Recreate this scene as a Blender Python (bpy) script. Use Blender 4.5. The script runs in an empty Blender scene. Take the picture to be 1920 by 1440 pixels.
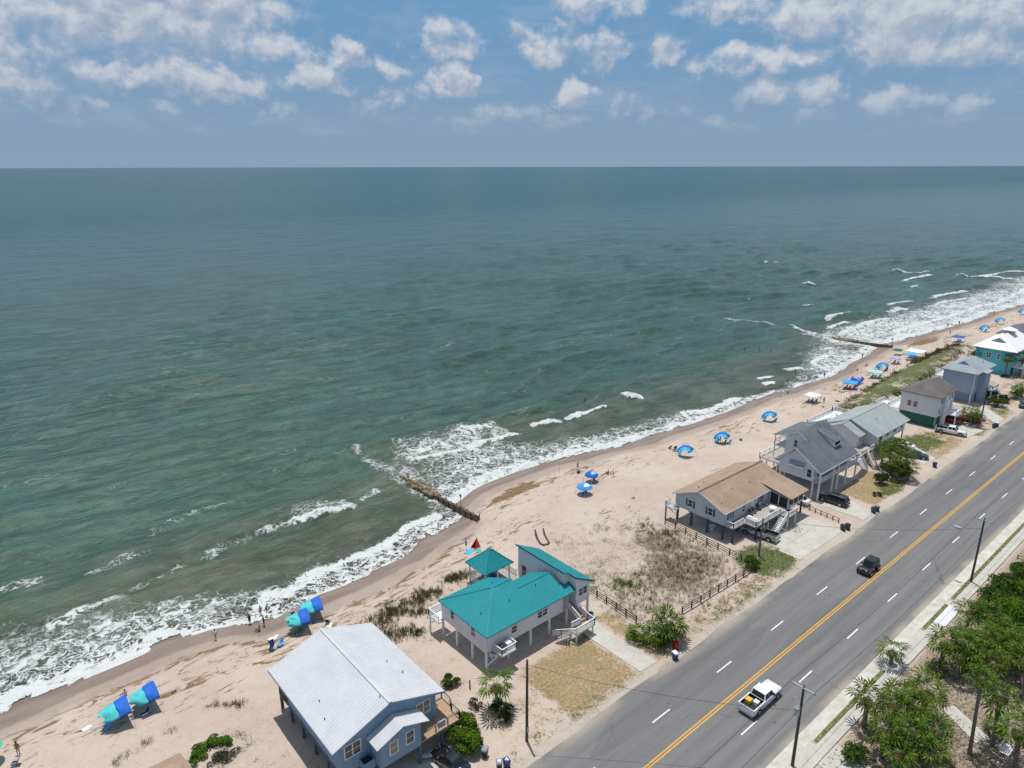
import bpy, bmesh, math, random
import numpy as np
from mathutils import Vector, Matrix
R = math.radians
C = bpy.context.scene.collection
SC = bpy.context.scene
rng = random.Random(7)

# ------------------------------------------------------------------ camera (x runs along the road, y towards the sea, metres)
CAM_H = 58.0
TH = R(40.4675); PITCH = math.atan(408 / 1310.0); ROLL = 0.00234
cr = Vector((math.cos(TH), -math.sin(TH), 0)); ch = Vector((math.sin(TH), math.cos(TH), 0))
fw = ch * math.cos(PITCH) + Vector((0, 0, -math.sin(PITCH)))
dn = -(cr.cross(fw)).normalized()
xa = (cr * math.cos(ROLL) + dn * math.sin(ROLL)).normalized()
ya = -(dn * math.cos(ROLL) - cr * math.sin(ROLL)).normalized()
cd = bpy.data.cameras.new('camera'); cam = bpy.data.objects.new('camera', cd); C.objects.link(cam)
mw = Matrix((xa, ya, -fw)).transposed().to_4x4(); mw.translation = Vector((0, 0, CAM_H)); cam.matrix_world = mw
cd.sensor_width = 36; cd.lens = 36 * 1310 / 1920; cd.clip_start = 1; cd.clip_end = 150000
SC.camera = cam

# ------------------------------------------------------------------ light
SUN_EL = R(78.0); SUN_DIR = Vector((0.35, 0.937, 0)).normalized()
sv_ = Vector((SUN_DIR.x * math.cos(SUN_EL), SUN_DIR.y * math.cos(SUN_EL), math.sin(SUN_EL)))
sl = bpy.data.lights.new('sun', 'SUN'); sl.energy = 3.85; sl.angle = R(0.5); sl.color = (1, .965, .91)
so = bpy.data.objects.new('sun', sl); C.objects.link(so); so.rotation_euler = sv_.to_track_quat('Z', 'Y').to_euler()
SC.view_settings.view_transform = 'Standard'; SC.view_settings.look = 'None'
SC.view_settings.exposure = 0.0; SC.view_settings.gamma = 1

# node helpers
class NT:
    def __init__(s, tree): s.t = tree; s.n = tree.nodes; s.l = tree.links
    def new(s, typ, **kw):
        n = s.n.new(typ)
        for k, v in kw.items():
            if k.startswith('i_'):
                key = k[2:]; key = int(key) if key.isdigit() else key.replace('_', ' ')
                s.put(n.inputs[key], v)
            else: setattr(n, k, v)
        return n
    def put(s, sock, v):
        if isinstance(v, bpy.types.NodeSocket): s.l.new(v, sock)
        else: sock.default_value = v
    def math(s, op, a, b=None, c=None, clamp=False):
        n = s.n.new('ShaderNodeMath'); n.operation = op; n.use_clamp = clamp
        for i, v in enumerate((a, b, c)):
            if v is not None: s.put(n.inputs[i], v)
        return n.outputs[0]
    def vmath(s, op, a, b=None):
        n = s.n.new('ShaderNodeVectorMath'); n.operation = op
        s.put(n.inputs[0], a)
        if b is not None: s.put(n.inputs[1], b)
        return n.outputs['Value'] if op in ('DOT_PRODUCT', 'LENGTH') else n.outputs[0]
    def mix(s, f, a, b):
        n = s.n.new('ShaderNodeMix'); n.data_type = 'RGBA'
        s.put(n.inputs[0], f); s.put(n.inputs[6], a); s.put(n.inputs[7], b)
        return n.outputs[2]
    def noise(s, vec, scale, detail=3, rough=.55, dist=0.0):
        n = s.n.new('ShaderNodeTexNoise'); s.put(n.inputs['Vector'], vec)
        n.inputs['Scale'].default_value = scale; n.inputs['Detail'].default_value = detail
        n.inputs['Roughness'].default_value = rough; n.inputs['Distortion'].default_value = dist
        return n.outputs[0]
    def step(s, x, a, b):
        n = s.n.new('ShaderNodeMapRange'); n.interpolation_type = 'SMOOTHSTEP'; n.clamp = True
        s.put(n.inputs[0], x); s.put(n.inputs[1], a); s.put(n.inputs[2], b); n.inputs[3].default_value = 0; n.inputs[4].default_value = 1
        return n.outputs[0]

def rgb(c): return (c[0], c[1], c[2], 1)
def hexc(r, g, b):
    f = lambda x: (x / 255 / 12.92) if x / 255 <= .04045 else ((x / 255 + .055) / 1.055) ** 2.4
    return (f(r), f(g), f(b))

# ------------------------------------------------------------------ world: clear-sky model with broken cumulus
W = bpy.data.worlds.new('World'); SC.world = W; W.use_nodes = True
w = NT(W.node_tree); w.n.clear()
sky = w.new('ShaderNodeTexSky', sky_type='NISHITA', sun_disc=False, sun_elevation=SUN_EL,
            sun_rotation=math.atan2(SUN_DIR.x, SUN_DIR.y), air_density=1.0, dust_density=0.6, ozone_density=1.6)
SKY_STRENGTH = 0.11
tc = w.new('ShaderNodeTexCoord'); D = tc.outputs['Generated']
sep = w.new('ShaderNodeSeparateXYZ', i_0=D)
az = w.math('MULTIPLY', w.math('ARCTAN2', sep.outputs[1], sep.outputs[0]), 57.29578)
el = w.math('MULTIPLY', w.math('ARCSINE', sep.outputs[2]), 57.29578)
comb = w.new('ShaderNodeCombineXYZ', i_0=az, i_1=el, i_2=0.0).outputs[0]
CL = [  # azimuth, elevation, half width, half height, strength
 (73.5,10.3,6.0,2.3,1.05),(77.5,10.2,5.5,2.6,.95),(84,9.3,5.5,2.4,.62),(70,9.3,2.6,1.5,.85),(80,7.0,3.0,1.0,.5),(83.5,5.2,2.6,.95,.85),(76.6,6.0,2.2,.75,.72),(72.7,6.1,2.2,.8,.85),(68.7,5.6,1.4,.7,.6),
 (66.4,7.9,1.9,.8,.85),(62,7.8,1.4,.65,.9),(63.6,6.5,1.2,.75,.85),(61.7,5.5,1.2,.6,.62),(58.6,6.9,.95,.65,.75),(65.9,6.0,.6,.6,.5),(53.8,9.0,1.5,1.0,.72),(56.5,8.6,1.1,.4,.45),
 (54.2,6.2,1.2,.95,.98),(50.3,4.2,1.2,.65,.6),(47.9,4.2,1.0,.5,.6),(60.3,4.0,1.1,.5,.45),(46.3,8.6,1.7,1.2,.78),(43.3,8.2,1.5,1.0,.75),(43.0,11.2,2.2,.8,.85),
 (34,10.9,2.5,.8,.8),(31.6,7.2,3.2,.7,.92),(25.7,9.6,4.0,1.5,.92),(21.8,8.6,3.6,1.7,.95),(17,8.2,3.4,1.7,.95),(13,9.2,3,2,.8),(31.0,5.1,1.5,.8,.66),(27.2,5.1,1.4,.75,.66),
 (22.4,4.3,1.6,.7,.82),(18.2,3.9,1.2,.55,.8),(44.6,5.2,1.2,.65,.92),(39.3,3.6,.7,.6,.45),(68.8,3.4,1.3,.45,.42),(72,2.9,1.6,.35,.36),(56,3.2,2.5,.4,.36),(44,3.3,1.5,.5,.45),(30,2.9,2.5,.35,.36),(36,2.6,2,.3,.3),(64,2.6,1.6,.3,.36),(24,2.2,3,.3,.3),(58,4.6,1.0,.6,.6),(56.8,5.4,.9,.5,.55),(52,3.2,1.4,.4,.5),(46.8,3.2,1.2,.5,.5),(41.5,4.4,.8,.8,.6),(36.5,4.2,.7,.4,.55),(34,3.1,1.2,.35,.5),(66.5,4.4,.9,.5,.55),(70.5,4.6,1.2,.45,.55),(74.5,4.3,1.0,.4,.5),(79,4.2,1.4,.35,.45),(28.5,3.6,1.3,.4,.5),(19.5,2.8,1.6,.35,.5),(38.5,8.2,1.0,.9,.6),(48.5,9.3,1.0,.8,.6),(81,3.4,1.5,.4,.35)]
g = bpy.data.node_groups.new('cloud_cover', 'ShaderNodeTree')
g.interface.new_socket('P', in_out='INPUT', socket_type='NodeSocketVector'); g.interface.new_socket('D', in_out='OUTPUT', socket_type='NodeSocketFloat')
q = NT(g); gi = q.new('NodeGroupInput'); go = q.new('NodeGroupOutput')
P0 = gi.outputs[0]
warp = q.new('ShaderNodeTexNoise', noise_dimensions='2D', i_Vector=P0); warp.inputs['Scale'].default_value = .42; warp.inputs['Detail'].default_value = 7; warp.inputs['Roughness'].default_value = .62
wv = q.vmath('MULTIPLY', q.vmath('SUBTRACT', warp.outputs['Color'], (.5, .5, .5)), (4.2, 2.6, 0))
PW = q.vmath('ADD', P0, wv)
acc = None
for (a, e, hw, hh, st) in CL:
    dv = q.vmath('MULTIPLY', q.vmath('SUBTRACT', PW, (a, e, 0)), (.68 / hw, .68 / hh, 0))
    r2 = q.vmath('DOT_PRODUCT', dv, dv)
    v_ = q.math('MULTIPLY', q.math('SUBTRACT', 1.0, q.math('MULTIPLY', r2, .62), clamp=True), st)
    acc = v_ if acc is None else q.math('SMOOTH_MAX', acc, v_, .12)
fine = q.new('ShaderNodeTexNoise', noise_dimensions='2D', i_Vector=q.vmath('MULTIPLY', P0, (.8, 1.15, 0))); fine.inputs['Scale'].default_value = .40; fine.inputs['Detail'].default_value = 9; fine.inputs['Roughness'].default_value = .57; fine.inputs['Distortion'].default_value = .25
fine2 = q.new('ShaderNodeTexNoise', noise_dimensions='2D', i_Vector=P0); fine2.inputs['Scale'].default_value = 1.25; fine2.inputs['Detail'].default_value = 6; fine2.inputs['Roughness'].default_value = .55
dd = q.math('ADD', q.math('MULTIPLY', acc, 1.1), q.math('MULTIPLY', q.math('MULTIPLY', q.math('SUBTRACT', q.math('ADD', fine.outputs[0], q.math('MULTIPLY', fine2.outputs[0], .28)), .64), 2.2), q.math('MULTIPLY', acc, 2.6, clamp=True)))
q.l.new(dd, go.inputs[0])
g1 = w.new('ShaderNodeGroup'); g1.node_tree = g; w.l.new(comb, g1.inputs[0])
g2 = w.new('ShaderNodeGroup'); g2.node_tree = g; w.l.new(w.vmath('ADD', comb, (0.3, 0.8, 0)), g2.inputs[0])
dens = w.math('MULTIPLY', w.step(g1.outputs[0], .06, 1.12), .92)
lit = w.step(w.math('SUBTRACT', g1.outputs[0], g2.outputs[0]), -.5, .75)
cloudc = w.mix(lit, rgb((.385, .44, .545)), rgb((.62, .655, .71)))
# humid air towards the horizon
hz = w.math('POWER', w.math('SUBTRACT', 1.0, w.math('DIVIDE', w.math('MAXIMUM', el, 0.0), 34.0), clamp=True), 2.6)
skyc = w.new('ShaderNodeVectorMath', operation='SCALE', i_0=sky.outputs[0], i_Scale=SKY_STRENGTH).outputs[0]
skyc = w.mix(1.0, skyc, skyc)
deep = w.mix(w.step(el, 0.0, 11.0), rgb((.252, .358, .490)), rgb((.150, .322, .535)))
nearh = w.math('SUBTRACT', 1.0, w.step(el, 10.0, 40.0))
base = w.mix(nearh, skyc, deep)
cl_col = w.mix(w.step(el, 1.0, 7.0), rgb((.34, .43, .54)), cloudc)
wisp = w.math('MULTIPLY', w.step(w.noise(w.vmath('MULTIPLY', comb, (.30, .95, 1)), .55, 6, .6, .8), .44, .76), w.math('MULTIPLY', w.step(el, 1.2, 4.0), .34))
base = w.mix(wisp, base, rgb((.37, .46, .59)))
fin = w.mix(w.math('MULTIPLY', dens, w.step(el, .6, 4.5)), base, cl_col)
fill_cloud = w.math('MULTIPLY', w.step(w.noise(w.vmath('DIVIDE', D, w.new('ShaderNodeCombineXYZ', i_0=w.math('MAXIMUM', sep.outputs[2], .15), i_1=w.math('MAXIMUM', sep.outputs[2], .15), i_2=1.0).outputs[0]), 1.6, 5, .6), .42, .66), w.step(el, 17.0, 26.0))   # bright cloud field added overhead, out of view, for fill light
fin = w.mix(fill_cloud, fin, rgb((.62, .65, .69)))
SKYN = w.new('ShaderNodeBackground', i_Strength=1.0, i_Color=fin)
w.l.new(SKYN.outputs[0], w.new('ShaderNodeOutputWorld').inputs[0])
W.cycles.sampling_method = 'MANUAL'; W.cycles.sample_map_resolution = 512

# ------------------------------------------------------------------ mesh helpers
ORG = {}
def tag(o, label=None, cat=None, group=None, kind=None):
    if label: o['label'] = label
    if cat: o['category'] = cat
    if group: o['group'] = group
    if kind: o['kind'] = kind
    return o
def thing(name, label, cat, loc=(0, 0, 0), rotz=0, group=None):
    o = bpy.data.objects.new(name, None); C.objects.link(o); o.empty_display_size = .3
    o.location = loc; o.rotation_euler = (0, 0, rotz); ORG[o.name] = Vector(loc)
    return tag(o, label, cat, group)
def copy_tree(o, parent=None):
    c = o.copy(); C.objects.link(c)
    if parent is not None: c.parent = parent
    for k in list(o.children): copy_tree(k, c)
    return c

class MB:
    def __init__(s): s.v = []; s.f = []; s.m = []; s.cur = 0
    def poly(s, pts, faces):
        b = len(s.v); s.v += [tuple(p) for p in pts]; s.f += [tuple(b + i for i in f) for f in faces]; s.m += [s.cur] * len(faces)
    def box(s, x0, x1, y0, y1, z0, z1):
        s.poly([(x0,y0,z0),(x1,y0,z0),(x1,y1,z0),(x0,y1,z0),(x0,y0,z1),(x1,y0,z1),(x1,y1,z1),(x0,y1,z1)],
               [(3,2,1,0),(4,5,6,7),(0,1,5,4),(1,2,6,5),(2,3,7,6),(3,0,4,7)])
        return s
    def bar(s, p, q, w_, h_):
        p = Vector(p); q = Vector(q); d = (q - p).normalized()
        up = Vector((0, 0, 1)) if abs(d.z) < .95 else Vector((0, 1, 0))
        a = d.cross(up).normalized() * w_ / 2; b = a.cross(d).normalized() * h_ / 2
        s.poly([p-a-b, p+a-b, p+a+b, p-a+b, q-a-b, q+a-b, q+a+b, q-a+b], [(0,1,2,3),(7,6,5,4),(1,0,4,5),(2,1,5,6),(3,2,6,7),(0,3,7,4)])
        return s
    def tube(s, pts, rs, n=8, cap=True):
        pts = [Vector(p) for p in pts]; rings = []
        if not hasattr(rs, '__len__'): rs = [rs] * len(pts)
        V = []; F = []
        for i, p in enumerate(pts):
            d = (pts[min(i+1, len(pts)-1)] - pts[max(i-1, 0)]).normalized()
            up = Vector((0, 0, 1)) if abs(d.z) < .9 else Vector((1, 0, 0))
            a = d.cross(up).normalized(); b = d.cross(a)
            for k in range(n):
                t = 2 * math.pi * k / n
                V.append(p + (a * math.cos(t) + b * math.sin(t)) * rs[i])
        for i in range(len(pts) - 1):
            for k in range(n):
                F.append((i*n+k, i*n+(k+1) % n, (i+1)*n+(k+1) % n, (i+1)*n+k))
        if cap: F.append(tuple(range(n-1, -1, -1))); F.append(tuple((len(pts)-1)*n + k for k in range(n)))
        s.poly(V, F); return s
    def slab(s, pts, t=.12):          # polygon given anticlockwise from above, thickened straight down
        n = len(pts); lo = [(p[0], p[1], p[2] - t) for p in pts]
        s.poly(list(pts) + lo, [tuple(range(n)), tuple(range(2*n-1, n-1, -1))] + [(i, n+i, n+(i+1) % n, (i+1) % n) for i in range(n)])
        return s
    def prism_u(s, prof, u0, u1):     # profile in (v,z), run along x
        n = len(prof); s.poly([(u0, a, b) for a, b in prof] + [(u1, a, b) for a, b in prof],
            [tuple(range(n-1, -1, -1)), tuple(range(n, 2*n))] + [(i, (i+1) % n, n+(i+1) % n, n+i) for i in range(n)]); return s
    def prism_v(s, prof, v0, v1):     # profile in (u,z), run along y
        n = len(prof); s.poly([(a, v0, b) for a, b in prof] + [(a, v1, b) for a, b in prof],
            [tuple(range(n)), tuple(range(2*n-1, n-1, -1))] + [(i, n+i, n+(i+1) % n, (i+1) % n) for i in range(n)]); return s
    def loft(s, rings):
        n = len(rings[0]); V = [p for r in rings for p in r]; F = [tuple(range(n-1, -1, -1)), tuple((len(rings)-1)*n+k for k in range(n))]
        for i in range(len(rings)-1):
            for k in range(n): F.append((i*n+k, i*n+(k+1) % n, (i+1)*n+(k+1) % n, (i+1)*n+k))
        s.poly(V, F); return s
    def seams(s, poly, gap=.45, w_=.028, h_=.018):   # standing seams running down the slope of a roof plane
        P = [Vector(p) for p in poly]; n = (P[1]-P[0]).cross(P[2]-P[0]).normalized()
        if n.z < 0: n = -n
        dn_ = Vector((n.x, n.y, 0)).normalized(); ax = Vector((-dn_.y, dn_.x, 0))
        S = [(p.dot(ax), p.dot(dn_)) for p in P]; z0 = P[0].dot(n)
        a = min(x for x, _ in S) + gap * .5
        while a < max(x for x, _ in S) - gap * .2:
            ts = []
            for i in range(len(S)):
                (x0, t0), (x1, t1) = S[i], S[(i+1) % len(S)]
                if (x0 - a) * (x1 - a) < 0: ts.append(t0 + (t1-t0) * (a-x0) / (x1-x0))
            ts.sort()
            for k in range(0, len(ts) - 1, 2):
                e = []
                for t in (ts[k] + .03, ts[k+1] - .03):
                    p = ax * a + dn_ * t; z = (z0 - p.x * n.x - p.y * n.y) / n.z; e.append(Vector((p.x, p.y, z)) + n * (h_ / 2 - .004))
                if (e[1]-e[0]).length > .2: s.bar(e[0], e[1], w_, h_)
            a += gap
        return s
    def rail(s, pts, h=.95, gap=.13, style='pickets', post=.09, every=1.8):
        for a, b in zip(pts[:-1], pts[1:]):
            a = Vector(a); b = Vector(b); L = (b-a).length; k = max(1, round(L / every)); u = Vector((0, 0, 1))
            for i in range(k + 1): s.bar(a.lerp(b, i/k), a.lerp(b, i/k) + u * (h + .02), post, post)
            s.bar(a + u*h, b + u*h, .12, .05)
            if style == 'boards':
                for j in range(3): s.bar(a + u*(h*(.2+.26*j)), b + u*(h*(.2+.26*j)), .03, .12)
            elif style == 'wire':
                for j in range(3): s.bar(a + u*(h*(.25+.25*j)), b + u*(h*(.25+.25*j)), .02, .02)
            else:
                s.bar(a + u*.12, b + u*.12, .05, .05)
                m = int(L / gap)
                for i in range(1, m): p = a.lerp(b, i/m); s.bar(p + u*.12, p + u*h, .03, .03)
        return s
    def stairs(s, p, q, width, axis):  # straight flight, p top, q bottom; axis = vector across
        p = Vector(p); q = Vector(q); a = Vector(axis).normalized() * width / 2; n = max(3, round((p.z-q.z) / .19))
        for i in range(1, n):
            c = p.lerp(q, i / n); s.bar(c - a, c + a, .28, .05)
        for sg in (-1, 1): s.bar(p + a*sg + Vector((0,0,-.1)), q + a*sg, .05, .25)
        return s
    def build(s, name, mat, parent=None, smooth=False):
        me = bpy.data.meshes.new(name); V = s.v
        if parent is not None and ORG.get(parent.name) is not None:
            o_ = ORG[parent.name]; V = [(a-o_.x, b-o_.y, c-o_.z) for a, b, c in V]
        me.from_pydata(V, [], s.f)
        for m in (mat if isinstance(mat, (list, tuple)) else [mat]): me.materials.append(m)
        if any(s.m): me.polygons.foreach_set('material_index', s.m)
        if smooth: me.polygons.foreach_set('use_smooth', [True] * len(s.f))
        me.update(); o = bpy.data.objects.new(name, me); C.objects.link(o)
        if parent is not None:
            o.parent = parent; ORG[o.name] = ORG.get(parent.name)
        return o

def np_mesh(name, V, F, mat, attrs=None, smooth=False, mats=None):
    me = bpy.data.meshes.new(name); nv = len(V); k = F.shape[1]; nf = len(F)
    me.vertices.add(nv); me.vertices.foreach_set('co', np.ascontiguousarray(V, np.float32).ravel())
    me.loops.add(nf * k); me.loops.foreach_set('vertex_index', F.astype(np.int32).ravel())
    me.polygons.add(nf); me.polygons.foreach_set('loop_start', np.arange(0, nf*k, k, dtype=np.int32)); me.polygons.foreach_set('loop_total', np.full(nf, k, np.int32))
    if smooth: me.polygons.foreach_set('use_smooth', np.ones(nf, bool))
    for an, col in (attrs or {}).items():
        a = me.color_attributes.new(an, 'FLOAT_COLOR', 'POINT'); a.data.foreach_set('color', np.ascontiguousarray(col, np.float32).ravel())
    me.materials.append(mat); me.update(calc_edges=True); me.validate()
    o = bpy.data.objects.new(name, me); C.objects.link(o); return o
def grid(us, vs_):
    U, V = np.meshgrid(us, vs_); nu, nv = len(us), len(vs_)
    i = np.arange(nu*nv).reshape(nv, nu)
    return U, V, np.stack([i[:-1,:-1], i[:-1,1:], i[1:,1:], i[1:,:-1]], -1).reshape(-1, 4)
_rt = np.random.RandomState(3).rand(256, 256)
def vnoise(x, y):
    xi = np.floor(x).astype(int); yi = np.floor(y).astype(int); fx = x-xi; fy = y-yi; fx = fx*fx*(3-2*fx); fy = fy*fy*(3-2*fy)
    T = lambda a, b: _rt[a % 256, b % 256]
    return (T(xi,yi)*(1-fx)+T(xi+1,yi)*fx)*(1-fy)+(T(xi,yi+1)*(1-fx)+T(xi+1,yi+1)*fx)*fy
def fbm(x, y, o=4): return sum(vnoise(x*2**i+17*i, y*2**i+31*i)*.5**i for i in range(o)) / sum(.5**i for i in range(o))
def sst(x, a, b): t = np.clip((x-a)/(b-a), 0, 1); return t*t*(3-2*t)

# ------------------------------------------------------------------ materials
def newmat(name):
    m = bpy.data.materials.new(name); m.use_nodes = True; t = NT(m.node_tree); t.n.clear()
    out = t.new('ShaderNodeOutputMaterial'); b = t.new('ShaderNodeBsdfPrincipled'); t.l.new(b.outputs[0], out.inputs[0])
    return m, t, b, out
def pm(name, col, rough=.7, var=.18, scale=1.2, metal=0, bump=0, bscale=30, spec=.4, streak=0, lap=0, alt=None):
    m, t, b, out = newmat(name); tco = t.new('ShaderNodeTexCoord').outputs['Object']
    vec = t.vmath('MULTIPLY', tco, (1, 1, .12)) if streak else tco
    n = t.math('ADD', t.math('MULTIPLY', t.noise(vec, scale, 4, .6), .65), t.math('MULTIPLY', t.noise(vec, scale*9, 3, .6), .35))
    lo = rgb([c*(1-var) for c in col]); hi = rgb([min(1, c*(1+var)) for c in (alt or col)])
    c_ = t.mix(t.step(n, .32, .68), lo, hi); t.put(b.inputs['Base Color'], c_)
    b.inputs['Roughness'].default_value = rough; b.inputs['Metallic'].default_value = metal; b.inputs['Specular IOR Level'].default_value = spec
    h = None
    if lap:
        z = t.new('ShaderNodeSeparateXYZ', i_0=tco).outputs[2]; h = t.math('FRACT', t.math('DIVIDE', z, lap)); amt = .6; dist = .02
    elif bump: h = t.noise(tco, bscale, 3); amt = bump; dist = .03
    if h is not None:
        bp = t.new('ShaderNodeBump', i_Height=h); bp.inputs['Strength'].default_value = amt; bp.inputs['Distance'].default_value = dist; t.l.new(bp.outputs[0], b.inputs['Normal'])
    return m
def leafmat(name, a, b_, c_=None, scale=.6, trans=.35):
    m = bpy.data.materials.new(name); m.use_nodes = True; t = NT(m.node_tree); t.n.clear(); out = t.new('ShaderNodeOutputMaterial')
    pos = t.new('ShaderNodeTexCoord').outputs['Object']; oi = t.new('ShaderNodeObjectInfo').outputs['Random']
    n1 = t.noise(pos, scale, 2); n2 = t.noise(pos, 5.0, 2)
    f = t.math('ADD', t.math('MULTIPLY', n1, .6), t.math('MULTIPLY', n2, .4))
    col = t.mix(t.step(f, .35, .65), rgb(a), rgb(b_))
    if c_: col = t.mix(t.step(t.noise(pos, 1.7, 3), .6, .72), col, rgb(c_))
    hv = t.new('ShaderNodeHueSaturation', i_Color=col); t.put(hv.inputs['Value'], t.math('ADD', .82, t.math('MULTIPLY', oi, .36))); t.put(hv.inputs['Hue'], t.math('ADD', .485, t.math('MULTIPLY', oi, .03)))
    d = t.new('ShaderNodeBsdfPrincipled', i_Base_Color=hv.outputs[0], i_Roughness=.75); d.inputs['Specular IOR Level'].default_value = .14
    tr = t.new('ShaderNodeBsdfTranslucent', i_Color=hv.outputs[0]); mx = t.new('ShaderNodeMixShader', i_Fac=trans)
    t.l.new(d.outputs[0], mx.inputs[1]); t.l.new(tr.outputs[0], mx.inputs[2]); t.l.new(mx.outputs[0], out.inputs[0]); return m
def shingle(name, col, var=.22):
    m, t, b, out = newmat(name); p = t.new('ShaderNodeTexCoord').outputs['Object']
    n = t.math('ADD', t.math('MULTIPLY', t.noise(p, 6, 3, .7), .6), t.math('MULTIPLY', t.noise(p, .5, 3), .4))
    t.put(b.inputs['Base Color'], t.mix(t.step(n, .38, .62), rgb([c*(1-var) for c in col]), rgb([c*(1+var) for c in col])))
    b.inputs['Roughness'].default_value = .92; b.inputs['Specular IOR Level'].default_value = .2
    z = t.new('ShaderNodeSeparateXYZ', i_0=p).outputs[2]; h = t.math('ADD', t.math('FRACT', t.math('DIVIDE', z, .075)), t.noise(p, 9, 2))
    bp = t.new('ShaderNodeBump', i_Height=h); bp.inputs['Strength'].default_value = .5; bp.inputs['Distance'].default_value = .02; t.l.new(bp.outputs[0], b.inputs['Normal']); return m
def paint(name, col, rough=.25, coat=.6, metal=0):
    m, t, b, out = newmat(name); p = t.new('ShaderNodeTexCoord').outputs['Object']
    t.put(b.inputs['Base Color'], t.mix(t.noise(p, 1.3, 3), rgb([c*.9 for c in col]), rgb([min(1, c*1.06) for c in col])))
    b.inputs['Roughness'].default_value = rough; b.inputs['Coat Weight'].default_value = coat; b.inputs['Metallic'].default_value = metal; return m
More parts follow.
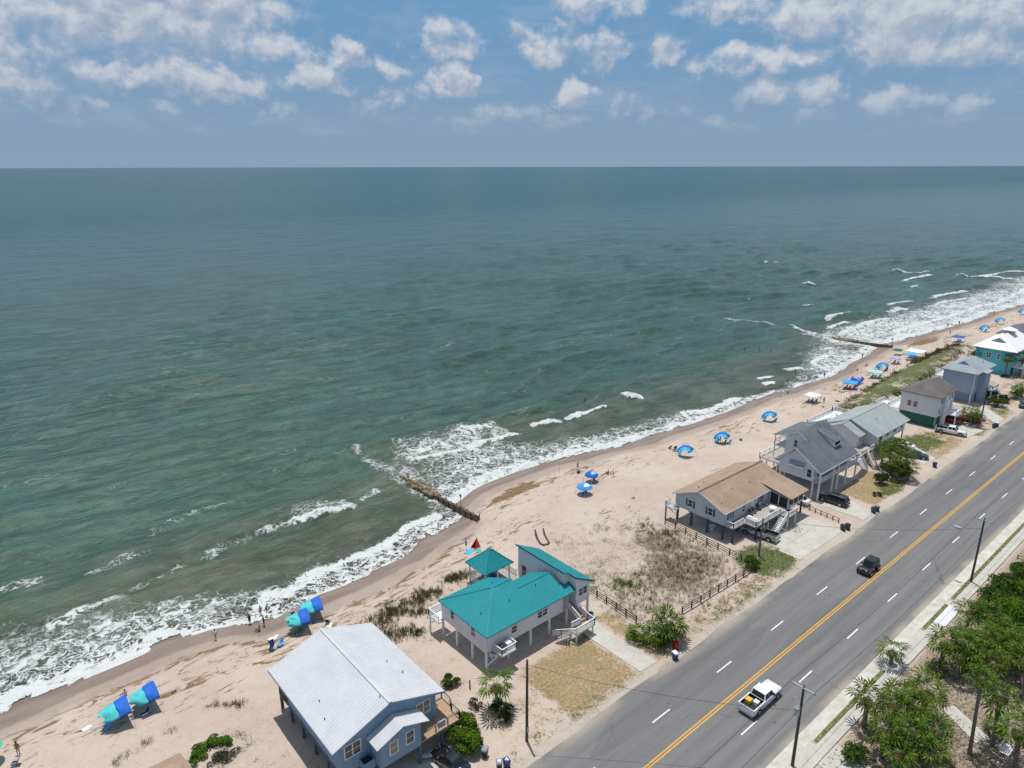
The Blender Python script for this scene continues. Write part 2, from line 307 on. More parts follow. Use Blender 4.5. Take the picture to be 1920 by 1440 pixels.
M = dict(
 white_metal=pm('white_metal_roofing', (.52,.53,.545), .6, .07, .5, .0, spec=.2, streak=1),
 teal_metal=pm('teal_metal_roofing', (.018,.235,.258), .6, .1, .3, spec=.2),
 teal_trim=pm('teal_trim', (.008,.10,.13), .5, .1),
 brown_shingle=shingle('brown_shingle', (.33,.24,.175), .16), slate_shingle=shingle('slate_shingle', (.13,.145,.16)),
 green_shingle=shingle('pale_green_shingle', (.31,.345,.335), .12), umber_shingle=shingle('umber_shingle', (.145,.128,.12)),
 gray_shingle=shingle('blue_gray_shingle', (.30,.345,.375), .1), dark_shingle=shingle('charcoal_shingle', (.12,.135,.15)), white_roof=pm('white_roofing', (.78,.77,.75), .5, .05),
 blue_siding=pm('blue_siding', (.19,.29,.39), .7, .08, .8, lap=.2, streak=1), white_siding=pm('white_siding', (.66,.67,.69), .7, .06, .8, lap=.2, streak=1),
 gray_siding=pm('light_gray_siding', (.47,.51,.55), .7, .06, .8, lap=.2, streak=1), slate_siding=pm('slate_blue_siding', (.28,.36,.46), .7, .07, .8, lap=.2, streak=1),
 turq_siding=pm('turquoise_siding', (.13,.50,.60), .7, .08, .8, lap=.2, streak=1), pale_siding=pm('pale_siding', (.60,.62,.64), .7, .06, .8, lap=.2, streak=1),
 white_paint=pm('white_paint', (.74,.74,.74), .55, .07), blue_post=pm('blue_post_paint', (.08,.13,.19), .7, .15), navy=pm('navy_paint', (.035,.07,.14), .6, .15),
 lattice=pm('green_lattice', (.035,.13,.115), .8, .15), timber=pm('weathered_timber', (.17,.13,.095), .9, .35, 1.5, bump=.4, streak=1), dark_timber=pm('dark_timber', (.075,.06,.05), .9, .3, 2, bump=.4),
 deck=pm('deck_boards', (.40,.27,.18), .8, .15, 2), gray_deck=pm('gray_deck_boards', (.36,.33,.29), .85, .15, 2), pole=pm('utility_pole_wood', (.085,.065,.05), .9, .3, 1.5, streak=1),
 green_pole=pm('treated_pole_wood', (.06,.075,.055), .9, .25, 1.5, streak=1), steel=pm('galvanised_steel', (.45,.5,.54), .4, .1, metal=.3), wire=pm('black_cable', (.03,.03,.03), .6, .1),
 rubber=pm('tyre_rubber', (.018,.018,.018), .85, .2), rim=pm('alloy', (.38,.38,.4), .35, .1, metal=.7), black_plastic=pm('black_plastic', (.022,.022,.025), .6, .2),
 white_car=paint('white_car_paint', (.78,.79,.8)), black_car=paint('black_car_paint', (.012,.013,.016), .18, .8), silver_car=paint('silver_car_paint', (.42,.43,.44), .3, .6, .4), red_car=paint('red_car_paint', (.30,.015,.02)), navy_car=paint('dark_blue_car_paint', (.03,.045,.07)), green_car=paint('dark_green_car_paint', (.03,.055,.06)),
 lamp_red=pm('tail_light', (.35,.01,.01), .25, .1), lamp_white=pm('head_light', (.75,.76,.78), .15, .05), chrome=pm('chrome', (.6,.6,.62), .2, .05, metal=.9),
 bin_blue=pm('blue_bin_plastic', (.015,.06,.17), .5, .15), bin_dark=pm('dark_green_bin_plastic', (.02,.035,.04), .5, .2), bin_teal=pm('teal_bin_plastic', (.02,.09,.12), .5, .2), bin_lid=pm('grey_lid', (.25,.28,.29), .5, .15), sticker=pm('white_sticker', (.7,.72,.74), .5, .05),
 cobalt=pm('cobalt_fabric', (.012,.12,.52), .75, .18, 1.2), aqua=pm('aqua_fabric', (.07,.50,.50), .75, .14, 1.2), cyan=pm('cyan_fabric', (.05,.42,.62), .75, .14), sky_blue=pm('sky_blue_fabric', (.05,.30,.72), .75, .14), white_fabric=pm('white_fabric', (.75,.75,.74), .8, .06), pale_aqua=pm('pale_aqua_fabric', (.33,.60,.64), .8, .1),
 purple=pm('lilac_fabric', (.45,.38,.62), .8, .2), red_fab=pm('red_fabric', (.55,.03,.03), .75, .15), green_fab=pm('green_fabric', (.06,.40,.27), .75, .15), navy_fab=pm('navy_fabric', (.015,.035,.12), .8, .25), teal_fab=pm('teal_fabric', (.015,.13,.17), .8, .2), grey_fab=pm('grey_fabric', (.3,.33,.36), .8, .2), yellow=pm('yellow_plastic', (.75,.42,.03), .5, .1), orange=pm('orange_plastic', (.55,.20,.05), .6, .1), maroon=pm('maroon_webbing', (.07,.03,.03), .8, .25),
 trunk=pm('palm_bark', (.17,.145,.115), .95, .35, 3, bump=.6), bark=pm('bark', (.12,.095,.07), .95, .3, 4, bump=.5),
 palm_leaf=leafmat('palm_fronds', (.012,.042,.006), (.13,.205,.018), (.36,.30,.045), 2.2, .22), dead_frond=leafmat('dead_fronds', (.16,.11,.06), (.27,.20,.11), None, 1.5, .2),
 shrub=leafmat('shrub_leaves', (.03,.075,.011), (.105,.18,.022), None, .9), bright_shrub=leafmat('bright_shrub_leaves', (.045,.115,.011), (.16,.27,.02), (.22,.25,.032), .9), dark_shrub=leafmat('dark_shrub_leaves', (.02,.05,.012), (.062,.11,.022), None, .8), dull_shrub=leafmat('grey_green_leaves', (.05,.06,.04), (.10,.11,.06), (.16,.13,.08), 1),
 dune_grass=leafmat('dune_grass_blades', (.085,.095,.025), (.22,.195,.07), (.29,.23,.11), .5, .25), dune_green=leafmat('dune_green_blades', (.055,.08,.018), (.17,.165,.05), (.22,.17,.075), .35, .3), dune_scrub=leafmat('dune_scrub_leaves', (.022,.036,.009), (.10,.105,.026), (.15,.125,.045), .35, .15), dry_brush=leafmat('dry_brush_twigs', (.08,.07,.032), (.185,.155,.075), (.11,.13,.04), .4, .15), lawn_grass=leafmat('lawn_blades', (.045,.115,.012), (.12,.20,.022), (.2,.19,.06), .4, .3),
 rock=pm('groin_rock', (.20,.165,.115), .95, .4, 1.2, bump=.8, bscale=4), wet_rock=pm('ochre_concrete', (.27,.175,.085), .8, .35, 1.3, bump=.7, bscale=4), groin_wood=pm('groin_timber', (.19,.14,.10), .9, .4, 1.2, bump=.6, bscale=6), concrete=pm('pale_concrete', (.46,.44,.39), .9, .12, .6), new_concrete=pm('new_white_concrete', (.62,.64,.66), .85, .05, .6), white_plate=pm('white_plate', (.8,.8,.8), .5, .05),
 line_white=pm('road_marking_white', (.72,.72,.72), .7, .12, 3), line_yellow=pm('road_marking_yellow', (.62,.33,.03), .7, .14, 3), curb=pm('curb_concrete', (.50,.48,.42), .9, .2, .7),
 skin=pm('skin', (.42,.24,.16), .6, .1, 4), tan_skin=pm('tanned_skin', (.27,.14,.09), .6, .1, 4), dark_skin=pm('dark_skin', (.10,.055,.035), .6, .1, 4), hair=pm('brown_hair', (.05,.03,.02), .8, .2, 8), eye=pm('dark_iris', (.02,.015,.01), .3, .1))
mg, t, b, o_ = newmat('window_glass'); p = t.new('ShaderNodeTexCoord').outputs['Object']
t.put(b.inputs['Base Color'], t.mix(t.noise(p, .45, 2), rgb((.012,.018,.022)), rgb((.075,.085,.085)))); b.inputs['Roughness'].default_value = .06; b.inputs['Specular IOR Level'].default_value = .6; M['glass'] = mg
mg, t, b, o_ = newmat('curtained_glass'); p = t.new('ShaderNodeTexCoord').outputs['Object']
t.put(b.inputs['Base Color'], t.mix(t.noise(p, .8, 2), rgb((.16,.13,.10)), rgb((.34,.27,.20)))); b.inputs['Roughness'].default_value = .12; M['blind'] = mg
mg, t, b, o_ = newmat('car_glass'); b.inputs['Base Color'].default_value = (.012,.015,.018,1); b.inputs['Roughness'].default_value = .05; M['car_glass'] = mg
mg, t, b, o_ = newmat('porch_screen'); b.inputs['Base Color'].default_value = (.022,.024,.026,1); b.inputs['Roughness'].default_value = .7; M['screen'] = mg

# ------------------------------------------------------------------ land
SH = [(-400,88),(-60,88.5),(-2.4,88.3),(11.7,89.0),(15.8,89.4),(21.3,88.6),(24.2,87.4),(25.8,85.6),(29,85.2),(35.9,86.6),(41.6,86.1),(47.6,86.7),(52.5,87.5),(56.6,89),(60,89.5),(64.4,91),(66.8,92.5),(67,96.6),(70.7,97.8),(74.5,99.5),(78.4,100.2),(86.2,100.3),(93.8,99.8),(100.7,98),(108.3,96.6),(112.9,95.4),(129.5,94.3),(141.4,93.4),(152.8,93),(168.4,93.6),(177.1,92.2),(190,92),(199.4,90.4),(210.3,91),(220,93.4),(232.5,94.2),(249.3,95.6),(249.6,99.5),(258.8,96),(285.8,93.8),(300.1,92.3),(316.8,90.8),(346.9,90.5),(379.1,87.5),(440,90),(600,80),(1500,40)]
SHU = np.array([p[0] for p in SH]); SHV = np.array([p[1] for p in SH])
SEA = -2.2
def shore(u): return np.interp(u, SHU, SHV)
def height(u, v):
    u = np.asarray(u, float); v = np.asarray(v, float); t = np.clip((shore(u)-v)/26., -3, 1)
    return SEA + 2.15*np.where(t < 0, t, 1-(1-np.clip(t,0,1))**1.6)
def zg(u, v): return float(height(u, v))
def ell(U, V, u, v, ru, rv, rot=0, soft=.5):
    c, s = math.cos(R(rot)), math.sin(R(rot)); a = (U-u)*c+(V-v)*s; b = -(U-u)*s+(V-v)*c
    return 1-sst(np.sqrt((a/ru)**2+(b/rv)**2), 1-soft, 1+soft)
def rect(U, V, u0, u1, v0, v1, s=1.0): return sst(U,u0-s,u0+s)*(1-sst(U,u1-s,u1+s))*sst(V,v0-s,v0+s)*(1-sst(V,v1-s,v1+s))
def steps(lo, hi, fine_lo, fine_hi, d, grow=1.18):
    m = list(np.arange(fine_lo, fine_hi + d/2, d)); a = []; x = fine_lo; s = d
    while x > lo: s *= grow; x -= s; a.append(x)
    b = []; x = m[-1]; s = d
    while x < hi: s *= grow; x += s; b.append(x)
    return np.array(a[::-1] + m + b)
us = steps(-160, 1500, -8, 300, .65, 1.06); vs_ = steps(-600, 140, 8, 103, .55, 1.1)
U, V, F = grid(us, vs_); Z = height(U, V)
land = (V > 42.5) & (Z < 90)
bump = (fbm(U/3.1, V/3.1)-.5)*.16 + (fbm(U/.9+9, V/.9)-.5)*.09
lotmask = sst(V, 43, 46) * sst(shore(U)-V, 3, 9)
Z = Z + bump*lotmask
dunes = ell(U,V,213,72.5,48,3.6,3,.6)*.9 + ell(U,V,34,58,6,7,0,.6)*.35 + ell(U,V,72,66,10,8,0,.6)*.45 + ell(U,V,12,67,9,5,0,.6)*.35
Z = Z + dunes*lotmask
Z = np.where(V < 23.0, Z + (fbm(U/3.5, V/3.5)-.5)*.12*sst(22.6-V, 0, 2), Z)
d = shore(U)-V
wob = (fbm(U/7., V/7.)-.5)*3.2
wet = 1-sst(d+wob*.8, 2.2, 5.2); damp = .45*(1-sst(d+wob, 5, 9))
wet = np.maximum(wet, damp)
brush = np.maximum.reduce([ell(U,V,79,53.5,7.5,5.5,12,.7)*.85, ell(U,V,83,60,5,5,0,.8)*.75, ell(U,V,72,62,8,5,0,.9)*.32, ell(U,V,66.5,52,3.5,5,0,.8)*.5, ell(U,V,78,68,9,6,0,.9)*.28, rect(U,V,62,90,43,46,1.2)*.4])
green = np.maximum.reduce([ell(U,V,91.4,46.8,5.0,3.9,-15,.4), ell(U,V,103.5,48.3,2.2,1.1,0,.5), ell(U,V,132,44.6,5,1.5,0,.7)*.9, ell(U,V,160,50.5,8,3.6,-10,.6)*.95, ell(U,V,178,44.5,4,2,0,.6)*.8, ell(U,V,198,46,5,2.2,0,.6)*.7, ell(U,V,69,56,3,3.5,0,.9)*.55, ell(U,V,66,59,3,3,0,.9)*.45, ell(U,V,80,42.8,9,.9,0,.9)*.75, ell(U,V,57.5,52.3,1,.5)*.8, ell(U,V,46,42.8,9,1.4,0,.9)*.4, ell(U,V,72,14,6,3.4,20,.7)*.6, ell(U,V,12,62.5,5,3,0,.7)*.35, ell(U,V,213,72.5,50,4.0,3,.6)*(.25+1.25*fbm(U/5.,V/3.)), ell(U,V,94,46,3,3)*.7])
gold = np.maximum.reduce([rect(U,V,45.5,56.8,43.2,52.6,.9)*.85, rect(U,V,60.3,63.6,42.5,54,.7)*.75, rect(U,V,122.5,137,43.6,51,.8)*.85, rect(U,V,153,170,44,53,1.5)*.7, rect(U,V,184,200,42.8,48,1)*.6, rect(U,V,38,46,43.5,50,1)*.35, rect(U,V,205,240,42,53,2)*.45, rect(U,V,61,88,42.2,46,.8)*.45, rect(U,V,86,92,43,48,1)*.5])
wrack = np.maximum.reduce([.8*sst(d+wob*.7,5,6)*(1-sst(d+wob*.7,6.6,8.4))*(U<64), .55*sst(d,5,8)*(1-sst(d,11,22))*(.4+1.2*fbm(U/14+2,V/5.)), ell(U,V,79,91.8,8.5,2.3,8,.6)*1.0, ell(U,V,266,88,15,4,0,.6)*1.0, ell(U,V,72,80,6,3,0,.8)*.7, ell(U,V,85,73,9,2,8,.8)*.6, ell(U,V,5,79,9,2.5,-5,.8)*.55, ell(U,V,97,84,7,2.2,0,.8)*.65, ell(U,V,135,83,16,3,0,.9)*.6])
speck = np.maximum.reduce([rect(U,V,61,90,46,74,3)*.75, rect(U,V,33,42.5,49,64,1.5)*.6, rect(U,V,-10,22,52,68,3)*.7, rect(U,V,20,33,49,66,1)*.5, rect(U,V,44,57,65,69,1.5)*.4])
litter = (1-sst(V,21.6,22.8))
gravel = rect(U,V,-200,900,41.2,43.0,.5)*.9
z1 = np.stack([wet, brush, green, gold], -1).reshape(-1,4); z2 = np.stack([wrack, speck, litter, gravel], -1).reshape(-1,4)

gm, t, b, out = newmat('beach_ground')
P = t.new('ShaderNodeNewGeometry').outputs['Position']
A1 = t.new('ShaderNodeVertexColor', layer_name='zone_a'); A2 = t.new('ShaderNodeVertexColor', layer_name='zone_b')
s1 = t.new('ShaderNodeSeparateColor', i_0=A1.outputs[0]).outputs; s2 = t.new('ShaderNodeSeparateColor', i_0=A2.outputs[0]).outputs
n_big = t.noise(P, .09, 4); n_mid = t.noise(P, .55, 5, .62); n_fine = t.noise(P, 3.2, 4, .65); n_vf = t.noise(P, 11, 3, .7)
col = t.mix(t.step(n_big, .35, .65), rgb((.445,.358,.296)), rgb((.50,.418,.348)))
col = t.mix(t.math('MULTIPLY', t.step(n_fine, .45, .75), .35), col, rgb((.37,.28,.22)))
col = t.mix(t.math('MULTIPLY', t.step(n_mid, .5, .7), .30), col, rgb((.54,.46,.38)))
trk = t.noise(t.vmath('MULTIPLY', P, (.07, .9, 1)), 1.3, 5, .7, .5)
col = t.mix(t.math('MULTIPLY', t.step(trk, .5, .72), .30), col, rgb((.40,.31,.245)))
ftp = t.noise(P, 2.3, 3, .6, .4)
col = t.mix(t.math('MULTIPLY', t.math('MULTIPLY', t.step(ftp, .56, .66), t.step(t.noise(P, .14, 3), .42, .6)), .42), col, rgb((.33,.25,.195)))
def over(col, m, thr_n, c, soft=.16, amt=1.0):     # mask beats noise -> ragged natural edge
    k = t.step(t.math('SUBTRACT', m, thr_n), -soft, soft)
    return t.mix(t.math('MULTIPLY', k, amt), col, c)
mixn = t.math('ADD', t.math('MULTIPLY', n_mid, .55), t.math('MULTIPLY', n_fine, .45))
rag = t.step(mixn, .28, .72)
foot = t.noise(P, 1.9, 3, .6)
col = t.mix(t.math('MULTIPLY', t.math('MULTIPLY', t.step(foot, .57, .68), s2[1]), .55), col, rgb((.27,.195,.135)))
col = t.mix(t.math('MULTIPLY', t.math('MULTIPLY', t.step(n_vf, .56, .66), s2[1]), .6), col, rgb((.17,.14,.085)))
gcol = t.mix(t.step(n_fine, .3, .7), rgb((.21,.145,.066)), rgb((.36,.27,.145)))
gcol = t.mix(t.math('MULTIPLY', t.step(t.noise(P, .35, 3), .5, .68), .65), gcol, rgb((.20,.185,.075)))
col = over(col, A1.outputs[1], t.math('MULTIPLY', rag, .95), gcol, .3, .92)
col = over(col, s1[1], rag, t.mix(t.step(n_vf, .35, .65), rgb((.085,.07,.045)), rgb((.21,.165,.105))), .3, .85)
col = over(col, s1[2], rag, t.mix(t.step(n_fine, .3, .7), rgb((.035,.062,.014)), rgb((.13,.145,.045))), .28, .95)
lit_c = t.mix(t.step(n_fine, .3, .7), rgb((.19,.145,.10)), rgb((.40,.335,.26)))
lit_c = t.mix(t.math('MULTIPLY', t.step(n_vf, .52, .64), .7), lit_c, rgb((.12,.09,.06)))
col = t.mix(s2[2], col, lit_c)
col = t.mix(t.math('MULTIPLY', A2.outputs[1], .8), col, t.mix(n_fine, rgb((.33,.29,.24)), rgb((.50,.44,.37))))
st = t.noise(t.vmath('MULTIPLY', P, (.30, 1.0, 1)), .8, 5, .66, 1.4)
wr = t.math('MULTIPLY', t.step(t.math('ADD', st, t.math('ADD', t.math('MULTIPLY', s2[0], .24), t.math('MULTIPLY', t.math('POWER', s2[0], 4.0), .10))), .67, .77), t.step(t.math('ADD', t.noise(P, .8, 4), t.math('MULTIPLY', s2[0], .34)), .50, .66))
col = t.mix(t.math('MULTIPLY', wr, t.step(s2[0], .02, .3)), col, t.mix(n_fine, rgb((.10,.062,.03)), rgb((.25,.165,.085))))
wetc = t.mix(t.step(t.noise(t.vmath('MULTIPLY', P, (.25, 1, 1)), .5, 4), .35, .65), rgb((.20,.145,.112)), rgb((.245,.195,.158)))
wk = t.step(s1[0], .12, .75)
col = t.mix(wk, col, wetc)
t.put(b.inputs['Base Color'], col)
t.put(b.inputs['Roughness'], t.math('SUBTRACT', .95, t.math('MULTIPLY', t.step(s1[0], .6, 1), .5))); b.inputs['Specular IOR Level'].default_value = .3
hb = t.math('ADD', t.math('MULTIPLY', foot, .6), t.math('MULTIPLY', n_vf, .25))
bp = t.new('ShaderNodeBump', i_Height=hb); t.put(bp.inputs['Strength'], t.math('MULTIPLY', t.math('SUBTRACT', 1, wk), .55)); bp.inputs['Distance'].default_value = .14; t.l.new(bp.outputs[0], b.inputs['Normal'])
gnd = np_mesh('ground', np.stack([U, V, Z], -1).reshape(-1,3), F, gm, dict(zone_a=z1, zone_b=z2), smooth=True); gnd['kind'] = 'structure'

# ------------------------------------------------------------------ sea
us = steps(-60000, 60000, -25, 470, .9, 1.05); vs_ = steps(60, 90000, 82, 190, .6, 1.045)
vs_ = vs_[vs_ > 40]
U, V, F = grid(us, vs_)
d = V-shore(U); dw = d + (fbm(U/5.5, V/9.)-.5)*4.5
near = (1-sst(np.abs(U-150), 250, 900))*(1-sst(V, 200, 700))
# swell travelling to the beach
wx = V + 5*np.sin(U/41.) + 3.5*np.sin(U/17.+1.3) + 8*(fbm(U/60, V/60)-.5)
grp = sst(fbm(U/38.+5, V/30.+3), .38, .62)
sw = (np.sin(wx/2.55)*.5+.5)**3.0*1.35*grp + .16*np.sin(wx/1.15+U/9.) + .12*np.sin((V*.8+U*.55)/1.5) + .22*(fbm(U/4., V/2.3)-.5) + .16*(fbm(U/1.7+8, V/1.2)-.5)
deepf = sst(d, 3, 26)
Zs = SEA + sw*(.05+.95*deepf)*near*sst(d, -1, 5)
# breaking crests: from, to, trailing foam length, strength
BR = [(41.5,108.8,55,107.6,9,1),(70,116.5,86,114.6,24,1),(83,114.8,102,115,20,1),(88,124,99,123,9,.85),(105.5,117.4,115,114.8,4,1),(115,115.4,129.7,112.8,5,1),(138,116.7,144.5,113.4,3.2,1),(183,103,190,101.2,3,1),(179,98.6,185,97.6,2.5,1),(197,101,205,100,4,1),(251,112,300,111,7,1),(262,120,285,121.5,5,.9),(258,134,252,118,5,.8),(440,172,447,150,4,1),(448,140,462,108,8,1),(310,118,330,116,5,.9),(335,112,380,108,6,.9),(3,102,15,104.2,2.6,.72),(14.6,104,26,107.4,2.2,.52),(25,107.2,36,108.4,2.4,.56),(35,108.4,43,109,2,.66),(55,108.5,62,111,3,.6),(10,113.5,22,116,2.6,.55),(20,121,40,124,2.2,.5),(-2,118,7,116.4,2.5,.62),(52,139,58,141,4,.45),(66,128,69,136,3,.6),(248,160,257,136,3,.7),(270,104,300,103,8,.8),(352,178,362,176,3,.9),(420,240,436,236,3,.8),(405,150,446,147,6,1),(452,128,500,116,9,1),(330,126,352,123,4,.9),(360,120,400,115,6,.95),(275,128,300,127,4,.85),(300,150,308,149,3,.7),(392,140,400,139,3,.8)]
foam = np.zeros_like(U); jag = (fbm(U/2.1, V/2.1)-.5)*2.2; jag2 = (fbm(U/6., V/6.)-.5)*7
for (a0, b0, a1, b1, tr, st_) in BR:
    L = math.hypot(a1-a0, b1-b0); tx, ty = (a1-a0)/L, (b1-b0)/L
    s_ = ((U-a0)*tx + (V-b0)*ty)/L; nx, ny = -ty, tx
    if ny < 0: nx, ny = -nx, -ny
    p_ = (U-a0)*nx + (V-b0)*ny + jag*.8 + jag2*.22 - min(2.2, L*.07)*(1-(2*np.clip(s_,0,1)-1)**2) + .6
    end = sst(s_ + jag2*.012, -.06, .16)*(1-sst(s_ + jag2*.012, .84, 1.06))
    cwid = .5 + 2.2*fbm(U/3.3+7, V/50.)
    crest = sst(p_, -.5, .1)*(1-sst(p_, cwid, cwid+1.5))
    trail = sst(p_, 0, 1)*(1-sst(p_ + jag2*.8, tr*.3, tr))*(.46+.36*fbm(U/3.+1, V/3.+5))
    foam = np.maximum(foam, end*st_*np.maximum(crest, trail))
    ridge = np.exp(-((p_-.9)/1.1)**2)
    Zs += .55*end*st_*ridge*min(1, tr/8)
# run-up and bore along the beach
cu = [-200,-30,0,14,22,30,40,55,63,67,72,80,92,105,118,130,142,152,163,172,181,190,200,212,225,240,249,256,280,330,420,700]
lw = [26,30,30,25,17,13,12,11,12,36,38,33,24,17,14,13,12,10,7.5,4,3.5,9,17,22,27,36,38,36,40,42,40,38]
sw_ = [3.5,3.5,3.6,3,2.2,1,.6,.6,.6,3,4,4.5,4.2,4,4,3.5,2.2,1.4,.8,.2,.2,1.6,3,3.4,4,5,5,5,6,6,6,6]
bo = [-9,-9,-9,-9,-9,5.2,5.6,5.4,5,-9,-9,-9,-9,-9,-9,-9,5,4.5,4,-9,-9,-9,-9,9,10,-9,-9,-9,9,9,9,9]
LW = np.interp(U, cu, lw); SWD = np.interp(U, cu, sw_); BO = np.interp(U, cu, bo)
run = np.where(dw > -.5, np.maximum(1-sst(dw, SWD*.55, SWD*1.35), .69*(1+.14*(U > 246))*(1-sst(dw, LW*.35, LW*1.08))), 0)
bore = np.where(BO > 0, np.maximum((1-sst(np.abs(dw-BO), .7, 1.9)), .70*sst(dw, -.4, .5)*(1-sst(dw, BO, BO+1))), 0)
patch = .62+.62*fbm(U/8+3, V/6)
foam = np.maximum(foam, np.maximum(run*np.clip(patch, .5, 1.0), bore))
foam = np.maximum(foam, .62*np.exp(-((U-66.5)/3.2)**2)*sst(V, 98, 103)*(1-sst(V, 124, 134)))
foam = np.maximum(foam, .7*np.exp(-((U-250.)/3)**2)*sst(V, 100, 105)*(1-sst(V, 122, 130)))
# scattered whitecaps
wr_ = np.random.RandomState(11)
for k in range(70):
    a = wr_.uniform(-30, 420); c_ = 104 + 190*wr_.rand()**1.3
    if c_ - shore(a) < 14: continue
    ln = wr_.uniform(.8, 2.2); wd = wr_.uniform(.3, .5); rot = wr_.uniform(-.25, .3)
    m_ = (np.abs(U-a) < 8) & (np.abs(V-c_) < 5)
    x_ = (U[m_]-a)*math.cos(rot)+(V[m_]-c_)*math.sin(rot); y_ = -(U[m_]-a)*math.sin(rot)+(V[m_]-c_)*math.cos(rot)
    foam[m_] = np.maximum(foam[m_], wr_.uniform(.35, .72)*np.exp(-(x_/ln)**2-(y_/wd)**2))
crestm = sst(np.sin(wx/2.55), .55, .98)*sst(fbm(U/11.+3, V/14.+9), .5, .68)*near
foam = np.maximum(foam, .44*crestm*sst(d, 12, 20))
murk = np.clip((1-sst(d, 6, 46))*.9 + .25*(fbm(U/22, V/14)-.5), 0, 1)
murk = np.maximum(murk, .9*ell(U,V,38,98,32,9,0,.6)); murk = np.maximum(murk, .7*ell(U,V,205,108,30,10,0,.7))
thin = np.where(d < 9, 1-sst(dw, .3, 5.0), 0)
off = sst(V, 90, 1000)
att = np.stack([foam, murk, thin, off], -1).reshape(-1,4)
wm, t, b, out = newmat('sea_water')
P = t.new('ShaderNodeNewGeometry').outputs['Position']; A = t.new('ShaderNodeVertexColor', layer_name='sea'); s1 = t.new('ShaderNodeSeparateColor', i_0=A.outputs[0]).outputs
PW_ = t.vmath('ADD', P, t.vmath('MULTIPLY', t.new('ShaderNodeTexNoise', i_Vector=P, i_Scale=.06, i_Detail=2.).outputs['Color'], (9, 7, 0)))
PW_ = t.vmath('ADD', t.vmath('MULTIPLY', PW_, (.20, 1, 0)), t.vmath('MULTIPLY', t.new('ShaderNodeCombineXYZ', i_0=0.0, i_1=t.new('ShaderNodeSeparateXYZ', i_0=PW_).outputs[0], i_2=0.0).outputs[0], (0, .10, 0)))
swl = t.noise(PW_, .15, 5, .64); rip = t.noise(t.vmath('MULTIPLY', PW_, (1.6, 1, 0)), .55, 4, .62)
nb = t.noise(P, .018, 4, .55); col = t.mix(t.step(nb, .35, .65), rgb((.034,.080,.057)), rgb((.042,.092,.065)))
col = t.mix(A.outputs[1], col, t.mix(t.noise(t.vmath('MULTIPLY', P, (.35, 1, 1)), .0011, 5, .6), rgb((.018,.064,.086)), rgb((.030,.090,.096))))  # broad tone patches painted into the far water stand in for cloud shadows
col = t.mix(s1[1], col, t.mix(t.step(t.noise(P, .11, 4), .38, .62), rgb((.060,.074,.042)), rgb((.100,.102,.066))))
wave_shade = t.math('ADD', t.math('MULTIPLY', t.step(swl, .40, .62), .34), t.math('MULTIPLY', t.step(rip, .36, .64), .40))   # swell light and shade painted into the colour: bright crests, dark troughs
col = t.new('ShaderNodeHueSaturation', i_Color=col, i_Value=t.math('ADD', .66, wave_shade)).outputs[0]
PX = t.vmath('ADD', P, t.vmath('MULTIPLY', t.vmath('SUBTRACT', t.new('ShaderNodeTexNoise', i_Vector=P, i_Scale=.62, i_Detail=5.).outputs['Color'], (.5,.5,.5)), (4.6,4.6,0)))
PX = t.vmath('MULTIPLY', PX, (.75, 1, 0))
def lace(sc, w_):
    vo = t.new('ShaderNodeTexVoronoi', feature='DISTANCE_TO_EDGE', i_Vector=PX); vo.inputs['Scale'].default_value = sc
    return t.math('SUBTRACT', 1, t.step(vo.outputs[0], 0, w_))
pat = t.math('MAXIMUM', t.math('MULTIPLY', lace(.48, .17), .95), t.math('MULTIPLY', lace(1.25, .26), .8))
pat = t.math('ADD', t.math('MULTIPLY', pat, .46), t.math('MULTIPLY', t.noise(t.vmath('MULTIPLY', PX, (.7, 1.1, 0)), 1.1, 6, .68), .66))
thr = t.math('SUBTRACT', 1.16, t.math('MULTIPLY', s1[0], .95))
ff = t.step(t.math('SUBTRACT', pat, thr), -.07, .22)
ff = t.math('MULTIPLY', ff, t.step(s1[0], .08, .3))
streak = t.noise(t.vmath('MULTIPLY', P, (.30, 1.0, 0)), .16, 7, .68)
caps = t.math('MULTIPLY', t.step(streak, .755, .80), t.math('MULTIPLY', t.math('MULTIPLY', t.step(t.noise(P, .012, 3), .45, .6), t.step(t.noise(P, 1.5, 3), .5, .62)), .55))
ff = t.math('MAXIMUM', ff, caps)
fcol = t.mix(t.noise(PX, .8, 4), rgb((.46,.49,.47)), rgb((.70,.71,.70)))
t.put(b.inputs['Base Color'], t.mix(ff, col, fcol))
t.put(b.inputs['Roughness'], t.math('ADD', t.math('ADD', .10, t.math('MULTIPLY', A.outputs[1], .17)), t.math('MULTIPLY', ff, .45))); b.inputs['IOR'].default_value = 1.333; t.put(b.inputs['Specular IOR Level'], t.math('SUBTRACT', .5, t.math('MULTIPLY', A.outputs[1], .36)))
h1 = t.noise(t.vmath('MULTIPLY', P, (.6, 1, 0)), 1.1, 5, .6); h2 = t.noise(t.vmath('MULTIPLY', P, (.5, 1, 0)), .16, 4, .6); h3 = t.noise(t.vmath('MULTIPLY', P, (.45, 1, 0)), .035, 3, .5)
hh = t.math('ADD', t.math('ADD', t.math('MULTIPLY', h1, .34), t.math('MULTIPLY', h2, 1.7)), t.math('ADD', t.math('MULTIPLY', h3, 3.4), t.math('MULTIPLY', ff, .12)))
bp = t.new('ShaderNodeBump', i_Height=hh); bp.inputs['Strength'].default_value = 1.0; bp.inputs['Distance'].default_value = 1.25; t.l.new(bp.outputs[0], b.inputs['Normal'])
tp = t.new('ShaderNodeBsdfTransparent'); mx = t.new('ShaderNodeMixShader'); t.put(mx.inputs[0], t.math('MULTIPLY', t.math('MULTIPLY', s1[2], .95), t.math('SUBTRACT', 1, ff)))
t.l.new(b.outputs[0], mx.inputs[1]); t.l.new(tp.outputs[0], mx.inputs[2]); t.l.new(mx.outputs[0], out.inputs[0])
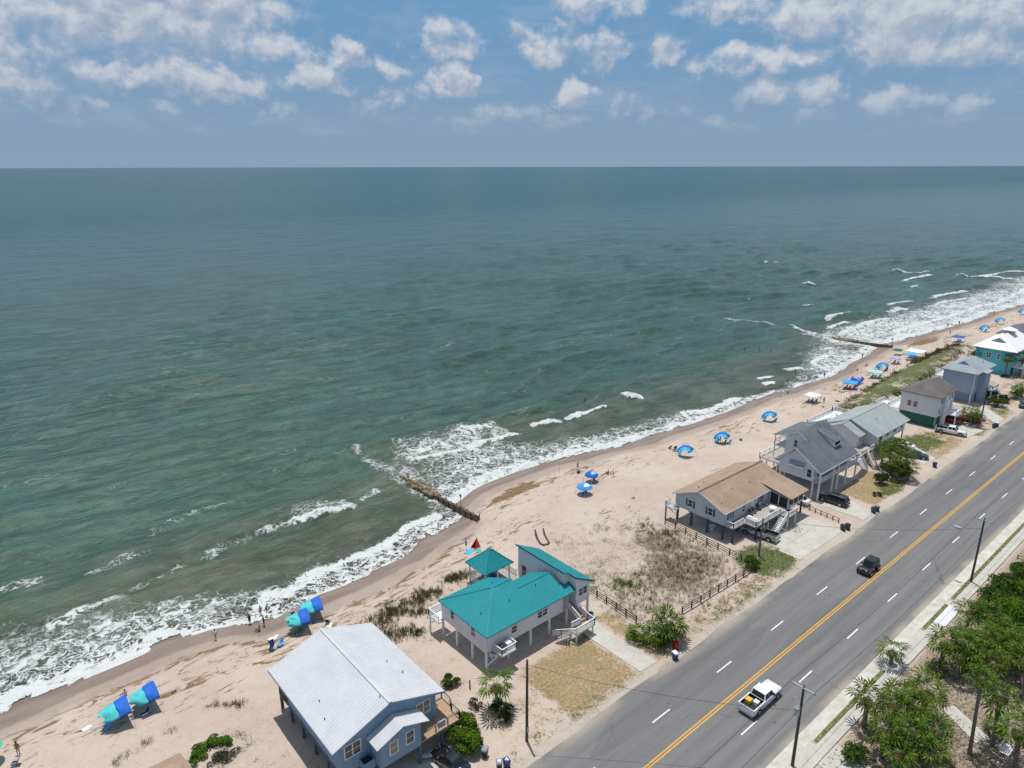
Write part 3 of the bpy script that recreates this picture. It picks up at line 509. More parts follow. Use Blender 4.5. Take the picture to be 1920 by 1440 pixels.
Zs += np.where(d < 7, .05*sst(foam, .3, .7), .16*sst(foam,.5,.9))
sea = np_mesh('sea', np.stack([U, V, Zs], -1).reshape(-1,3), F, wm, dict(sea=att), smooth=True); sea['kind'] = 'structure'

# ------------------------------------------------------------------ road, kerb, pavement, drives
am, t, b, out = newmat('asphalt'); P = t.new('ShaderNodeNewGeometry').outputs['Position']
n1 = t.noise(t.vmath('MULTIPLY', P, (.05, 1, 1)), .7, 4, .6); n2 = t.noise(P, 7, 4, .7); n3 = t.noise(P, .16, 4)
y_ = t.new('ShaderNodeSeparateXYZ', i_0=P).outputs[1]
col = t.mix(t.step(n1, .3, .7), rgb((.140,.138,.138)), rgb((.180,.176,.174))); col = t.mix(t.math('MULTIPLY', t.step(n2, .35, .7), .35), col, rgb((.235,.23,.225)))
lane = t.math('ABSOLUTE', t.math('SUBTRACT', t.math('FRACT', t.math('DIVIDE', t.math('SUBTRACT', y_, 34.1), 1.83)), .5))   # worn wheel tracks
col = t.mix(t.math('MULTIPLY', t.step(lane, .2, .45), .22), col, rgb((.105,.105,.107)))
edge = t.math('ADD', t.step(y_, 40.2, 41.7), t.math('SUBTRACT', 1, t.step(y_, 26.0, 27.1)))
col = t.mix(t.math('MULTIPLY', edge, t.math('MULTIPLY', t.step(t.math('ADD', n3, t.math('MULTIPLY', n2, .5)), .55, .9), .9)), col, rgb((.36,.31,.25)))
ptch = t.new('ShaderNodeTexVoronoi', i_Vector=t.vmath('MULTIPLY', P, (.045, .3, 0))); ptch.inputs['Scale'].default_value = 1.0
col = t.mix(t.math('MULTIPLY', t.step(t.new('ShaderNodeSeparateColor', i_0=ptch.outputs['Color']).outputs[0], .80, .81), .22), col, rgb((.085,.085,.088)))
oil = t.step(t.noise(t.vmath('MULTIPLY', P, (.12, 1, 1)), 1.1, 5, .7), .56, .72); col = t.mix(t.math('MULTIPLY', oil, .3), col, rgb((.09,.088,.088)))
spots = t.step(t.noise(P, .62, 2, .4), .74, .78); col = t.mix(t.math('MULTIPLY', spots, .6), col, rgb((.05,.05,.052)))
crk = t.new('ShaderNodeTexVoronoi', feature='DISTANCE_TO_EDGE', i_Vector=t.vmath('ADD', t.vmath('MULTIPLY', P, (.5, 1, 0)), t.vmath('MULTIPLY', t.new('ShaderNodeTexNoise', i_Vector=P, i_Scale=.7).outputs['Color'], (1.2, 1.2, 0)))); crk.inputs['Scale'].default_value = .14
col = t.mix(t.math('MULTIPLY', t.math('SUBTRACT', 1, t.step(crk.outputs[0], .0, .006)), t.math('MULTIPLY', t.step(n3, .5, .6), .5)), col, rgb((.06,.06,.06)))
t.put(b.inputs['Base Color'], col); b.inputs['Roughness'].default_value = .9; b.inputs['Specular IOR Level'].default_value = .25
bp = t.new('ShaderNodeBump', i_Height=n2); bp.inputs['Strength'].default_value = .25; bp.inputs['Distance'].default_value = .02; t.l.new(bp.outputs[0], b.inputs['Normal'])
def sheet(name, pts, z, mat, th=0):
    m = MB()
    if th: m.slab([(x, y, z) for x, y in pts], th)
    else: m.poly([(x, y, z) for x, y in pts], [tuple(range(len(pts)))])
    o = m.build(name, mat); o['kind'] = 'structure'; return o
# seaward edge of the asphalt is ragged
ed = []
x = -160
while x < 900: ed.append((x, 41.75 + (float(fbm(np.array(x/6.), np.array(2.)))-.5)*.9 + (.5 if 59 < x < 61 else 0))); x += .8 if x < 260 else 6
rd = MB(); n_ = len(ed); rd.poly([(a, 25.9, 0) for a, _ in ed] + [(a, b_, 0) for a, b_ in ed], [(i, i+1, n_+i+1, n_+i) for i in range(n_-1)])
ro = rd.build('road', am); ro['kind'] = 'structure'
mk = MB(); k0 = 71.3 - 12.19*12
def dash(v, u):
    mk.poly([(u, v-.075, .004), (u+3.05, v-.075, .004), (u+3.05, v+.075, .004), (u, v+.075, .004)], [(0,1,2,3)])
for i in range(-12, 55):
    dash(37.12, 51.7 + 12.2*i); dash(29.87, 57.55 + 12.2*i)
mk.build('lane_markings', M['line_white'])['kind'] = 'structure'
yl = MB()
for v in (33.88, 33.56): yl.poly([(-160, v-.075, .004), (900, v-.075, .004), (900, v+.075, .004), (-160, v+.075, .004)], [(0,1,2,3)])
yl.build('centre_line', M['line_yellow'])['kind'] = 'structure'
gt_ = MB(); gt_.box(-160, 900, 24.62, 25.9, -.1, .006); gt_.build('gutter', M['curb'])['kind'] = 'structure'
STRIPS = [(-160, 50), (62.4, 79.2), (91.2, 99.5), (101.4, 168), (176, 900)]
pv = MB(); kb = MB(); gs = MB()
for a, b_ in STRIPS:
    kb.box(a, b_, 24.46, 24.618, -.1, .13); gs.box(a, b_, 24.03, 24.458, -.1, .115)
    kb.box(a-.12, a-.002, 23.98, 24.618, -.1, .128); kb.box(b_+.002, b_+.12, 23.98, 24.618, -.1, .128)
prev = -160
for (a0, b0), (a1, b1) in zip(STRIPS[:-1], STRIPS[1:]):
    pv.box(b0+.125, a1-.125, 24.0, 24.615, -.1, .06)
x = -160
while x < 420:
    if not (93.9 < x < 99.7): pv.box(x, x+1.79, 22.72, 23.975, -.1, .118 + rng.uniform(-.004, .004))
    x += 1.8
kb.build('kerb', M['curb'])['kind'] = 'structure'
pv.build('pavement', M['concrete'])['kind'] = 'structure'
nw = MB()
for i in range(3): nw.box(94.0+1.93*i, 95.92+1.93*i, 22.55, 23.98, -.1, .124)
nw.build('new_pavement_slab', M['new_concrete'])['kind'] = 'structure'
def blades(name, spots, mat, n=10, h=.5, sp=.25, w_=.02, seed=1, kind='stuff', lean=.5):
    """spots: array (x, y, z, scale) of tufts; every tuft is a fan of bent blades"""
    r = np.random.RandomState(seed); S = np.asarray(spots, float); S = np.repeat(S, n, 0); m = len(S)
    a = r.rand(m)*2*np.pi; ro_ = r.rand(m)**.7*sp*S[:,3]; bx = S[:,0]+np.cos(a)*ro_; by = S[:,1]+np.sin(a)*ro_; bz = S[:,2]-.03
    hh = h*S[:,3]*(.55+.7*r.rand(m)); a2 = a+r.normal(0,.8,m); ln = hh*lean*(.3+r.rand(m)); ww = w_*S[:,3]*(.7+.6*r.rand(m))
    px, py = -np.sin(a2)*ww, np.cos(a2)*ww; mx_, my_ = bx+np.cos(a2)*ln*.35, by+np.sin(a2)*ln*.35
    Vv = np.stack([np.stack([bx-px,by-py,bz],-1), np.stack([bx+px,by+py,bz],-1), np.stack([mx_+px*.8,my_+py*.8,bz+hh*.62],-1), np.stack([bx+np.cos(a2)*ln,by+np.sin(a2)*ln,bz+hh],-1), np.stack([mx_-px*.8,my_-py*.8,bz+hh*.62],-1)],1).reshape(-1,3)
    i = np.arange(m)*5; Fq = np.concatenate([np.stack([i,i+1,i+2],-1), np.stack([i,i+2,i+4],-1), np.stack([i+4,i+2,i+3],-1)])
    o = np_mesh(name, Vv, Fq, mat)
    if kind: o['kind'] = kind
    return o
def scatter(n, u0, u1, v0, v1, fn, seed, smin=.6, smax=1.3):
    r = np.random.RandomState(seed); u = r.uniform(u0,u1,n); v = r.uniform(v0,v1,n); k = r.rand(n) < fn(u, v)
    u, v = u[k], v[k]; return np.stack([u, v, height(u, v), r.uniform(smin, smax, len(u))], -1)
gs.build('verge', pm('verge_turf', (.13,.135,.045), .95, .35, 2.5, alt=(.20,.20,.08)))['kind'] = 'structure'
vg = np.concatenate([np.stack([np.random.RandomState(i).uniform(a, min(b_, 330), int((min(b_,330)-max(a,40))*16)), np.random.RandomState(i+50).uniform(24.06, 24.44, int((min(b_,330)-max(a,40))*16))], -1) for i, (a, b_) in enumerate(STRIPS) if b_ > 52])
vg = vg[vg[:,0] > 40]; vg = np.concatenate([vg, np.full((len(vg),1), .11), np.random.RandomState(2).uniform(.5,1.1,(len(vg),1))], 1)
blades('verge_grass', vg, M['lawn_grass'], 7, .11, .16, .018, 4)
def drive(name, poly, z=.006, mat='concrete', th=.1):
    return sheet(name, poly, z, M[mat], th)
drive('driveway', [(57,43.2),(59.9,43.0),(59.85,51.8),(60.6,54.8),(57.6,55.3),(57.0,52.2)], .012, 'concrete')
for (a, b_, c_, d_) in [(95.2,99.6,43.3,46.9),(99.63,104.3,43.2,46.9),(104.33,109.2,43.1,46.9),(95.9,100.1,46.93,50.6),(100.13,104.6,46.93,50.6),(104.63,109.4,46.93,50.6),(96,109.4,50.63,54.4)]:
    drive('driveway', [(a,c_),(b_,c_),(b_,d_),(a,d_)], .012 + rng.uniform(-.004,.006))
drive('driveway', [(115.4,42.6),(119.3,42.6),(121.3,47.6),(121.6,51.4),(115.4,51.4)], .012)
drive('driveway', [(148.5,45.2),(153.6,44.6),(157.5,50.5),(152,51.5)], .004)
drive('driveway', [(171.5,44.5),(179.5,43.6),(179.8,49.5),(172.5,50.5)], .01); drive('driveway', [(186.5,43.3),(191.5,43),(199,49.5),(194,50.5)], .01); drive('driveway', [(205,43.3),(209,43),(224,49.0),(220,50)], .004)
drive('driveway', [(26,44.0),(33.5,43.9),(33.4,50.7),(26,50.7)], .01, 'concrete')
drive('driveway', [(59.5,13),(63.2,13.5),(63.9,22.68),(60,22.68)], .03); drive('path', [(75.2,13.2),(77,12.4),(79.4,16.6),(77.9,17.4)], .05)
drive('carport_slab', [(43.6,55.6),(56.6,55.6),(56.6,64),(43.6,64)], .012); drive('carport_slab', [(116.9,51.6),(131.6,51.0),(131.6,60),(116.9,60.2)], .012); drive('carport_slab', [(91.9,54.8),(109,54.8),(109,63.5),(91.9,63.5)], .012)

# ------------------------------------------------------------------ building helpers
def window(root, axis, plane, c, z0, z1, wd, frame='white_paint', pane='glass', mull=1, face=-1, shutters=None):
    """axis 'v': wall plane y=plane, window centred at x=c; axis 'u': wall plane x=plane centred at y=c; faces the negative side"""
    def B(m, a0, a1, o0, o1, zz0, zz1):
        lo, hi = sorted((plane + face*o0, plane + face*o1))
        m.box(a0, a1, lo, hi, zz0, zz1) if axis == 'v' else m.box(lo, hi, a0, a1, zz0, zz1)
    f = MB(); t_ = .09; a, b_ = c-wd/2, c+wd/2
    B(f, a-t_, b_+t_, -.02, .055, z1, z1+t_); B(f, a-t_, b_+t_, -.02, .075, z0-t_, z0); B(f, a-t_, a, -.02, .05, z0, z1); B(f, b_, b_+t_, -.02, .05, z0, z1)
    for i in range(1, mull): x = a + wd*i/mull; B(f, x-.05, x+.05, -.02, .045, z0, z1)
    B(f, a, b_, -.02, .035, (z0+z1)/2-.025, (z0+z1)/2+.025)
    w_ = f.build('window', M[frame], root)
    g_ = MB(); B(g_, a, b_, -.02, .015, z0, z1); g_.build('pane', M[pane], w_)
    if shutters:
        for s in (-1, 1):
            m = MB(); x = c + s*(wd/2+t_+.19); B(m, x-.17, x+.17, -.01, .04, z0-.05, z1+.05); m.build('shutter', M[shutters], root)
    return w_
def post_mb(u, v, z0, z1, s=.2): return MB().box(u-s/2, u+s/2, v-s/2, v+s/2, z0, z1)
def posts(root, pts, z1, mat, s=.22, z0=-.2):
    for p in pts: post_mb(p[0], p[1], z0, p[2] if len(p) > 2 else z1, s).build('post', M[mat], root)
def door(root, axis, plane, c, z0, wd=.95, h=2.05, mat='white_paint', face=-1):
    m = MB(); lo, hi = sorted((plane-face*.02, plane+face*.05))
    m.box(c-wd/2, c+wd/2, lo, hi, z0, z0+h) if axis == 'v' else m.box(lo, hi, c-wd/2, c+wd/2, z0, z0+h); return m.build('door', M[mat], root)
def vent(root, u, v, z, h=.4): MB().tube([(u,v,z-.15),(u,v,z+h)], .055, 7).build('vent_pipe', M['black_plastic'], root)
def roof(root, planes, mat, t=.12, seam=None, name='roof', trim=None):
    m = MB()
    for p in planes: m.slab(p, t)
    if seam:
        for p in planes: m.seams(p, seam)
    return m.build(name, M[mat], root)

# ------------------------------------------------------------------ blue-grey house with white metal gable roof
h = thing('raised_house', 'blue-grey raised house under a white metal gable roof at the bottom of the photo', 'house', (27.3, 51, 0))
m = MB(); m.prism_v([(21.9,2.0),(32.8,2.0),(32.8,5.62),(27.35,7.55),(21.9,5.72)], 50.9, 63.4); m.build('wall', M['blue_siding'], h)
zr = lambda u: 7.75 - abs(u-27.35)*.3516
L_ = [(20.95,50.6,5.5),(27.35,50.6,7.75),(27.35,65.75,7.75),(20.95,65.75,5.5)]; R_ = [(27.35,50.6,7.75),(33.75,50.6,5.5),(33.75,65.75,5.5),(27.35,65.75,7.75)]
rf = roof(h, [L_, R_], 'white_metal', .1, .42)
m = MB(); m.bar((27.35,50.58,7.79),(27.35,65.77,7.79),.34,.06); m.build('ridge_cap', M['white_metal'], rf)
m = MB()
for a, b_ in [((20.93,50.6,5.36),(27.35,50.57,7.61)),((33.77,50.6,5.36),(27.35,50.57,7.61))]: m.bar((a[0],50.57,a[2]),(b_[0],50.57,b_[2]),.05,.2)
m.bar((20.92,50.55,5.38),(20.92,65.8,5.38),.05,.18); m.bar((33.78,50.55,5.38),(33.78,65.8,5.38),.05,.18); m.build('fascia', M['blue_siding'], h)
for u, v in [(22.8,57.0),(22.2,54.6),(27.0,52),(30.9,57.3),(31.4,54.9)]: vent(h, u, v, zr(u), .25)
for u in (21.95, 27.3, 32.7):
    posts(h, [(u,v) for v in (65.5,62.85,60,57.1,54.2,51.1)], 2.05, 'blue_post', .28)
posts(h, [(21.95,65.5,5.4),(27.3,65.5,5.4),(32.7,65.5,5.4)], 5.4, 'timber', .16, 2.0)
m = MB(); m.box(21.8,32.9,63.42,65.65,1.85,2.02); m.rail([(21.85,63.5,2.02),(21.85,65.6,2.02),(32.85,65.6,2.02),(32.85,63.5,2.02)], .95); m.build('porch', M['timber'], h)
MB().box(21.85,32.85,50.95,63.35,1.72,1.99).build('floor_beam', M['blue_post'], h)
window(h,'v',50.9,23.15,3.8,5.22,1.62,mull=2); window(h,'v',50.9,31.25,3.95,5.32,1.55,pane='blind',mull=2)
m = MB(); m.prism_v([(25,2.35),(29.62,2.35),(29.62,5.2),(27.57,5.95),(25,5.08)], 48.9, 50.897); m.build('wall', M['blue_siding'], h)
br = [[(24.58,48.68,4.98),(27.57,48.68,6.08),(27.57,50.86,6.08),(24.58,50.86,4.98)],[(27.57,48.68,6.08),(30.56,48.68,4.98),(30.56,50.86,4.98),(27.57,50.86,6.08)]]
roof(h, br, 'white_metal', .08, .42, 'entry_roof')
window(h,'v',48.9,26.5,3.4,4.75,.82,pane='blind'); window(h,'v',48.9,28.35,3.5,4.85,.82)
posts(h, [(29.5,49.05),(25.15,49.05)], 2.36, 'blue_post', .26)
m = MB(); m.box(23.72,24.95,49.9,50.86,1.98,2.1); m.box(23.72,23.78,49.9,50.86,2.1,2.95); m.box(23.78,24.89,49.9,49.96,2.1,2.95); m.box(24.89,24.95,49.9,50.86,2.1,2.95); m.build('equipment_platform', M['blue_siding'], h)
m = MB(); m.box(23.95,24.7,50.1,50.75,2.1,2.85); m.tube([(24.32,50.42,2.85),(24.32,50.42,2.9)], .27, 16); m.build('air_conditioner', M['black_plastic'], h)
MB().bar((24.8,49.95,2.0),(25.0,49.9,.1),.1,.1).bar((23.85,50.8,1.2),(23.85,49.95,2.0),.1,.1).build('brace', M['blue_post'], h)
m = MB(); m.box(29.72,34.6,49.0,50.85,2.42,2.58); m.box(32.95,34.9,50.86,53.0,2.42,2.58); dk = m.build('deck', M['deck'], h)
m = MB(); m.rail([(30.0,49.06,2.58),(34.5,49.06,2.58),(34.5,50.5,2.58),(34.85,51.2,2.58),(34.85,52.9,2.58),(33.0,52.9,2.58)], 1.0, .14, 'wire', .1, 1.5); m.bar((33.2,51.1,3.5),(33.2,52.8,3.5),.1,.05); m.build('railing', M['timber'], h)
posts(h, [(34.4,49.15),(32.2,49.15),(34.7,52.8)], 2.42, 'blue_post', .2)

tw = MB(); tw.box(31.75,32.65,48.985,49.0,2.95,3.66); tw.box(31.75,32.65,49.0,49.13,3.645,3.66); tw.box(31.75,32.65,49.13,49.145,3.1,3.66)
tag(tw.build('towel', M['grey_fab']), 'grey-blue towel hung over the wooden deck rail of the white-roofed house', 'towel')
kr = []
for i in range(9):
    f_ = i/8-.5; w_ = .40*math.sqrt(max(.02, 1-(2*f_)**2)); kr.append([(29.9+f_*1.0, 48.85+f_*2.9, .35)] * 1)
ky = MB(); rings = []
for i in range(11):
    f_ = i/5-1; w_ = .38*max(.05, 1-f_*f_)**.6; cx, cy = 30.9+f_*.9, 48.75-f_*.35
    tx, ty = .93, -.36; nx, ny = .36, .93
    rings.append([(cx+f_*.8*tx+nx*w_*math.cos(a), cy+f_*.8*ty+ny*w_*math.cos(a), .55+.2*math.sin(a)+.16*f_*f_) for a in [k*math.pi/4 for k in range(8)]])
ky.loft(rings); tag(ky.build('kayak', M['grey_fab'], smooth=True), 'pale grey kayak stored under the wooden deck of the white-roofed house', 'kayak')

# ------------------------------------------------------------------ teal-roofed white house
h = thing('raised_house', 'white raised house under a folded teal metal roof', 'house', (50, 59, 0))
m = MB(); m.box(43.1,51.0,55.4,64.6,2.45,4.78); m.box(51.003,56.8,55.4,61.7,2.45,4.78); m.build('wall', M['white_siding'], h)
m = MB()
m.poly([(56.75,55.45,4.7),(56.75,61.6,4.7),(56.75,58.55,6.3),(56.6,55.45,4.7),(56.6,61.6,4.7),(56.6,58.55,6.3)], [(0,1,2),(5,4,3),(0,2,5,3),(2,1,4,5)]); m.build('gable', M['white_siding'], h)
zf = lambda v: 4.92 + .45*(v-55)
P_ = [[(42.9,55,4.92),(50.95,55,4.92),(50.95,60,7.17),(47.9,60,7.17)], [(42.9,65,4.92),(42.9,55,4.92),(47.9,60,7.17)], [(50.95,65,4.92),(42.9,65,4.92),(47.9,60,7.17),(50.95,60,7.17)],
      [(50.955,55,4.92),(57.75,55,4.92),(57.75,56.6,zf(56.6)),(56.35,56.6,zf(56.6)),(56.35,58.55,zf(58.55)),(50.955,58.55,zf(58.55))], [(56.35,62.1,4.92),(50.955,62.1,4.92),(50.955,58.55,zf(58.55)),(56.35,58.55,zf(58.55))]]
rf = roof(h, P_, 'teal_metal', .12, .42)
m = MB()
for a, b_ in [((42.9,55,4.95),(47.9,60,7.2)),((42.9,65,4.95),(47.9,60,7.2)),((47.9,60,7.2),(50.95,60,7.2)),((50.97,58.55,6.55),(56.35,58.55,6.55))]: m.bar(a, b_, .15, .04)
m.build('ridge_cap', M['teal_metal'], rf)
m = MB(); m.poly([(50.96,56.7,5.6),(50.96,63.3,5.6),(50.96,60,7.05),(50.9,56.7,5.6),(50.9,63.3,5.6),(50.9,60,7.05)], [(0,1,2),(5,4,3),(0,2,5,3),(2,1,4,5)]); m.build('gable_infill', M['teal_trim'], h); m = MB()
for a, b_ in [((56.38,56.6,zf(56.6)-.03),(56.38,58.55,zf(58.55)-.03)),((57.78,55,4.87),(57.78,56.6,zf(56.6)-.03)),((56.38,56.62,zf(56.6)-.03),(57.78,56.62,zf(56.6)-.03))]: m.bar(a, b_, .08, .22)
m.build('gable_trim', M['teal_trim'], h)
for u, v in [(44.6,58.2),(48.6,57.6),(53.2,57.8),(49,61.5)]: vent(h, u, v, 4.92+.45*min(v-55, 65-v, u-42.9 if u < 47.9 else 9), .3)
# mono-pitch wing
m = MB(); m.prism_v([(56.95,2.5),(60.55,2.5),(60.55,5.22),(56.95,7.1)], 56.4, 65.5); m.prism_v([(58.0,2.5),(60.55,2.5),(60.55,5.22),(58.0,6.55)], 55.1, 56.397); m.build('wing_wall', M['white_siding'], h)
zs = lambda u: 5.05 + (61.2-u)*.533
sp = [[(56.7,56.2,zs(56.7)),(57.75,56.2,zs(57.75)),(57.75,54.9,zs(57.75)),(61.2,54.9,5.05),(61.2,65.75,5.05),(56.7,65.75,zs(56.7))]]
m = MB(); m.slab(sp[0], .12); m.seams(sp[0], .42); m.build('wing_roof', M['teal_metal'], h)
m = MB(); m.bar((56.67,56.2,zs(56.7)-.05),(56.67,65.77,zs(56.7)-.05),.05,.2); m.bar((57.75,54.87,zs(57.75)-.07),(61.2,54.87,4.98),.05,.2); m.bar((57.72,54.9,zs(57.75)-.07),(57.72,56.2,zs(57.75)-.07),.05,.2); m.build('wing_fascia', M['teal_trim'], h)
window(h,'v',55.1,59.25,3.75,4.75,1.5,mull=2); window(h,'u',56.95,64.2,3.0,4.6,.9); window(h,'u',43.1,62.15,3.65,4.62,.7); window(h,'u',43.1,57.88,3.55,4.62,.7)
window(h,'v',55.4,47.5,3.28,4.2,.82); window(h,'v',55.4,52.27,3.38,4.26,1.6,mull=2)
posts(h, [(43.22,64.5),(43.22,61.45),(43.2,58.2),(43.2,55.5),(46.6,55.5),(50.3,55.5),(53.55,55.5),(56.7,55.5),(46.6,60),(50.3,60),(53.55,60),(56.7,61.5),(46.6,64.4),(50.6,64.4),(60.4,55.2),(60.4,60.5),(60.4,65.3),(57.2,65.3)], 2.46, 'white_paint', .24)
MB().box(43.16,56.7,55.46,61.6,2.3,2.444).build('floor_beam', M['white_paint'], h)
m = MB(); m.box(42.2,43.05,64.0,66.3,2.2,2.35); m.rail([(42.25,64.0,2.35),(42.25,66.25,2.35),(44.4,66.25,2.35)], 1.0, .13, 'boards'); m.box(43.06,44.5,64.7,66.3,2.2,2.35); m.build('side_deck', M['white_paint'], h)
posts(h, [(42.35,66.15),(44.3,66.15)], 2.2, 'white_paint', .14)
m = MB(); m.bar((42.3,66.1,1.2),(43.2,64.6,2.2),.1,.1); m.build('brace', M['white_paint'], h)
m = MB(); m.box(50.4,56.9,61.75,69.2,2.3,2.45); m.build('rear_deck', M['gray_deck'], h)
m = MB(); m.rail([(55.6,69.0,2.45),(56.8,68.4,2.45),(56.8,65.8,2.45)], 1.0, .13, 'boards'); m.build('deck_railing', M['white_paint'], h)
posts(h, [(50.6,69),(55.4,69),(50.6,65.4),(55.4,65.4)], 2.3, 'white_paint', .2)
# front stair and landing
m = MB(); m.stairs((57.5,55.7,2.45),(57.5,52.9,1.35),1.15,(1,0,0)); m.build('stairs', M['deck'], h)
MB().box(56.85,58.05,55.4,56.9,2.3,2.45).build('landing', M['gray_deck'], h); MB().box(54.9,58.2,51.85,53.1,1.15,1.3).build('landing', M['gray_deck'], h)
m = MB(); m.rail([(56.85,55.4,2.45),(56.85,53.1,1.45)], .95, .2, 'boards', .09, 3); m.rail([(58.15,56.0,2.45),(58.15,53.0,1.35),(58.2,51.85,1.3),(54.95,51.85,1.3)], 1.0, .13, 'boards', .1, 3.5); m.rail([(54.95,51.85,1.3),(53.9,53.6,.7),(53.4,54.6,.25)], .9, .13, 'boards', .09, 3); m.rail([(56.8,53.05,1.35),(55.3,53.2,1.3)], .9, .13, 'boards', .09, 3); m.build('stair_railing', M['white_paint'], h)
MB().stairs((54.5,52.5,1.25),(53.3,53.9,.02),1.1,(.76,.65,0)).build('lower_stairs', M['gray_deck'], h)
posts(h, [(55.05,52.0),(58.05,52.0),(55.05,53.0),(58.05,53.05),(54.85,53.1)], 1.2, 'white_paint', .16)
# equipment balcony on the road side
m = MB(); m.box(44.15,46.5,53.7,55.37,2.3,2.42); m.rail([(44.2,55.3,2.42),(44.2,53.76,2.42),(46.45,53.76,2.42),(46.45,55.3,2.42)], .95, .1, 'pickets', .08, 1.6); m.box(43.5,44.15,54.5,55.37,1.9,2.0); m.rail([(43.55,55.3,2.0),(43.55,54.55,2.0),(44.15,54.55,2.0)],.3,.3,'wire'); m.bar((43.2,55.3,.8),(44.3,54.6,1.95),.1,.12); m.build('service_balcony', M['white_paint'], h)
m = MB(); m.box(44.45,45.25,54.1,54.9,2.42,3.2); m.tube([(44.85,54.5,3.2),(44.85,54.5,3.25)],.3,14); m.build('air_conditioner', M['black_plastic'], h)
m = MB(); m.box(45.45,46.2,54.2,54.95,2.42,3.25); m.build('water_tank', M['white_paint'], h)
door(h,'v',55.4,56.3,2.5,.8,1.95,'gray_deck')

# gazebo
h = thing('gazebo', 'teal-roofed gazebo with white posts behind the teal-roofed house', 'gazebo', (53.05, 67.1, 2.45))
A_ = [(50.5,64.9,5.42),(55.6,64.9,5.42),(55.6,69.35,5.42),(50.5,69.35,5.42)]; ap = (53.05,67.1,7.55)
pl = [[A_[i], A_[(i+1) % 4], ap] for i in range(4)]
rf = roof(h, pl, 'teal_metal', .1, .42); m = MB()
for p in A_: m.bar((p[0],p[1],p[2]+.03),(ap[0],ap[1],ap[2]+.03),.13,.04)
m.build('ridge_cap', M['teal_metal'], rf)
for (u, v) in [(50.95,65.35),(55.15,65.35),(55.15,68.9),(50.95,68.9),(53.05,65.35),(53.05,68.9)]: post_mb(u,v,2.45,5.4,.16).build('post', M['white_paint'], h)
m = MB(); m.rail([(50.95,65.35,2.45),(50.95,68.9,2.45),(55.15,68.9,2.45)], 1.0, .13, 'boards'); m.rail([(50.95,65.35,2.45),(53.05,65.35,2.45)], 1.0, .13, 'boards'); m.build('railing', M['white_paint'], h)
t_ = thing('patio_table', 'dark table in the shade of the teal gazebo', 'table', (53.5,67.0,2.45)); MB().tube([(53.5,67,3.15),(53.5,67,3.2)],.6,16).build('table_top', M['navy'], t_); MB().tube([(53.5,67,2.45),(53.5,67,3.15)],.06,8).build('leg', M['navy'], t_)

# ------------------------------------------------------------------ brown-roofed house
h = thing('raised_house', 'grey raised house under a wide brown shingle roof with blue shutters', 'house', (100.5, 59, 0))
m = MB(); m.prism_u([(54.6,2.45),(64.2,2.45),(64.2,4.85),(59.5,6.72),(54.6,4.75)], 91.5, 109.9); m.build('wall', M['gray_siding'], h)
zc = lambda v: 4.8 + .404*(v-54.3)
zp = lambda v: 4.5 + .19*(v-50.3)
vx = 56.35; ridge = 6.9
P_ = [[(91.1,54.3,4.8),(104.6,54.3,4.8),(104.6,59.5,ridge),(91.1,59.5,ridge)], [(104.603,vx,zc(vx)),(110.4,vx,zc(vx)),(110.4,59.5,ridge),(104.603,59.5,ridge)], [(110.4,64.7,4.8),(91.1,64.7,4.8),(91.1,59.5,ridge),(110.4,59.5,ridge)], [(104.6,50.3,4.5),(110.4,50.3,4.5),(110.4,vx-.003,zp(vx)),(104.6,vx-.003,zp(vx))]]
rf = roof(h, P_, 'brown_shingle', .15)
MB().bar((91.08,59.5,ridge+.02),(110.42,59.5,ridge+.02),.3,.05).build('ridge_cap', M['umber_shingle'], rf)
m = MB(); m.prism_u([(50.9,4.25),(56.2,5.3),(vx,zc(vx)-.05),(54.4,zc(54.4)-.1)], 104.62, 104.7); m.build('wing_cheek', M['pale_siding'], h)
m = MB(); m.bar((91.07,54.3,4.68),(91.07,59.5,ridge-.1),.05,.22); m.bar((91.07,64.7,4.68),(91.07,59.5,ridge-.1),.05,.22); m.bar((91.07,54.27,4.7),(104.6,54.27,4.7),.05,.16); m.build('fascia', M['white_paint'], h)
for u, v in [(92.6,56),(97.5,57.4),(102.4,57),(96.2,62),(93.5,61.2)]: vent(h, u, v, 4.8+.404*min(v-54.3, 64.7-v), .25)
for c_, a in [(61.2,3.5),(57.3,3.5)]: window(h,'u',91.5,c_,3.35,4.55,.85,shutters='navy')
window(h,'v',54.6,93.2,3.2,4.5,.85,shutters='navy'); window(h,'v',54.6,97.0,3.2,4.4,.8); door(h,'v',54.6,99.6,2.5); window(h,'v',54.6,102.3,3.2,4.4,.8,shutters='navy')
posts(h, [(91.65,63.7),(91.65,60.9),(91.6,57.7),(91.5,54.7),(95.6,54.7),(100,54.7),(104.5,54.7),(109.7,54.7),(95.6,60),(100,60),(104.5,60),(109.7,60),(95.6,64),(100,64),(104.5,64),(109.7,64),(95.6,51.2),(91.7,53.0)], 2.46, 'navy', .3)
m = MB(); m.box(105.0,110.1,51.0,54.5,2.25,2.4); m.build('porch_floor', M['gray_deck'], h)
m = MB()
for u in (105.05,106.75,108.4,110.05): m.box(u-.07,u+.07,51.0,51.14,2.4,4.45)
for v in (52.8,54.4): m.box(104.98,105.12,v-.07,v+.07,2.4,4.6); m.box(109.98,110.12,v-.07,v+.07,2.4,4.6)
m.box(105.0,110.1,51.02,51.12,2.4,2.62); m.box(105.0,110.1,51.02,51.12,4.32,4.45); m.build('porch_frame', M['white_paint'], h)
m = MB(); m.box(105.13,109.97,51.05,51.08,2.62,4.32); m.box(105.04,105.07,51.15,54.45,2.42,4.5); m.box(110.03,110.06,51.15,54.45,2.42,4.5); m.build('porch_screen', M['screen'], h)
posts(h, [(105.2,51.15),(110.0,51.15)], 2.25, 'dark_timber', .25)
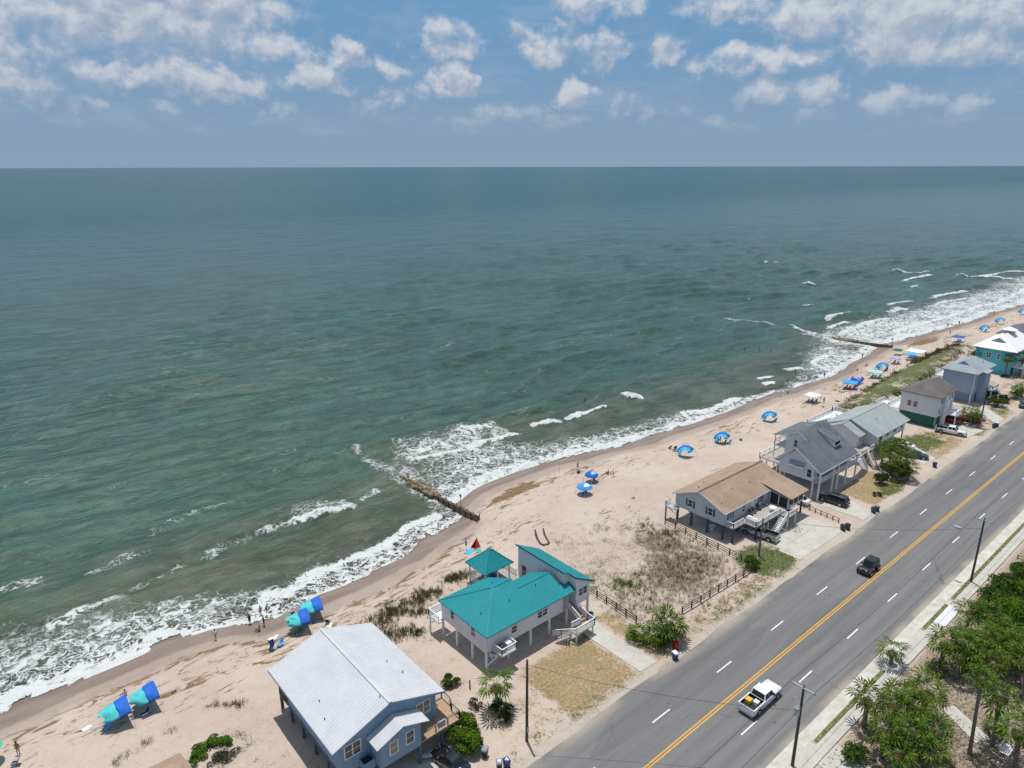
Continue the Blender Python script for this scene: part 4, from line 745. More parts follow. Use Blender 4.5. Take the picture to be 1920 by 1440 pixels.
m = MB(); m.box(91.75,95.0,53.0,54.55,2.25,2.4); m.box(95.003,104.95,50.95,54.55,2.25,2.4); m.box(102.5,105.4,49.5,50.94,1.95,2.1); m.build('deck', M['gray_deck'], h)
m = MB(); m.rail([(91.8,54.5,2.4),(91.8,53.05,2.4),(94.6,53.05,2.4)], 1.0, .13); m.rail([(95.05,52.9,2.4),(95.05,51.0,2.4),(102.5,51.0,2.4)], 1.0, .13); m.rail([(102.55,50.9,2.1),(102.55,49.55,2.1),(105.35,49.55,2.1),(105.35,50.9,2.1)], 1.0, .13); m.build('deck_railing', M['white_paint'], h)
posts(h, [(102.65,49.65),(105.25,49.65),(105.25,50.8),(99,51.1),(102.4,51.1)], 1.96, 'white_paint', .18)
m = MB(); m.stairs((102.4,50.2,2.05),(99.4,50.2,.05),1.1,(0,1,0)); m.rail([(102.4,49.65,2.05),(99.4,49.65,.05)], .9, .14); m.build('stairs', M['white_paint'], h)
m = MB(); m.box(90.2,91.46,63.2,65.4,2.25,2.4); m.rail([(90.3,63.2,2.4),(90.3,65.3,2.4),(91.5,65.3,2.4)], 1.0, .13); m.bar((90.4,65.2,2.25),(91.6,64.2,.9),.12,.12); m.build('side_deck', M['pale_siding'], h)
posts(h, [(90.35,65.2)], 2.25, 'dark_timber', .18)
m = MB(); m.slab([(103.6,64.72,5.1),(106.0,64.72,5.15),(105.8,65.6,4.9),(103.4,65.7,4.85)], .06); m.build('awning', M['grey_fab'], h)

# ------------------------------------------------------------------ dark grey roofed house
h = thing('raised_house', 'tall white raised house under a steep dark grey shingle roof with a porch on posts', 'house', (124, 55, 0))
k = .67; zd = lambda v: 5.4 + k*(v-51.2)
m = MB(); m.prism_u([(52.6,3.3),(59.3,3.3),(59.3,6.1),(56.4,8.5),(52.6,6.1)], 116.5, 130.6); m.prism_u([(54,3.3),(60.8,3.3),(60.8,8.6),(58.4,9.95),(54,7.0)], 121.0, 130.6); m.build('wall', M['white_siding'], h)
P_ = [[(116.1,51.2,zd(51.2)),(131.1,51.2,zd(51.2)),(131.1,58.4,zd(58.4)),(120.75,58.4,zd(58.4)),(120.75,56.4,zd(56.4)),(116.1,56.4,zd(56.4))],
      [(120.75,59.55,6.0),(116.1,59.55,6.0),(116.1,56.4,zd(56.4)),(120.75,56.4,zd(56.4))], [(131.1,61.3,8.75),(120.75,61.3,8.75),(120.75,58.4,zd(58.4)),(131.1,58.4,zd(58.4))]]
roof(h, P_, 'slate_shingle', .16)
m = MB()
for a, b_ in [((116.07,51.2,5.3),(116.07,56.4,8.78)),((116.07,59.55,5.9),(116.07,56.4,8.78)),((120.72,61.3,8.65),(120.72,58.4,10.1)),((120.72,56.45,8.75),(120.72,58.4,10.1))]: m.bar(a, b_, .05, .2)
m.bar((116.1,51.17,5.28),(131.1,51.17,5.28),.05,.18); m.build('fascia', M['white_paint'], h)
# dormer
m = MB(); m.poly([(125.9,53.7,zd(53.7)),(128.1,53.7,zd(53.7)),(128.1,53.7,8.3),(125.9,53.7,8.3),(125.9,57.0,zd(57)),(128.1,57.0,zd(57))], [(0,1,2,3),(0,3,4),(1,5,2)]); m.build('dormer_wall', M['white_paint'], h)
MB().slab([(125.7,53.5,8.28),(128.3,53.5,8.28),(128.3,57.3,zd(57.3)+.12),(125.7,57.3,zd(57.3)+.12)], .1).build('dormer_roof', M['slate_shingle'], h)
m = MB(); m.box(126.05,127.95,53.66,53.695,zd(53.7)+.35,8.1); m.build('dormer_window', M['car_glass'], h)
vent(h, 129.8, 55.3, zd(55.3), .3)
window(h,'u',116.5,53.45,3.95,5.4,.8); window(h,'u',121.0,58.85,7.05,8.3,.62)
m = MB(); m.slab([(116.45,54.3,6.42),(116.45,57.2,6.42),(115.7,57.2,5.35),(115.7,54.3,5.35)][::-1], .05); m.build('awning', M['grey_fab'], h)
window(h,'u',116.5,55.7,5.1,6.2,1.8,mull=2)
m = MB(); m.box(116.3,131.3,51.25,52.58,3.2,3.38); m.build('porch_floor', M['gray_deck'], h)
m = MB(); m.rail([(116.4,52.5,3.38),(116.4,51.32,3.38),(131.2,51.32,3.38),(131.2,52.6,3.38)], .95, .12, 'pickets', .1, 2.4); m.build('porch_railing', M['white_paint'], h)
posts(h, [(116.45,51.35),(121.6,51.35),(123.6,51.35),(127.0,51.35),(131.1,51.35)], 5.35, 'white_paint', .26)
posts(h, [(116.6,52.6),(121.6,55),(127,55),(131,55),(116.6,59),(121.6,60.6),(127,60.6),(130.5,60.6)], 3.3, 'white_paint', .24)
window(h,'v',52.6,118.6,3.9,5.3,1.3,mull=2); window(h,'v',52.6,125.2,3.9,5.3,1.3,mull=2); door(h,'v',52.6,122.4,3.4); window(h,'v',52.6,128.6,3.9,5.3,1.3,mull=2)
m = MB(); m.box(119.2,130.6,60.82,65.0,3.25,3.42); m.build('rear_deck', M['gray_deck'], h)
m = MB(); m.rail([(119.25,61.0,3.42),(119.25,64.9,3.42),(130.5,64.9,3.42)], 1.0, .16, 'wire'); m.build('deck_railing', M['white_paint'], h)
posts(h, [(119.4,64.8),(122,64.8),(125,64.8),(128,64.8),(130.4,64.8),(119.4,61.2)], 3.25, 'white_paint', .2)
m = MB(); m.box(121.05,130.6,60.83,63.2,6.0,6.15); m.rail([(121.1,61.0,6.15),(121.1,63.1,6.15),(130.5,63.1,6.15)], 1.0, .16, 'wire'); m.build('upper_balcony', M['white_paint'], h)
posts(h, [(121.15,63.1,8.5),(125.5,63.1,8.5),(130.4,63.1,8.5)], 8.5, 'white_paint', .14, 3.42)
MB().slab([(120.75,61.0,8.85),(120.75,63.4,8.3),(131.1,63.4,8.3),(131.1,61.0,8.85)][::-1], .1).build('balcony_roof', M['slate_shingle'], h)
m = MB(); m.box(131.3,133.6,51.3,52.5,3.2,3.38); m.stairs((133.5,51.9,3.38),(137.0,51.9,.0),1.1,(0,1,0)); m.rail([(131.3,51.35,3.38),(133.6,51.35,3.38),(137,51.35,.0)], .9, .15); m.build('stairs', M['white_paint'], h)

# ------------------------------------------------------------------ pale green roofed house
h = thing('raised_house', 'white raised house under a pale grey-green shingle gable roof between two taller houses', 'house', (151, 58, 0))
m = MB(); m.prism_u([(53.6,2.3),(63.9,2.3),(63.9,4.8),(58.75,6.95),(53.6,4.8)], 144.4, 159.6); m.prism_u([(55.8,2.3),(62.5,2.3),(62.5,4.9),(59.2,6.55),(55.8,4.9)], 141.4, 144.397); m.build('wall', M['white_siding'], h)
P_ = [[(143.9,53.0,4.72),(160.2,53.0,4.72),(160.2,58.75,7.15),(143.9,58.75,7.15)],[(160.2,64.5,4.72),(143.9,64.5,4.72),(143.9,58.75,7.15),(160.2,58.75,7.15)],
      [(141.1,55.3,4.78),(143.88,55.3,4.78),(143.88,59.2,6.75),(141.1,59.2,6.75)],[(143.88,63.1,4.78),(141.1,63.1,4.78),(141.1,59.2,6.75),(143.88,59.2,6.75)]]
rf = roof(h, P_, 'green_shingle', .15)
MB().bar((143.9,58.75,7.17),(160.2,58.75,7.17),.3,.05).bar((141.1,59.2,6.77),(143.8,59.2,6.77),.3,.05).build('ridge_cap', M['gray_shingle'], rf)
m = MB()
for a, b_ in [((143.87,53,4.6),(143.87,58.75,7.02)),((143.87,64.5,4.6),(143.87,58.75,7.02)),((141.07,55.3,4.65),(141.07,59.2,6.62)),((141.07,63.1,4.65),(141.07,59.2,6.62))]: m.bar(a, b_, .05, .2)
m.bar((143.9,52.97,4.62),(160.2,52.97,4.62),.05,.18); m.build('fascia', M['white_paint'], h)
vent(h, 150.5, 56.2, 6.05, .3); vent(h, 158.5, 57.2, 6.4, .3)
window(h,'v',53.6,150.5,3.1,4.4,.9,shutters='gray_deck'); window(h,'v',53.6,154.2,3.1,4.4,1.6,mull=2); window(h,'v',53.6,157.8,3.1,4.4,.9); door(h,'v',53.6,147.2,2.35,1.2,2.1,'screen'); window(h,'v',55.8,142.6,3.4,4.2,.5)
posts(h, [(u,v) for u in (144.6,149.5,154.5,159.4) for v in (53.8,58.7,63.7)] + [(141.6,56),(141.6,62.3)], 2.3, 'white_paint', .24)
MB().box(141.6,159.4,56,63.6,2.05,2.29).build('floor_beam', M['white_paint'], h)
m = MB(); m.box(138.0,144.3,53.2,55.75,2.1,2.25); m.stairs((141,53.2,2.25),(138.5,50.2,.0),1.2,(.77,-.64,0)); m.build('entry_deck', M['gray_deck'], h)
m = MB(); m.rail([(144.2,53.25,2.25),(141.8,53.25,2.25)], 1.0); m.rail([(138.05,55.7,2.25),(138.05,53.25,2.25),(140.2,53.25,2.25)], 1.0); m.rail([(140.5,53.6,2.25),(138.0,50.6,.0)], .9); m.build('deck_railing', M['white_paint'], h)
posts(h, [(138.2,53.4),(138.2,55.6),(141.3,53.4)], 2.1, 'white_paint', .18)
m = MB(); m.box(146.5,160.0,64.0,69.4,2.3,2.45); m.build('rear_deck', M['white_paint'], h)
m = MB(); m.rail([(146.6,64.6,2.45),(146.6,69.3,2.45),(159.9,69.3,2.45),(159.9,64.6,2.45)], 1.0, .14); m.build('rear_railing', M['white_paint'], h)
posts(h, [(146.7,69.2),(151,69.2),(155.5,69.2),(159.8,69.2)], 2.3, 'white_paint', .18)

# ------------------------------------------------------------------ brown-black hip roof, green lattice base
h = thing('raised_house', 'white two-storey house with a dark hip roof and green lattice around its base', 'house', (177, 55, 0))
m = MB(); m.box(172.2,181.8,51.6,59.7,2.6,7.4); m.build('wall', M['white_siding'], h)
P_ = [[(171.8,51.1,7.4),(182.3,51.1,7.4),(182.3,55.65,9.7),(176.4,55.65,9.7)],[(171.8,60.2,7.4),(171.8,51.1,7.4),(176.4,55.65,9.7)],[(182.3,60.2,7.4),(171.8,60.2,7.4),(176.4,55.65,9.7),(182.3,55.65,9.7)]]
roof(h, P_, 'umber_shingle', .15); m = MB(); m.prism_u([(51.65,7.3),(59.65,7.3),(55.65,9.45)], 181.5, 181.85); m.build('gable', M['white_siding'], h)
m = MB()
for i in range(9): a = 51.7+i*.98; m.box(172.28,172.36,a,a+.1,-.1,2.58)
m.box(172.3,172.34,51.7,59.6,-.1,2.59)
for i in range(8): a = 51.75+i*.98; m.bar((172.26,a,.1),(172.26,a+.9,2.5),.04,.08); m.bar((172.24,a+.9,.1),(172.24,a,2.5),.04,.08)
m.box(172.4,176.5,51.75,51.79,-.1,2.59); m.build('lattice', M['lattice'], h)
for c_ in (57.7,56.4): window(h,'u',172.2,c_,4.0,5.35,.85,pane='blind')
window(h,'v',51.6,173.3,3.2,4.5,.8); window(h,'v',51.6,173.9,5.7,6.8,.8); window(h,'v',51.6,179.0,5.6,6.8,.8); window(h,'v',51.6,180.6,5.6,6.8,.8); window(h,'v',51.6,178.0,3.2,4.8,.9); window(h,'v',51.6,180.5,3.2,4.8,.9)
m = MB(); m.box(174.6,176.6,51.0,51.58,0,7.2); m.build('entry_tower', M['pale_siding'], h)
m = MB(); m.box(176.7,182.2,48.9,51.57,2.5,2.66); m.rail([(176.8,51.5,2.66),(176.8,49,2.66),(182.1,49,2.66),(182.1,51.5,2.66)], 1.0, .14); m.build('front_balcony', M['white_paint'], h)
posts(h, [(176.9,49.1),(182,49.1),(179.4,49.1),(181.6,51.8),(181.6,59.5),(176.6,59.5),(172.4,59.5),(172.4,51.8)], 2.55, 'white_paint', .22)
m = MB(); m.box(172.2,182,59.75,62.4,2.5,2.65); m.rail([(172.3,59.8,2.65),(172.3,62.3,2.65),(182,62.3,2.65)], 1.0, .14); m.box(172.3,178,62.4,65.5,2.0,2.15); m.rail([(172.4,62.5,2.15),(172.4,65.4,2.15),(177.9,65.4,2.15)],1.0,.14); m.build('rear_deck', M['white_paint'], h)
posts(h, [(172.5,65.3),(177.8,65.3),(172.4,62.2),(181.9,62.2)], 2.0, 'white_paint', .18)

# ------------------------------------------------------------------ slate-blue house
h = thing('raised_house', 'slate-blue two-storey house with a pale blue-grey hip roof and small gablet', 'house', (204, 56, 0))
m = MB(); m.box(197.6,210.5,52.3,59.5,2.7,8.1); m.box(199.2,210.4,52.5,59.3,-.1,2.697); m.build('wall', M['slate_siding'], h)
m = MB(); m.box(201.2,204.2,51.0,52.297,-.1,7.9); m.build('stair_tower', M['slate_siding'], h)
m = MB(); m.box(197.54,197.597,52.24,52.4,2.7,8.1); m.box(204.2,204.3,50.94,51.1,0,7.9); m.build('corner_trim', M['white_paint'], h)
P_ = [[(197.0,51.6,8.05),(211.2,51.6,8.05),(207.2,55.9,10.3),(201.4,55.9,10.3)],[(197.0,60.2,8.05),(197.0,51.6,8.05),(201.4,55.9,10.3)],[(211.2,60.2,8.05),(197.0,60.2,8.05),(201.4,55.9,10.3),(207.2,55.9,10.3)],[(211.2,51.6,8.05),(211.2,60.2,8.05),(207.2,55.9,10.3)]]
P_.append([(200.7,50.6,7.85),(205.2,50.6,7.85),(205.2,51.7,8.1),(200.7,51.7,8.1)])
roof(h, P_, 'gray_shingle', .14)
m = MB(); m.prism_u([(54.4,9.3),(57.4,9.3),(55.9,10.35)], 199.6, 202.5); m.build('gablet', M['gray_shingle'], h); m = MB(); m.prism_u([(54.75,9.35),(57.05,9.35),(55.9,10.15)], 199.56, 199.61); m.build('gablet_louvre', M['slate_siding'], h)
vent(h, 206.5, 53.6, 9.1, .5); window(h,'v',52.3,199.2,6.2,7.2,.5); window(h,'v',52.3,206.2,6.0,7.2,.8); window(h,'v',52.3,199.3,3.4,4.4,.4); window(h,'v',51.0,202.7,5.5,6.6,.6)
m = MB(); m.box(204.4,209.5,49.8,52.28,2.6,2.75); m.rail([(204.5,52.2,2.75),(204.5,49.9,2.75),(209.4,49.9,2.75),(209.4,52.2,2.75)], 1.0, .14); m.build('front_balcony', M['white_paint'], h); posts(h, [(204.6,50),(209.3,50)], 2.6, 'white_paint', .2)
m = MB(); m.box(197.6,210,59.53,62.6,2.6,2.75); m.rail([(197.7,59.6,2.75),(197.7,62.5,2.75),(209.9,62.5,2.75)], 1.0, .14); m.box(198.5,210,59.53,61.9,5.4,5.55); m.rail([(198.6,59.6,5.55),(198.6,61.8,5.55),(209.9,61.8,5.55)], 1.0, .14); m.build('rear_deck', M['white_paint'], h)
posts(h, [(197.9,62.4),(203.5,62.4),(209.8,62.4),(197.9,52.6),(197.9,59.3)], 2.6, 'white_paint', .2); posts(h, [(198.7,61.7,5.4),(209.8,61.7,5.4)], 5.4, 'white_paint', .16, 2.7)

# ------------------------------------------------------------------ turquoise house with white roof
h = thing('raised_house', 'bright turquoise house with a white hip roof and cupola at the right edge', 'house', (242, 58, 0))
m = MB(); m.box(234.3,252,53.9,63.2,-.1,7.3); m.build('wall', M['turq_siding'], h)
P_ = [[(233.3,52.8,7.25),(253,52.8,7.25),(250.5,58.4,10.6),(238.6,58.4,10.6)],[(233.3,64,7.25),(233.3,52.8,7.25),(238.6,58.4,10.6)],[(253,64,7.25),(233.3,64,7.25),(238.6,58.4,10.6),(250.5,58.4,10.6)],[(253,52.8,7.25),(253,64,7.25),(250.5,58.4,10.6)]]
roof(h, P_, 'white_roof', .2)
m = MB(); m.prism_u([(56.2,8.9),(60.6,8.9),(58.4,10.3)], 235.9, 240); m.build('gablet', M['white_roof'], h); m = MB(); m.prism_u([(56.7,8.98),(60.1,8.98),(58.4,10.05)], 235.85, 235.905); m.build('gablet_louvre', M['gray_shingle'], h)
m = MB(); m.box(243.6,246,57.2,59.6,10.2,11.3); c_ = m.build('cupola', M['gray_shingle'], h)
rr = [(243.1,56.7,11.3),(246.5,56.7,11.3),(246.5,60.1,11.3),(243.1,60.1,11.3)]; roof(h, [[rr[i], rr[(i+1)%4], (244.8,58.4,12.2)] for i in range(4)], 'white_roof', .12, None, 'cupola_roof')
window(h,'u',234.3,59.8,4.3,5.8,1.1,mull=2); window(h,'u',234.3,57.3,4.3,5.8,.5); door(h,'v',53.9,236.4,0,2.2,2.3,'screen'); window(h,'v',53.9,240,4.4,5.8,1.2)
m = MB(); m.box(234.4,241,50.5,53.87,2.6,2.75); m.rail([(234.5,53.8,2.75),(234.5,50.6,2.75),(240.9,50.6,2.75)], 1.0, .14); m.build('front_balcony', M['white_paint'], h); posts(h, [(234.6,50.7),(240.8,50.7)], 2.6, 'white_paint', .2)
h = thing('raised_house', 'charcoal-roofed house just behind the turquoise house at the right edge', 'house', (272, 60, 0))
m = MB(); m.box(263,281,56,65.5,-.1,6.2); m.build('wall', M['pale_siding'], h)
P_ = [[(262.3,55.2,6.2),(282,55.2,6.2),(276.5,60.8,8.6),(268,60.8,8.6)],[(262.3,66.3,6.2),(262.3,55.2,6.2),(268,60.8,8.6)],[(282,66.3,6.2),(262.3,66.3,6.2),(268,60.8,8.6),(276.5,60.8,8.6)],[(282,55.2,6.2),(282,66.3,6.2),(276.5,60.8,8.6)]]
roof(h, P_, 'dark_shingle', .15); window(h,'u',263,62.5,3,4.5,1.2); window(h,'u',263,58.5,3,4.5,1.2)
# roof corner cut off by the bottom edge of the photo
h = thing('raised_house', 'brown house roof whose peak just enters at the bottom edge of the photo', 'house', (11, 60, 0))
m = MB(); m.prism_u([(49.5,2.3),(60.2,2.3),(60.2,4.95),(54.9,6.7),(49.5,4.95)], -3.5, 9.8); m.build('wall', M['gray_siding'], h)
roof(h, [[(-4.1,48.9,4.85),(10.35,48.9,4.85),(10.35,54.9,6.85),(-4.1,54.9,6.85)],[(10.35,60.9,4.85),(-4.1,60.9,4.85),(-4.1,54.9,6.85),(10.35,54.9,6.85)]], 'brown_shingle', .15)
posts(h, [(-3.2,50),(3,50),(9.5,50),(-3.2,59.8),(3,59.8),(9.5,59.8)], 2.3, 'timber', .25)

# ------------------------------------------------------------------ vehicles (x forward, built once, copied)
def ring(x, hw, z0, z1, ch=.1):
    return [(x,-hw,z0+ch),(x,-hw*.97,z0),(x,hw*.97,z0),(x,hw,z0+ch),(x,hw,z1-ch*1.4),(x,hw*.9,z1),(x,-hw*.9,z1),(x,-hw,z1-ch*1.4)]
def wheels(root, xs, hw, r, w_=.24):
    for x in xs:
        for s in (-1, 1):
            y = s*(hw-.1)
            t_ = MB().tube([(x,y-w_/2,r),(x,y-w_/2+.03,r),(x,y+w_/2-.03,r),(x,y+w_/2,r)], [r*.93,r,r,r*.93], 20).build('wheel', M['rubber'], root)
            MB().tube([(x,y+s*(w_/2-.02),r),(x,y+s*(w_/2+.012),r)], r*.62, 14).build('rim', M['rim'], t_)
def cabin(root, b, t_, zb, zt, wb, wt, col, pillars, roof_mat=None):
    """b=(x rear,x front) at the belt, t_=(x rear,x front) at the roof"""
    lo = [(b[0],-wb,zb),(b[1],-wb,zb),(b[1],wb,zb),(b[0],wb,zb)]; hi = [(t_[0],-wt,zt),(t_[1],-wt,zt),(t_[1],wt,zt),(t_[0],wt,zt)]
    ins = .12; hm = [(t_[0]+ins,-wt+ins,zt+.05),(t_[1]-ins*1.5,-wt+ins,zt+.05),(t_[1]-ins*1.5,wt-ins,zt+.05),(t_[0]+ins,wt-ins,zt+.05)]
    m = MB(); m.loft([lo, hi, hm]); m.build('cabin', col, root)
    def quad(fr, to, k0=.10, k1=.90, e0=.06, e1=.06, nm='side_window', i=0, j=1):
        A_, B_, C_, D_ = Vector(lo[i]), Vector(lo[j]), Vector(hi[j]), Vector(hi[i])
        n = (B_-A_).cross(D_-A_).normalized(); P = lambda s, t: (A_.lerp(B_, s)).lerp(D_.lerp(C_, s), t)
        q_ = [P(fr,k0),P(to,k0),P(to,k1),P(fr,k1)]; m = MB(); m.poly([p+n*.012 for p in q_]+[p-n*.01 for p in q_], [(0,1,2,3),(7,6,5,4),(0,4,5,1),(1,5,6,2),(2,6,7,3),(3,7,4,0)]); m.build(nm, M['car_glass'], root)
    for a, c_ in pillars: quad(a, c_); quad(1-c_, 1-a, i=2, j=3)
    quad(.06,.94,nm='windshield',i=1,j=2); quad(.07,.93,nm='rear_window',i=3,j=0)
def lights(root, xf, xr, hw, zf_, zr_, tall=.16):
    for s in (-1, 1):
        MB().box(xf-.05, xf+.015, s*(hw-.22)-.17, s*(hw-.22)+.17, zf_-.08, zf_+.08).build('headlight', M['lamp_white'], root)
        MB().box(xr-.015, xr+.05, s*(hw-.15)-.1, s*(hw-.15)+.1, zr_-tall, zr_+tall).build('tail_light', M['lamp_red'], root)
def bumpers(root, xf, xr, hw, mat):
    MB().box(xf-.05, xf+.09, -hw*.95, hw*.95, .38, .62).build('bumper', M[mat], root); MB().box(xr-.09, xr+.05, -hw*.95, hw*.95, .40, .62).build('bumper', M[mat], root)
def mirrors(root, x, hw, z, mat):
    for s in (-1, 1): MB().box(x-.08, x+.08, s*(hw+.02)-.1 if s > 0 else -(hw+.22), (hw+.22) if s > 0 else -(hw+.02)+.1, z, z+.17).build('mirror', M[mat], root)
def sedan(name, label, cat, col):
    r = thing(name, label, cat); c_ = M[col]
    MB().loft([ring(-2.3,.72,.42,.86),ring(-2.15,.85,.28,.98),ring(-1.5,.9,.24,1.0),ring(.9,.9,.24,.97),ring(1.7,.88,.26,.88),ring(2.15,.82,.3,.76),ring(2.32,.66,.4,.66)]).build('body', c_, r, True)
    cabin(r, (-1.75,1.0), (-1.0,.25), .95, 1.40, .80, .60, c_, [(.08,.36),(.39,.64),(.67,.9)])
    wheels(r, (-1.38,1.38), .9, .33); lights(r, 2.26, -2.28, .8, .64, .8, .08); mirrors(r, .75, .88, .95, 'black_plastic')
    MB().box(-.5,.05,-.42,.42,1.452,1.46).build('sunroof', M['car_glass'], r); return r
def suv(name, label, cat, col):
    r = thing(name, label, cat); c_ = M[col]
    MB().loft([ring(-2.55,.85,.45,1.05),ring(-2.4,.96,.34,1.15),ring(-1.6,1.0,.3,1.15),ring(1.0,1.0,.3,1.15),ring(1.3,.98,.3,1.1),ring(2.35,.93,.34,1.02),ring(2.55,.8,.42,.9)]).build('body', c_, r, True)
    cabin(r, (-2.45,1.2), (-2.15,.55), 1.12, 1.76, .92, .78, c_, [(.06,.32),(.35,.6),(.63,.9)])
    wheels(r, (-1.5,1.55), 1.0, .4); lights(r, 2.5, -2.52, .92, .85, 1.05, .18); bumpers(r, 2.52, -2.52, 1, 'black_plastic'); mirrors(r, .95, .98, 1.1, 'black_plastic')
    m = MB()
    for s in (-1, 1): m.bar((-1.9,s*.66,1.86),(.3,s*.66,1.86),.05,.05); m.bar((-1.8,s*.66,1.78),(-1.8,s*.66,1.86),.05,.05); m.bar((.2,s*.66,1.78),(.2,s*.66,1.86),.05,.05)
    m.build('roof_rack', M['chrome'], r); return r
def jeep(name, label, cat, col):
    r = thing(name, label, cat); c_ = M[col]
    MB().loft([ring(-1.95,.76,.5,1.12,.06),ring(-1.9,.8,.45,1.15,.06),ring(.45,.8,.45,1.15,.06),ring(.6,.74,.5,1.15,.06),ring(1.75,.62,.5,1.08,.06),ring(1.85,.6,.55,1.02,.06)]).build('body', c_, r)
    cabin(r, (-1.9,.5), (-1.8,.28), 1.15, 1.78, .76, .68, c_, [(.05,.33),(.38,.64),(.69,.93)])
    for x in (-1.25,1.3):
        for s in (-1,1):
            m = MB(); m.loft([[(x+.62*math.cos(a),s*.72,.42+.55*math.sin(a)),(x+.62*math.cos(a),s*.98,.42+.55*math.sin(a)),(x+.62*math.cos(a),s*.98,.36+.55*math.sin(a)),(x+.62*math.cos(a),s*.72,.36+.55*math.sin(a))] for a in [math.pi*i/6 for i in range(7)]]); m.build('fender', M['black_plastic'], r)
    wheels(r, (-1.25,1.3), .98, .42, .27); bumpers(r, 1.95, -2.0, .85, 'black_plastic'); lights(r, 1.84, -1.95, .62, .9, .95, .12); mirrors(r, .45, .78, 1.1, 'black_plastic')
    t_ = MB().tube([(-2.02,0,.95),(-2.22,0,.95)], .39, 18).build('spare_wheel', M['rubber'], r); MB().tube([(-2.2,0,.95),(-2.24,0,.95)], .22, 12).build('rim', M['rim'], t_)
    MB().box(-.7,.2,-.66,.66,1.832,1.84).build('roof_panel', M['black_plastic'], r); return r
def pickup(name, label, cat, col, dark_bed=True):
    r = thing(name, label, cat); c_ = M[col]
    MB().loft([ring(-.75,1.0,.42,1.2),ring(1.2,1.0,.42,1.2),ring(1.45,1.0,.42,1.18),ring(2.75,.97,.45,1.12),ring(2.98,.9,.5,1.05)]).build('body', c_, r, True)
    m = MB()
    for s in (-1,1): m.loft([[(-2.98,s*1.0,.5),(-2.98,s*1.0,1.24),(-2.98,s*.88,1.24),(-2.98,s*.88,.5)],[(-.75,s*1.0,.5),(-.75,s*1.0,1.24),(-.75,s*.88,1.24),(-.75,s*.88,.5)]])
    m.build('bed_side', c_, r); MB().box(-3.05,-2.98,-1.0,1.0,.55,1.24).build('tailgate', c_, r)
    MB().box(-2.97,-.76,-.87,.87,.5,.82).build('bed_floor', M['black_plastic'], r)
    m = MB()
    for s in (-1,1): m.box(-2.95,-.78,s*.875-.015,s*.875+.015,.82,1.2)
    m.box(-.80,-.77,-.86,.86,.82,1.2); m.build('bed_liner', M['black_plastic'], r)
    cabin(r, (-.72,1.35), (-.5,.75), 1.17, 1.86, .92, .78, c_, [(.06,.44),(.49,.9)])
    wheels(r, (-1.9,1.95), 1.0, .41, .27); lights(r, 2.92, -3.03, .95, .92, .98, .2); bumpers(r, 3.0, -3.06, 1.0, 'chrome'); mirrors(r, 1.0, 1.0, 1.15, 'black_plastic')
    MB().box(2.93,3.03,-.6,.6,.68,1.0).build('grille', M['black_plastic'], r)
    for x in (-1.9,1.95):
        for s in (-1,1):
            m = MB(); m.loft([[(x+.53*math.cos(a),s*.9,.41+.53*math.sin(a)),(x+.53*math.cos(a),s*1.015,.41+.53*math.sin(a)),(x+.43*math.cos(a),s*1.015,.41+.43*math.sin(a)),(x+.43*math.cos(a),s*.9,.41+.43*math.sin(a))] for a in [math.pi*i/7 for i in range(8)]]); m.build('wheel_arch', M['black_plastic'], r)
    return r
def put(o, x, y, rz, z=0.0): o.location = (x, y, z); o.rotation_euler = (0, 0, R(rz)); ORG[o.name] = None; return o
def label_copy(o, x, y, rz, label, z=0.0):
    c = copy_tree(o); c.location = (x, y, z); c.rotation_euler = (0, 0, R(rz)); c['label'] = label; return c
put(pickup('pickup_truck', 'white pickup driving beside the double yellow line with two boxes in its bed', 'pickup truck', 'white_car'), 63.3, 31.1, 0, .008)
put(jeep('off_road_car', 'black boxy four-wheel drive driving on the road with a spare wheel at the back', 'car', 'black_car'), 100.0, 35.1, 180, .008)
for (x, y, s_, mt, lab, z) in [(61.45,31.5,.6,'yellow','yellow square crate in the bed of the white pickup on the road',.86),(61.75,30.75,.5,'white_plate','white square box in the bed of the white pickup on the road',.86)]:
    c_ = thing('crate', lab, 'crate', (x, y, z)); m = MB(); m.box(x-s_/2,x+s_/2,y-s_/2,y+s_/2,z,z+.42); m.build('box', M[mt], c_); m = MB(); m.box(x-s_/2-.03,x+s_/2+.03,y-s_/2-.03,y+s_/2+.03,z+.42,z+.5); m.build('lid', M[mt], c_)
put(suv('parked_suv', 'black SUV parked nose-in on the short drive of the dark grey roofed house', 'SUV', 'black_car'), 117.9, 49.1, 93, .016)
put(pickup('pickup_truck', 'silver pickup parked half under the deck of the brown-roofed house', 'pickup truck', 'silver_car'), 97.0, 51.3, 97, .02)
put(pickup('pickup_truck', 'white pickup parked beside the green lattice of the dark hip-roofed house', 'pickup truck', 'white_car'), 171.3, 47.9, -77, .02)
put(sedan('parked_car', 'black car with a sunroof parked by the house at the bottom of the photo', 'car', 'black_car'), 31.65, 46.9, 97, .02)
put(sedan('parked_car', 'white car with red tail lights parked between the brown and the dark grey roofed houses', 'car', 'white_car'), 113.3, 53.6, 95, -.03)
put(sedan('parked_car', 'dark blue car parked behind the big palm clump', 'car', 'navy_car'), 151.0, 47.6, -72, .01)
put(sedan('parked_car', 'white car parked behind the palm clump beside the pale green roofed house', 'car', 'white_car'), 154.5, 51.6, 100, .01)
put(suv('parked_suv', 'red SUV parked at the foot of the dark hip-roofed house', 'SUV', 'red_car'), 179.6, 50.9, 95, -.03)
put(suv('parked_suv', 'red SUV behind the palm in front of the dark hip-roofed house', 'SUV', 'red_car'), 183.6, 48.2, 95, -.03)
put(sedan('parked_car', 'silver car parked beside the red SUVs', 'car', 'silver_car'), 186.8, 48.0, 95, -.03)
